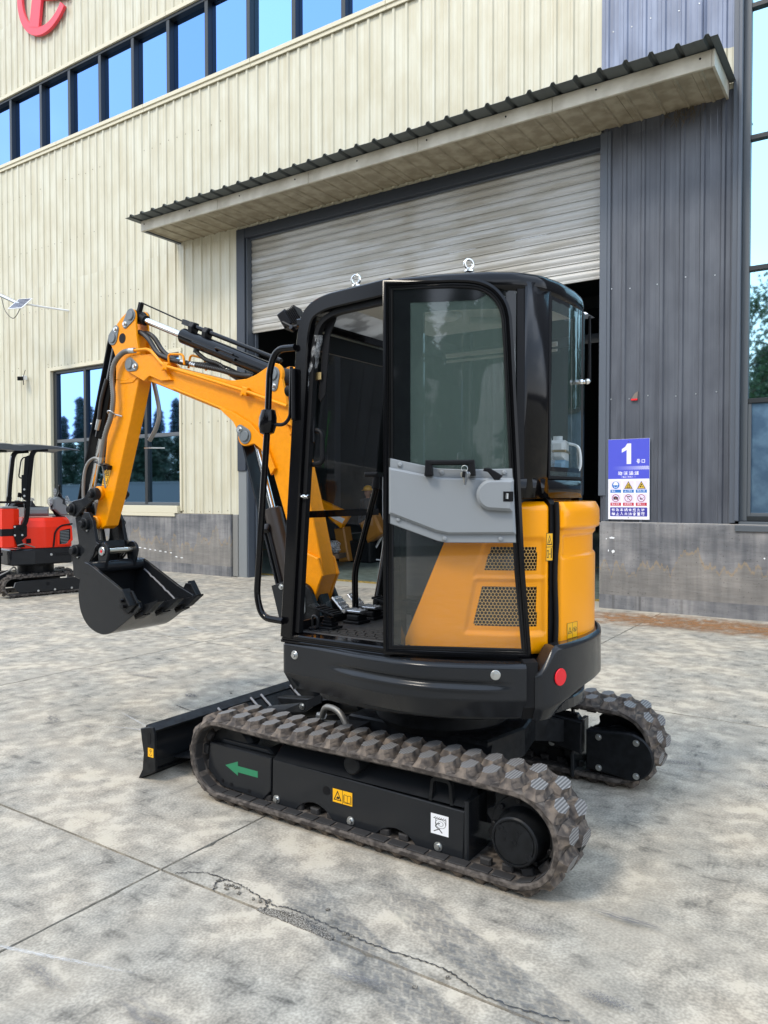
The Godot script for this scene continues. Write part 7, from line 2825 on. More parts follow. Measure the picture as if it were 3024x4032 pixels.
func make_bucket() -> void:
	# links and quick coupler
	var l := Node3D.new()
	l.name = "bucket_linkage"
	X.add_child(l)
	var pin := func(p: Vector2, z: float) -> void:
		var g := G.new()
		var n := signf(z)
		g.cyl(Vector3(p.x, p.y, z - 0.02 * n), Vector3(p.x, p.y, z + 0.028 * n), 0.046, -1.0, 20, 0.004)
		g.cyl(Vector3(p.x, p.y, z + 0.028 * n), Vector3(p.x, p.y, z + 0.055 * n), 0.026, -1.0, 14, 0.005)
		put("link_pin", g, M.grey_matt, l)
		g = G.new()
		bolt(g, Vector3(p.x + 0.02, p.y - 0.045, z), Vector3(0, 0, n), 0.010, 0.01)
		put("bolt", g, M.zinc, l)
	for z in [0.115, -0.115]:
		var g := G.new()
		g.prism(spline_closed(v2([-2.815, 1.635, -2.80, 1.565, -2.85, 1.545, -2.96, 1.49, -3.06, 1.425, -3.125, 1.45, -3.13, 1.515, -3.08, 1.545, -2.97, 1.565, -2.87, 1.63])), z - 0.014, z + 0.014, Transform3D.IDENTITY, 0.004)
		put("side_link", g, M.grey_paint, l)
		pin.call(Vector2(-2.84, 1.592), z)
		pin.call(Vector2(-3.092, 1.480), z)
	for z in [0.075, -0.075]:
		var g := G.new()
		g.prism(pinplate(Vector2(-3.092, 1.480), 0.045, Vector2(-3.02, 1.165), 0.05, 10), z - 0.012, z + 0.012, Transform3D.IDENTITY, 0.004)
		put("tipping_link", g, M.grey_paint, l)
	var q := Node3D.new()
	q.name = "quick_coupler"
	X.add_child(q)
	for z in [0.125, -0.125]:
		var g := G.new()
		g.prism(v2([-2.975, 1.42, -2.94, 1.46, -2.885, 1.462, -2.84, 1.40, -2.80, 1.25, -2.765, 1.235, -2.79, 1.19, -2.86, 1.13, -2.93, 1.02, -3.0, 0.965, -3.075, 0.985, -3.085, 1.10, -3.07, 1.19, -3.02, 1.215, -2.99, 1.26]), z - 0.015, z + 0.015, Transform3D.IDENTITY, 0.004)
		put("cheek", g, M.grey_paint, q)
		pin.call(Vector2(-2.915, 1.375), z + 0.012 * signf(z))
		pin.call(Vector2(-3.03, 1.175), z + 0.012 * signf(z))
		g = G.new()
		g.tube(to_z(fillet(v2([-2.775, 1.225, -2.80, 1.21, -2.825, 1.15, -2.87, 1.11, -2.93, 1.0]), 0.02, 4), z + 0.016 * signf(z)), 0.008, 6)
		put("edge_rib", g, M.black_matt, q)
	var g := G.new()
	g.box(Vector3(-2.96, 1.09, 0), Vector3(0.15, 0.2, 0.22), Basis(Vector3(0, 0, 1), -0.3), 0.01)
	g.box(Vector3(-2.84, 1.21, -0.0), Vector3(0.10, 0.05, 0.22), Basis(Vector3(0, 0, 1), 0.4), 0.008)
	put("coupler_body", g, M.grey_matt, q)
	# bucket
	var b := Node3D.new()
	b.name = "digging_bucket"
	X.add_child(b)
	var prof := v2([-2.815, 1.075, -2.845, 0.98, -2.865, 0.87, -2.835, 0.745, -2.75, 0.655, -2.62, 0.615, -2.50, 0.635, -2.36, 0.715, -2.215, 0.810])
	var zb := [0.235, -0.235]
	for z in zb:
		g = G.new()
		g.prism(v2([-2.745, 1.105, -2.785, 1.108]) + spline(prof, 4) + v2([-2.185, 0.835, -2.20, 0.872, -2.35, 0.925, -2.70, 1.088]), z - 0.009, z + 0.009, Transform3D.IDENTITY, 0.003)
		put("side_plate", g, M.grey_paint, b)
		g = G.new()
		g.prism(v2([-2.745, 1.105, -2.785, 1.11, -2.815, 1.075, -2.80, 1.03, -2.73, 1.03, -2.36, 0.855, -2.225, 0.80, -2.185, 0.835, -2.20, 0.872, -2.35, 0.925, -2.70, 1.088]), z - 0.013, z + 0.013, Transform3D.IDENTITY, 0.004)
		put("wear_strip", g, M.grey_paint, b)
		g = G.new()
		var cz: float = z + 0.022 * signf(z)
		g.prism(v2([-2.385, 0.825, -2.29, 0.788, -2.19, 0.868, -2.245, 0.945, -2.30, 0.945]), cz - 0.009, cz + 0.009, Transform3D.IDENTITY, 0.003)
		g.box(Vector3(-2.245, 0.905, cz + 0.03 * signf(z)), Vector3(0.012, 0.13, 0.065), Basis(Vector3(0, 0, 1), 0.62), 0.003)
		put("side_cutter", g, M.grey_matt, b)
		for p in [[-2.335, 0.875], [-2.315, 0.838]]:
			g = G.new()
			bolt(g, Vector3(p[0], p[1], cz + 0.009 * signf(z)), Vector3(0, 0, signf(z)), 0.014, 0.022)
			put("cutter_bolt", g, M.black_steel, b)
	g = G.new()
	var sh := spline(prof, 5)
	var sgi := g.grp()
	for i in sh.size() - 1:
		var p0: Vector2 = sh[i]
		var p1: Vector2 = sh[i + 1]
		g.quad(Vector3(p0.x, p0.y, -0.228), Vector3(p1.x, p1.y, -0.228), Vector3(p1.x, p1.y, 0.228), Vector3(p0.x, p0.y, 0.228), sgi)
		var c0: Vector2 = p0 + (Vector2(-2.55, 0.9) - p0).normalized() * 0.012
		var c1: Vector2 = p1 + (Vector2(-2.55, 0.9) - p1).normalized() * 0.012
		g.quad(Vector3(c0.x, c0.y, 0.228), Vector3(c1.x, c1.y, 0.228), Vector3(c1.x, c1.y, -0.228), Vector3(c0.x, c0.y, -0.228), sgi + 1)
	g.gid += 2
	put("shell", g, M.grey_paint, b)
	g = G.new()
	g.cyl(Vector3(-2.765, 1.07, -0.228), Vector3(-2.765, 1.07, 0.228), 0.044, -1.0, 26)
	put("torque_tube", g, M.grey_paint, b)
	g = G.new()
	g.box(Vector3(-2.255, 0.795, 0), Vector3(0.12, 0.018, 0.462), Basis(Vector3(0, 0, 1), 0.52), 0.004)
	put("cutting_lip", g, M.grey_matt, b)
	for z in [0.175, 0.0, -0.175]:
		g = G.new()
		var tb := Basis(Vector3(0, 0, 1), 0.40)
		var tp := Vector3(-2.215, 0.812, z)
		g.prism(v2([-0.06, -0.028, 0.03, -0.03, 0.165, 0.002, 0.17, 0.012, 0.03, 0.030, -0.03, 0.03]), -0.030, 0.030, Transform3D(tb, tp), 0.006)
		put("tooth", g, M.grey_matt, b)
		g = G.new()
		g.box(tp + tb * Vector3(-0.05, -0.02, 0), Vector3(0.09, 0.032, 0.075), tb, 0.008)
		put("tooth_adapter", g, M.black_matt, b)
	for z in [0.115, -0.135]:
		g = G.new()
		g.prism(v2([-2.81, 1.06, -2.79, 1.10]) + arc_pts(Vector2(-2.745, 1.182), 0.062, 200, -10, 10) + v2([-2.70, 1.12, -2.72, 1.06]), z - 0.012, z + 0.012, Transform3D.IDENTITY, 0.004)
		put("hanger_ear", g, M.grey_paint, b)
	g = G.new()
	g.cyl(Vector3(-2.745, 1.182, -0.15), Vector3(-2.745, 1.182, 0.135), 0.020, -1.0, 18)
	put("hitch_pin", g, M.steel, b)
	g = G.new()
	g.cyl(Vector3(-2.745, 1.182, 0.127), Vector3(-2.745, 1.182, 0.137), 0.033, -1.0, 22, 0.004)
	put("pin_washer", g, M.zinc, b)
	g = G.new()
	g.cyl(Vector3(-2.745, 1.182, 0.137), Vector3(-2.745, 1.182, 0.139), 0.011, -1.0, 12)
	put("grease_cap", g, M.red_plastic, b)
	g = G.new()
	var wl := []
	for k in 16:
		var t := k / 15.0
		wl.append(Vector3(lerpf(-2.72, -2.33, t), lerpf(1.03, 0.79, t) + 0.003 * rng.randfn(), -0.222))
	g.tube(wl, 0.007, 6)
	put("weld", g, M.weld, b)

static func spline_closed(pts: Array, seg := 4) -> Array:
	var q := [pts[-1]] + pts + [pts[0], pts[1]]
	var s := spline(q, seg)
	return s.slice(seg, s.size() - 1 - seg)

# ------------------------------------------------------------------ the red machine at the left
func make_red_excavator() -> void:
	var e := thing("mini_excavator", "small red mini excavator with a black canopy at the left edge, facing the yard", "excavator", Vector3.ZERO)
	var a := Vector3(0.165, 0, -0.986).normalized()
	var zb := Vector3(-a.z, 0, a.x)
	# own axes: x to its rear, z towards the near side; near faces lie at z = 0.48
	e.transform = Transform3D(Basis(a, Vector3.UP, zb), Vector3(-11.15, 0, -6.52) + a * 0.55 - zb * 0.48)
	for side in [1.0, -1.0]:
		var zc: float = 0.375 * side
		var g := G.new()
		var loop := arc_pts(Vector2(-0.53, 0.175), 0.150, 90, 270, 14) + arc_pts(Vector2(0.60, 0.175), 0.150, -90, 90, 14)
		var inner := arc_pts(Vector2(-0.53, 0.175), 0.122, 90, 270, 14) + arc_pts(Vector2(0.60, 0.175), 0.122, -90, 90, 14)
		var n := loop.size()
		var z0 := zc - 0.105
		var z1 := zc + 0.105
		for i in n:
			var j := (i + 1) % n
			g.quad(Vector3(loop[i].x, loop[i].y, z1), Vector3(loop[j].x, loop[j].y, z1), Vector3(loop[j].x, loop[j].y, z0), Vector3(loop[i].x, loop[i].y, z0), 50)
			g.quad(Vector3(inner[i].x, inner[i].y, z0), Vector3(inner[j].x, inner[j].y, z0), Vector3(inner[j].x, inner[j].y, z1), Vector3(inner[i].x, inner[i].y, z1), 51)
			g.quad(Vector3(loop[i].x, loop[i].y, z0), Vector3(loop[j].x, loop[j].y, z0), Vector3(inner[j].x, inner[j].y, z0), Vector3(inner[i].x, inner[i].y, z0))
			g.quad(Vector3(loop[j].x, loop[j].y, z1), Vector3(loop[i].x, loop[i].y, z1), Vector3(inner[i].x, inner[i].y, z1), Vector3(inner[j].x, inner[j].y, z1))
		var tr := put("crawler_track", g, M.rubber, e)
		var lug := G.new()
		lug.prism(v2([-0.030, -0.004, 0.030, -0.004, 0.018, 0.024, -0.018, 0.024]), -0.055, 0.055, Transform3D(Basis(Vector3(0, 1, 0), 0.35), Vector3.ZERO), 0.004)
		var lm := lug.done(M.rubber)
		for k in 34:
			var s := (2.0 * 1.13 + TAU * 0.15) * k / 34.0
			var p: Vector2
			var d: Vector2
			if s < 1.13:
				p = Vector2(0.60 - s, 0.325)
				d = Vector2(-1, 0)
			elif s < 1.13 + PI * 0.15:
				var u := PI * 0.5 + (s - 1.13) / 0.15
				p = Vector2(-0.53, 0.175) + Vector2(cos(u), sin(u)) * 0.15
				d = Vector2(-sin(u), cos(u))
			elif s < 2.26 + PI * 0.15:
				p = Vector2(-0.53 + s - 1.13 - PI * 0.15, 0.025)
				d = Vector2(1, 0)
			else:
				var u := -PI * 0.5 + (s - 2.26 - PI * 0.15) / 0.15
				p = Vector2(0.60, 0.175) + Vector2(cos(u), sin(u)) * 0.15
				d = Vector2(-sin(u), cos(u))
			var lo := put("lug", lm, null, tr)
			var by := Vector3(d.y, -d.x, 0)
			var bx := Vector3(d.x, d.y, 0)
			lo.transform = Transform3D(Basis(bx, by, bx.cross(by)), Vector3(p.x, p.y, zc + (0.045 if k % 2 else -0.045)))
		g = G.new()
		var zf: float = zc + 0.07 * side
		g.prism(v2([-0.50, 0.235, -0.525, 0.16, -0.44, 0.075, 0.5, 0.05, 0.6, 0.10, 0.58, 0.25, -0.38, 0.252]), minf(zf, zf + 0.03 * side), maxf(zf, zf + 0.03 * side), Transform3D.IDENTITY, 0.004)
		put("track_frame", g, M.grey_paint, e)
		g = G.new()
		g.box(Vector3(-0.01, 0.178, zf + 0.0302 * side), Vector3(0.055, 0.045, 0.002))
		put("frame_slot", g, M.black_matt, e)
		for x in [-0.16, 0.10, 0.37]:
			g = G.new()
			bolt(g, Vector3(x, 0.082, zf + 0.03 * side), Vector3(0, 0, side), 0.012, 0.01)
			put("bolt", g, M.zinc, e)
			g = G.new()
			g.cyl(Vector3(x, 0.085, zc - 0.05), Vector3(x, 0.085, zf + 0.02 * side), 0.038, -1.0, 14)
			put("roller", g, M.grey_matt, e)
	var g := G.new()
	g.box(Vector3(0.02, 0.30, 0), Vector3(0.7, 0.10, 0.56), Basis.IDENTITY, 0.01)
	g.cyl(Vector3(0.0, 0.33, 0), Vector3(0.0, 0.50, 0), 0.27, -1.0, 26)
	put("undercarriage", g, M.grey_matt, e)
	g = G.new()
	g.prism(plan(v2([-0.52, -0.42, 0.36, -0.42, 0.52, -0.2, 0.54, 0.1, 0.44, 0.40, 0.38, 0.455, -0.20, 0.465, -0.52, 0.40])), 0.485, 0.735, PLAN, 0.02)
	put("lower_skirt", g, M.grey_paint, e)
	for k in 8:
		g = G.new()
		g.box(Vector3(0.145 + 0.065 * (k % 4), 0.648 - 0.028 * int(k / 4.0), 0.462), Vector3(0.042, 0.016, 0.004), Basis(Vector3.UP, 0.02))
		put("vent_slot", g, M.black_matt, e)
	g = G.new()
	g.cyl(Vector3(0.055, 0.635, 0.455), Vector3(0.055, 0.635, 0.468), 0.02, -1.0, 14, 0.003)
	put("filler_cap", g, M.zinc, e)
	# red hood with a bevelled shoulder, seal, framed grille
	g = G.new()
	var rings := []
	for q in [[1.0, 0.745], [1.0, 1.07], [0.93, 1.17], [0.86, 1.215]]:
		var ring := []
		for p in fillet(v2([-0.37, -0.40, 0.34, -0.40, 0.50, -0.18, 0.51, 0.1, 0.43, 0.36, 0.32, 0.42, -0.03, 0.43, -0.14, 0.40, -0.37, 0.36]), 0.03, 3, true):
			ring.append(Vector3(0.05 + (p.x - 0.05) * q[0], q[1], p.y * q[0]))
		rings.append(ring)
	g.loft(rings, true, 0xFFFFFFFF, true, true)
	put("hood", g, M.red, e)
	g = G.new()
	g.tube(fillet([Vector3(0.435, 1.105, 0.372), Vector3(0.22, 1.085, 0.434), Vector3(0.13, 1.0, 0.437), Vector3(0.10, 0.75, 0.437)], 0.06, 5), 0.014, 8)
	put("hood_seal", g, M.seal, e)
	g = G.new()
	g.prism(v2([0.155, 0.76, 0.16, 0.99, 0.24, 1.06, 0.40, 1.075, 0.415, 0.85, 0.34, 0.77]), 0.425, 0.442, Transform3D.IDENTITY, 0.006)
	put("grille_frame", g, M.red, e)
	g = G.new()
	g.prism(v2([0.195, 0.79, 0.20, 1.005, 0.37, 1.035, 0.372, 0.87, 0.29, 0.79]), 0.4422, 0.4435)
	put("grille_back", g, M.black_matt, e)
	for k in 9:
		g = G.new()
		g.box(Vector3(0.275, 0.805 + 0.024 * k, 0.447), Vector3(0.145 if k > 3 else 0.105 + 0.012 * k, 0.009, 0.006), Basis(Vector3(0, 0, 1), 0.05), 0.001)
		put("slat", g, M.plastic_grey, e)
	g = G.new()
	g.box(Vector3(-0.27, 0.86, 0.405), Vector3(0.075, 0.07, 0.02), Basis(Vector3.UP, 0.2), 0.006)
	put("hood_latch", g, M.black_matt, e)
	# front column, side bar, canopy legs
	g = G.new()
	g.prism(plan(v2([-0.68, 0.16, -0.42, 0.16, -0.40, 0.38, -0.50, 0.43, -0.67, 0.43])), 0.77, 1.365, PLAN, 0.012)
	put("front_cowl", g, M.red, e)
	g = G.new()
	g.prism(plan(v2([-0.69, 0.155, -0.41, 0.155, -0.39, 0.385, -0.50, 0.438, -0.68, 0.438])), 0.95, 1.06, PLAN, 0.006)
	put("cowl_band", g, M.black_matt, e)
	g = G.new()
	g.prism(plan(v2([-0.67, 0.17, -0.43, 0.17, -0.41, 0.37, -0.50, 0.42, -0.66, 0.42])), 1.365, 1.40, PLAN, 0.012)
	put("cowl_top", g, M.plastic_grey, e)
	g = G.new()
	g.prism(v2([-0.51, 1.11, -0.42, 1.12, -0.31, 1.10, -0.31, 0.94, -0.39, 0.88, -0.34, 0.77, -0.45, 0.77, -0.51, 0.95]), 0.44, 0.455, Transform3D.IDENTITY, 0.003)
	put("side_bracket", g, M.black_matt, e)
	for p in [[-0.495, 1.09], [-0.495, 0.96], [-0.385, 0.96], [-0.35, 1.66], [-0.35, 1.56]]:
		g = G.new()
		bolt(g, Vector3(p[0], p[1], 0.455 if p[1] < 1.3 else 0.462), Vector3(0, 0, 1), 0.011, 0.008)
		put("bolt", g, M.zinc, e)
	for q in [[0.44, 0.0], [-0.30, -0.35]]:
		g = G.new()
		g.sweep(to_z(fillet(v2([-0.40 + q[1] * 0.1, 1.02, -0.31, 1.20, -0.275, 1.75, -0.225, 2.18, -0.18, 2.27, 0.02, 2.29]), 0.12, 6), q[0]), v2([-0.032, -0.025, 0.032, -0.025, 0.032, 0.025, -0.032, 0.025]), Vector3(0, 0, 1))
		put("canopy_leg", g, M.black_gloss, e)
	g = G.new()
	g.sweep(to_z(fillet(v2([-0.72, 1.02, -0.71, 1.9, -0.68, 2.16, -0.62, 2.27, -0.40, 2.28]), 0.12, 6), -0.1), v2([-0.028, -0.025, 0.028, -0.025, 0.028, 0.025, -0.028, 0.025]), Vector3(0, 0, 1))
	put("canopy_leg", g, M.black_gloss, e)
	g = G.new()
	g.prism(v2([-0.385, 1.88, -0.30, 1.9, -0.285, 1.48, -0.36, 1.50, -0.39, 1.6]), 0.452, 0.462, Transform3D.IDENTITY, 0.002)
	g.prism(v2([-0.33, 2.16, -0.24, 2.20, -0.25, 1.75, -0.36, 1.80]), 0.445, 0.455, Transform3D.IDENTITY, 0.002)
	put("leg_plate", g, M.black_matt, e)
	g = G.new()
	g.tube(fillet(to_z(v2([-0.25, 2.15, -0.345, 2.155, -0.385, 2.10, -0.42, 1.86, -0.40, 1.835, -0.31, 1.83]), 0.44), 0.03, 4), 0.0105, 8)
	put("grab_rail", g, M.black_gloss, e)
	g = G.new()
	g.tube([Vector3(-0.95, 1.47, 0.43), Vector3(-0.29, 1.46, 0.43)], 0.017, 9)
	put("guard_bar", g, M.black_gloss, e)
	# moulded canopy: thin, domed, drooping to its rear lip
	g = G.new()
	var nx := 22
	var nz := 12
	var cf := func(u: float, v: float, top: bool) -> Vector3:
		var x := lerpf(-0.80, 0.52, u)
		var z := lerpf(-0.50, 0.50, v)
		var y := 2.375 - 0.055 * pow(clampf((u - 0.45) / 0.55, 0, 1), 2.0) - 0.03 * pow(absf(v - 0.5) * 2.0, 4.0)
		y -= 0.012 * float(absf(u - 0.28) < 0.06)
		var th := 0.085 * (1.0 - 0.92 * pow(clampf((u - 0.4) / 0.6, 0, 1), 0.8))
		return Vector3(x, y if top else y - th, z)
	var sg := g.grp()
	for i in nx:
		for j in nz:
			var u0 := float(i) / nx
			var u1 := float(i + 1) / nx
			var v0 := float(j) / nz
			var v1 := float(j + 1) / nz
			g.quad(cf.call(u0, v1, true), cf.call(u1, v1, true), cf.call(u1, v0, true), cf.call(u0, v0, true), sg)
			g.quad(cf.call(u0, v0, false), cf.call(u1, v0, false), cf.call(u1, v1, false), cf.call(u0, v1, false), sg + 1)
	for i in nx:
		var u0 := float(i) / nx
		var u1 := float(i + 1) / nx
		for v in [0.0, 1.0]:
			g.quad(cf.call(u0, v, false), cf.call(u1, v, false), cf.call(u1, v, true), cf.call(u0, v, true), sg + 2 + int(v))
	g.gid += 5
	put("canopy", g, M.canopy, e)
	# seat, levers, console
	g = G.new()
	g.box(Vector3(-0.05, 1.31, 0.05), Vector3(0.36, 0.15, 0.42), Basis.IDENTITY, 0.05)
	put("seat_cushion", g, M.plastic_grey, e)
	g = G.new()
	g.prism(v2([-0.16, 1.39, -0.13, 1.48, -0.08, 1.40, 0.05, 1.39, 0.05, 1.375, -0.1, 1.36]), -0.14, 0.22, Transform3D.IDENTITY, 0.002)
	put("seat_trim", g, M.seat, e)
	for q in [[-0.55, -0.50, 1.54], [-0.51, -0.465, 1.53], [-0.38, -0.33, 1.60], [-0.34, -0.30, 1.59], [-0.30, -0.265, 1.585]]:
		g = G.new()
		g.cyl(Vector3(q[0], 1.38, 0.2), Vector3(q[1], q[2] - 0.05, 0.2), 0.006, -1.0, 7)
		put("control_lever", g, M.zinc, e)
		g = G.new()
		g.cyl(Vector3(q[1] - 0.008, q[2] - 0.06, 0.2), Vector3(q[1] + 0.012, q[2] + 0.01, 0.2), 0.014, 0.022, 10, 0.006)
		put("lever_knob", g, M.seal, e)
	g = G.new()
	g.prism(v2([-0.48, 1.38, -0.28, 1.38, -0.30, 1.47, -0.36, 1.49, -0.42, 1.44]), 0.12, 0.28, Transform3D.IDENTITY, 0.01)
	put("lever_gaiter", g, M.seal, e)
	g = G.new()
	g.prism(v2([0.27, 1.50, 0.35, 1.545, 0.44, 1.50, 0.53, 1.30, 0.47, 1.235, 0.38, 1.235, 0.27, 1.34]), -0.10, 0.10, Transform3D.IDENTITY, 0.02)
	put("side_console", g, M.plastic_grey, e)
	g = G.new()
	g.prism(v2([0.345, 1.546, 0.44, 1.51, 0.45, 1.42, 0.535, 1.31, 0.46, 1.40, 0.40, 1.43, 0.41, 1.49]), -0.103, 0.103)
	put("console_trim", g, M.seat, e)
	g = G.new()
	g.tube([Vector3(0.27, 1.42, 0.0), Vector3(0.33, 1.28, 0.0), Vector3(0.40, 1.20, 0.0)], 0.035, 8)
	g.box(Vector3(0.38, 1.215, 0), Vector3(0.16, 0.02, 0.12), Basis.IDENTITY, 0.004)
	put("console_stand", g, M.black_matt, e)
	g = G.new()
	g.lathe([Vector2(0.05, 0), Vector2(0.052, 0.012), Vector2(0.04, 0.02), Vector2(0.043, 0.035), Vector2(0.03, 0.045), Vector2(0.032, 0.06), Vector2(0.018, 0.07), Vector2(0.012, 0.12), Vector2(0.016, 0.17), Vector2(0.02, 0.20), Vector2(0.012, 0.215), Vector2(0, 0.217)], Transform3D(PLAN.basis, Vector3(0.40, 1.53, 0.0)), 16)
	put("joystick", g, M.black_gloss, e)
	for q in [[0.22, 1.46, 0.10, 0.14], [0.50, 1.47, 0.08, 0.16], [-0.10, 1.50, 0.16, 0.05], [0.30, 1.62, 0.05, 0.12]]:
		g = G.new()
		var rr := []
		for i in 5:
			var ring := []
			for k in 9:
				var an := -TAU * k / 9
				var r := 0.5 * sin(PI * (i + 0.6) / 5.2) * (0.7 + 0.5 * rng.randf())
				ring.append(Vector3(q[0] + cos(an) * r * q[2], q[1] + (i / 4.0 - 0.5) * q[3] + 0.01 * rng.randfn(), 0.05 + sin(an) * r * 0.1))
			rr.append(ring)
		g.loft(rr, true, 0xFFFFFFFF, true, true)
		put("plastic_wrap", g, M.poly, e)
	# swing post and blade arms at the front
	g = G.new()
	g.cyl(Vector3(-0.62, 0.40, 0.1), Vector3(-0.62, 0.76, 0.1), 0.05, -1.0, 16)
	g.box(Vector3(-0.68, 0.66, 0.12), Vector3(0.22, 0.05, 0.12), Basis.IDENTITY, 0.01)
	for k in 4:
		g.cyl(Vector3(-0.80, 0.42 + 0.07 * k, 0.2), Vector3(-0.66, 0.42 + 0.07 * k, 0.2), 0.028, -1.0, 10)
	put("swing_post", g, M.grey_matt, e)
	g = G.new()
	g.box(Vector3(-0.82, 0.28, 0.2), Vector3(0.7, 0.10, 0.08), Basis(Vector3(0, 0, 1), 0.25), 0.01)
	g.box(Vector3(-1.15, 0.2, 0), Vector3(0.05, 0.28, 0.98), Basis.IDENTITY, 0.01)
	put("dozer_blade", g, M.grey_paint, e)
	g = G.new()
	g.tube(spline([Vector3(-0.75, 0.30, 0.25), Vector3(-0.55, 0.40, 0.30), Vector3(-0.45, 0.46, 0.30), Vector3(-0.40, 0.36, 0.3)]), 0.012, 7)
	g.tube(spline([Vector3(-0.46, 0.80, 0.46), Vector3(-0.36, 0.82, 0.47), Vector3(-0.2, 0.76, 0.46)]), 0.010, 7)
	put("hose", g, M.braid, e)

# ------------------------------------------------------------------ things glimpsed through the door
func make_inside_things() -> void:
	var p := thing("red_post", "short red guard post just inside the left door jamb", "post", Vector3(-10.35, 0, -11.75))
	var g := G.new()
	g.cyl(Vector3(0, 0, 0), Vector3(0, 1.0, 0), 0.045, -1.0, 14, 0.01)
	g.cyl(Vector3(0, 0.22, 0), Vector3(0, 0.235, 0), 0.047, -1.0, 14)
	put("tube", g, mat(0.35, 0.01, 0.02, 0.4), p)
	var r := thing("measuring_stand", "white upright stand on a triangular foot inside the hall", "stand", Vector3(-9.72, 0, -14.6))
	g = G.new()
	g.box(Vector3(0, 1.0, 0), Vector3(0.13, 2.0, 0.06), Basis.IDENTITY, 0.006)
	put("upright", g, M.white_paint, r)
	g = G.new()
	g.tube([Vector3(0, 0.75, 0.02), Vector3(-0.42, 0.06, 0.02), Vector3(0.42, 0.06, 0.02), Vector3(0, 0.75, 0.02)], 0.04, 4)
	put("foot", g, M.white_paint, r)
	g = G.new()
	g.box(Vector3(0.16, 1.86, 0.02), Vector3(0.2, 0.14, 0.05), Basis.IDENTITY, 0.01)
	put("red_head", g, M.red_plastic, r)
	var b := thing("loader_boom", "orange and white striped machine arm standing in the dark hall", "machine part", Vector3(-10.75, 1.15, -14.2))
	g = G.new()
	g.prism(v2([-0.45, 0.30, 0.42, -0.02, 0.15, -0.36, -0.40, 0.02]), 0.0, 0.16, Transform3D.IDENTITY, 0.02)
	put("arm", g, M.yellow, b)
	g = G.new()
	g.prism(v2([-0.42, 0.10, 0.30, -0.14, 0.22, -0.24, -0.38, 0.0]), 0.161, 0.165)
	put("stripe", g, M.white_paint, b)
	g = G.new()
	g.box(Vector3(0.85, -0.35, -0.2), Vector3(0.5, 0.5, 0.3), Basis(Vector3(0, 0, 1), 0.5), 0.05)
	g.box(Vector3(0.1, -0.75, -0.1), Vector3(0.3, 0.8, 0.3), Basis(Vector3(0, 0, 1), 0.2), 0.03)
	put("bracket", g, mat(0.35, 0.15, 0.02, 0.5), b)
	g = G.new()
	g.box(Vector3(0.1, -0.9, -0.35), Vector3(1.4, 0.5, 0.5), Basis.IDENTITY, 0.03)
	put("machine_base", g, M.grey_matt, b)
	var t := thing("pallet_truck_load", "low trolley with bagged parts on the hall floor", "trolley", Vector3(-10.45, 0, -13.4))
	g = G.new()
	g.box(Vector3(0, 0.22, 0), Vector3(0.7, 0.10, 0.5), Basis(Vector3.UP, 0.3), 0.01)
	put("deck", g, M.wood, t)
	g = G.new()
	for k in 2:
		g.cyl(Vector3(-0.25 + 0.5 * k, 0.09, 0.2), Vector3(-0.25 + 0.5 * k, 0.09, 0.28), 0.09, -1.0, 16)
	put("wheel", g, M.black_matt, t)
	for k in 3:
		g = G.new()
		var rr := []
		for i in 5:
			var ring := []
			for m in 8:
				var an := -TAU * m / 8
				var rad := 0.16 * sin(PI * (i + 0.7) / 5.4) * (0.7 + 0.5 * rng.randf())
				ring.append(Vector3(-0.2 + 0.2 * k + cos(an) * rad, 0.28 + 0.07 * i, sin(an) * rad))
			rr.append(ring)
		g.loft(rr, true, 0xFFFFFFFF, true, true)
		put("bag", g, M.poly, t)
	var l := thing("ladder", "dark steel ladder leaning inside the hall by the right jamb", "ladder", Vector3(-2.6, 0, -14.5))
	g = G.new()
	for x in [-0.2, 0.2]:
		g.cyl(Vector3(x, 0, 0.5), Vector3(x, 4.4, -0.7), 0.02, -1.0, 8)
	put("rail", g, M.clad_trim, l)
	for k in 13:
		g = G.new()
		g.cyl(Vector3(-0.2, 0.3 + 0.32 * k, 0.42 - 0.087 * k), Vector3(0.2, 0.3 + 0.32 * k, 0.42 - 0.087 * k), 0.014, -1.0, 7)
		put("rung", g, M.clad_trim, l)
	# a person in a yellow helmet stands behind the orange arm
	make_person(Vector3(-10.55, 0.0, -15.1))

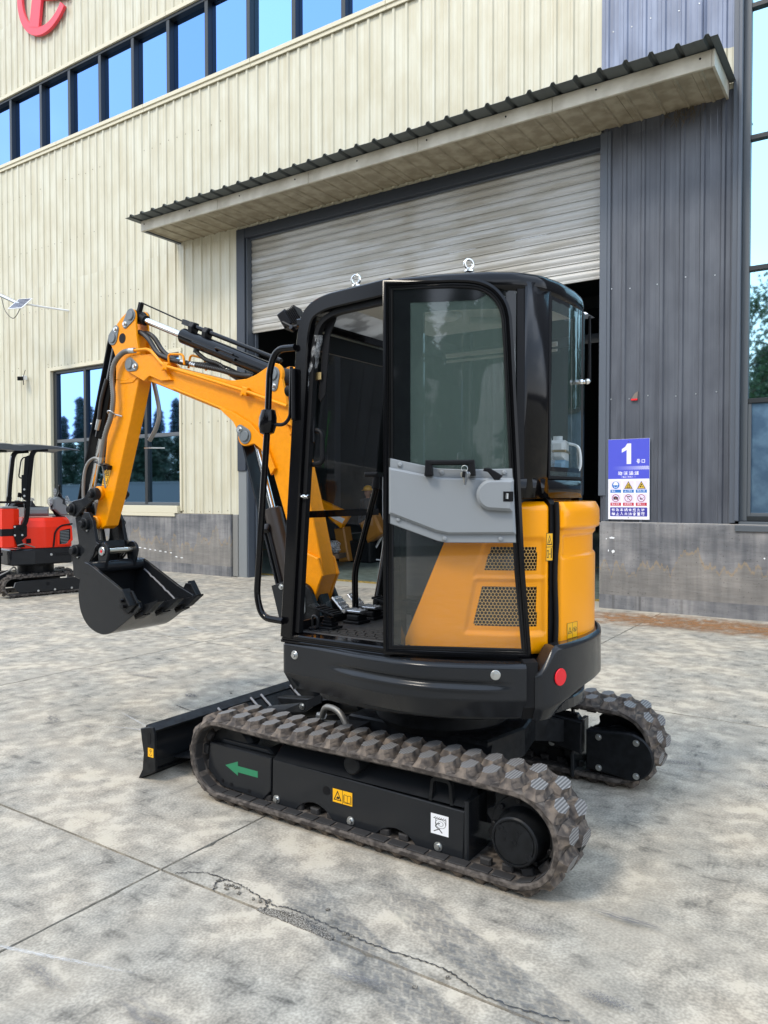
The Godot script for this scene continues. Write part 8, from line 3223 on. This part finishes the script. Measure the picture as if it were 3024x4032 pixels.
# one continuous skin round a skeleton of tapered capsules (surface nets)
func skin(caps: Array, cell: float, k: float) -> G:
	var lo := Vector3.ONE * 1e9
	var hi := Vector3.ONE * -1e9
	for c in caps:
		var r := maxf(c[2], c[3]) + 2.0 * cell
		for p in [c[0], c[1]]:
			lo = lo.min(p - Vector3.ONE * r)
			hi = hi.max(p + Vector3.ONE * r)
	var nx := int((hi.x - lo.x) / cell) + 2
	var ny := int((hi.y - lo.y) / cell) + 2
	var nz := int((hi.z - lo.z) / cell) + 2
	var f := PackedFloat32Array()
	f.resize(nx * ny * nz)
	f.fill(1.0)
	for c in caps:
		var a: Vector3 = c[0]
		var b: Vector3 = c[1]
		var rr := maxf(c[2], c[3]) + 3.0 * cell
		var l0 := (a.min(b) - Vector3.ONE * rr - lo) / cell
		var l1 := (a.max(b) + Vector3.ONE * rr - lo) / cell
		for z in range(maxi(int(l0.z), 0), mini(int(l1.z) + 1, nz)):
			for y in range(maxi(int(l0.y), 0), mini(int(l1.y) + 1, ny)):
				for x in range(maxi(int(l0.x), 0), mini(int(l1.x) + 1, nx)):
					var p := lo + Vector3(x, y, z) * cell
					var t := clampf((p - a).dot(b - a) / maxf((b - a).length_squared(), 1e-9), 0, 1)
					var d: float = (p - a.lerp(b, t)).length() - lerpf(c[2], c[3], t)
					var i := x + nx * (y + ny * z)
					var h := maxf(k - absf(f[i] - d), 0.0) / k
					f[i] = minf(f[i], d) - h * h * k * 0.25
	var g := G.new()
	var at := {}
	for z in nz - 1:
		for y in ny - 1:
			for x in nx - 1:
				var s := Vector3.ZERO
				var n := 0
				for e in 12:
					var ax := e / 4
					var u := e % 2
					var v := (e / 2) % 2
					var o0 := [0, 0, 0]
					o0[(ax + 1) % 3] = u
					o0[(ax + 2) % 3] = v
					var o1 := o0.duplicate()
					o1[ax] = 1
					var f0 := f[x + o0[0] + nx * (y + o0[1] + ny * (z + o0[2]))]
					var f1 := f[x + o1[0] + nx * (y + o1[1] + ny * (z + o1[2]))]
					if (f0 < 0.0) != (f1 < 0.0):
						var t := f0 / (f0 - f1)
						s += Vector3(o0[0], o0[1], o0[2]).lerp(Vector3(o1[0], o1[1], o1[2]), t)
						n += 1
				if n > 0:
					at[x + nx * (y + ny * z)] = lo + (Vector3(x, y, z) + s / n) * cell
	var st := [1, nx, nx * ny]
	for i in at:
		for ax in 3:
			var j0: int = i
			var j1: int = i + st[ax]
			if (f[j0] < 0.0) == (f[j1] < 0.0):
				continue
			var b: int = st[(ax + 1) % 3]
			var c: int = st[(ax + 2) % 3]
			if at.has(i - b) and at.has(i - c) and at.has(i - b - c):
				if f[j0] < 0.0:
					g.quad(at[i - b - c], at[i - c], at[i], at[i - b], 7)
				else:
					g.quad(at[i - b - c], at[i - b], at[i], at[i - c], 7)
	return g

func make_person(at: Vector3) -> void:
	var p := thing("person", "person in dark clothes and a yellow helmet standing in the dark hall", "person", at)
	var v := func(x: float, y: float, z: float) -> Vector3: return Vector3(x, y, z)
	var caps := []
	for s in [-1.0, 1.0]:
		caps.append([v.call(0.09 * s, 0.92, 0), v.call(0.10 * s, 0.50, 0.02), 0.085, 0.058])
		caps.append([v.call(0.10 * s, 0.50, 0.02), v.call(0.105 * s, 0.10, -0.02), 0.056, 0.042])
		caps.append([v.call(0.105 * s, 0.05, -0.03), v.call(0.12 * s, 0.045, 0.14), 0.042, 0.034])
		caps.append([v.call(0.17 * s, 1.41, 0), v.call(0.225 * s, 1.14, -0.01), 0.056, 0.045])
		caps.append([v.call(0.225 * s, 1.14, -0.01), v.call(0.215 * s, 0.90, 0.07), 0.043, 0.032])
		caps.append([v.call(0.215 * s, 0.90, 0.07), v.call(0.21 * s, 0.80, 0.09), 0.030, 0.026])
	caps.append([v.call(0, 0.98, 0), v.call(0, 1.34, 0), 0.125, 0.145])
	caps.append([v.call(-0.13, 1.39, 0), v.call(0.13, 1.39, 0), 0.075, 0.075])
	caps.append([v.call(-0.06, 0.95, 0), v.call(0.06, 0.95, 0), 0.10, 0.10])
	put("body", skin(caps, 0.022, 0.05), M.cloth, p)
	var hd := []
	hd.append([v.call(0, 1.43, 0), v.call(0, 1.54, 0.01), 0.052, 0.05])
	hd.append([v.call(0, 1.65, -0.015), v.call(0, 1.60, 0.02), 0.094, 0.078])
	hd.append([v.call(0, 1.565, 0.05), v.call(0, 1.56, 0.06), 0.042, 0.036])
	hd.append([v.call(0, 1.635, 0.085), v.call(0, 1.605, 0.108), 0.012, 0.015])
	for s in [-1.0, 1.0]:
		hd.append([v.call(0.088 * s, 1.625, -0.01), v.call(0.09 * s, 1.60, -0.005), 0.018, 0.012])
	put("head", skin(hd, 0.008, 0.02), M.skin, p)
	var g := G.new()
	g.lathe([Vector2(0.135, -0.01), Vector2(0.118, 0.0), Vector2(0.116, 0.04), Vector2(0.095, 0.085), Vector2(0.05, 0.11), Vector2(0, 0.117)], Transform3D(PLAN.basis, v.call(0, 1.672, 0.0)), 22)
	g.box(v.call(0, 1.67, 0.13), Vector3(0.15, 0.008, 0.07), Basis(Vector3.RIGHT, 0.2), 0.003)
	put("helmet", g, M.helmet, p)
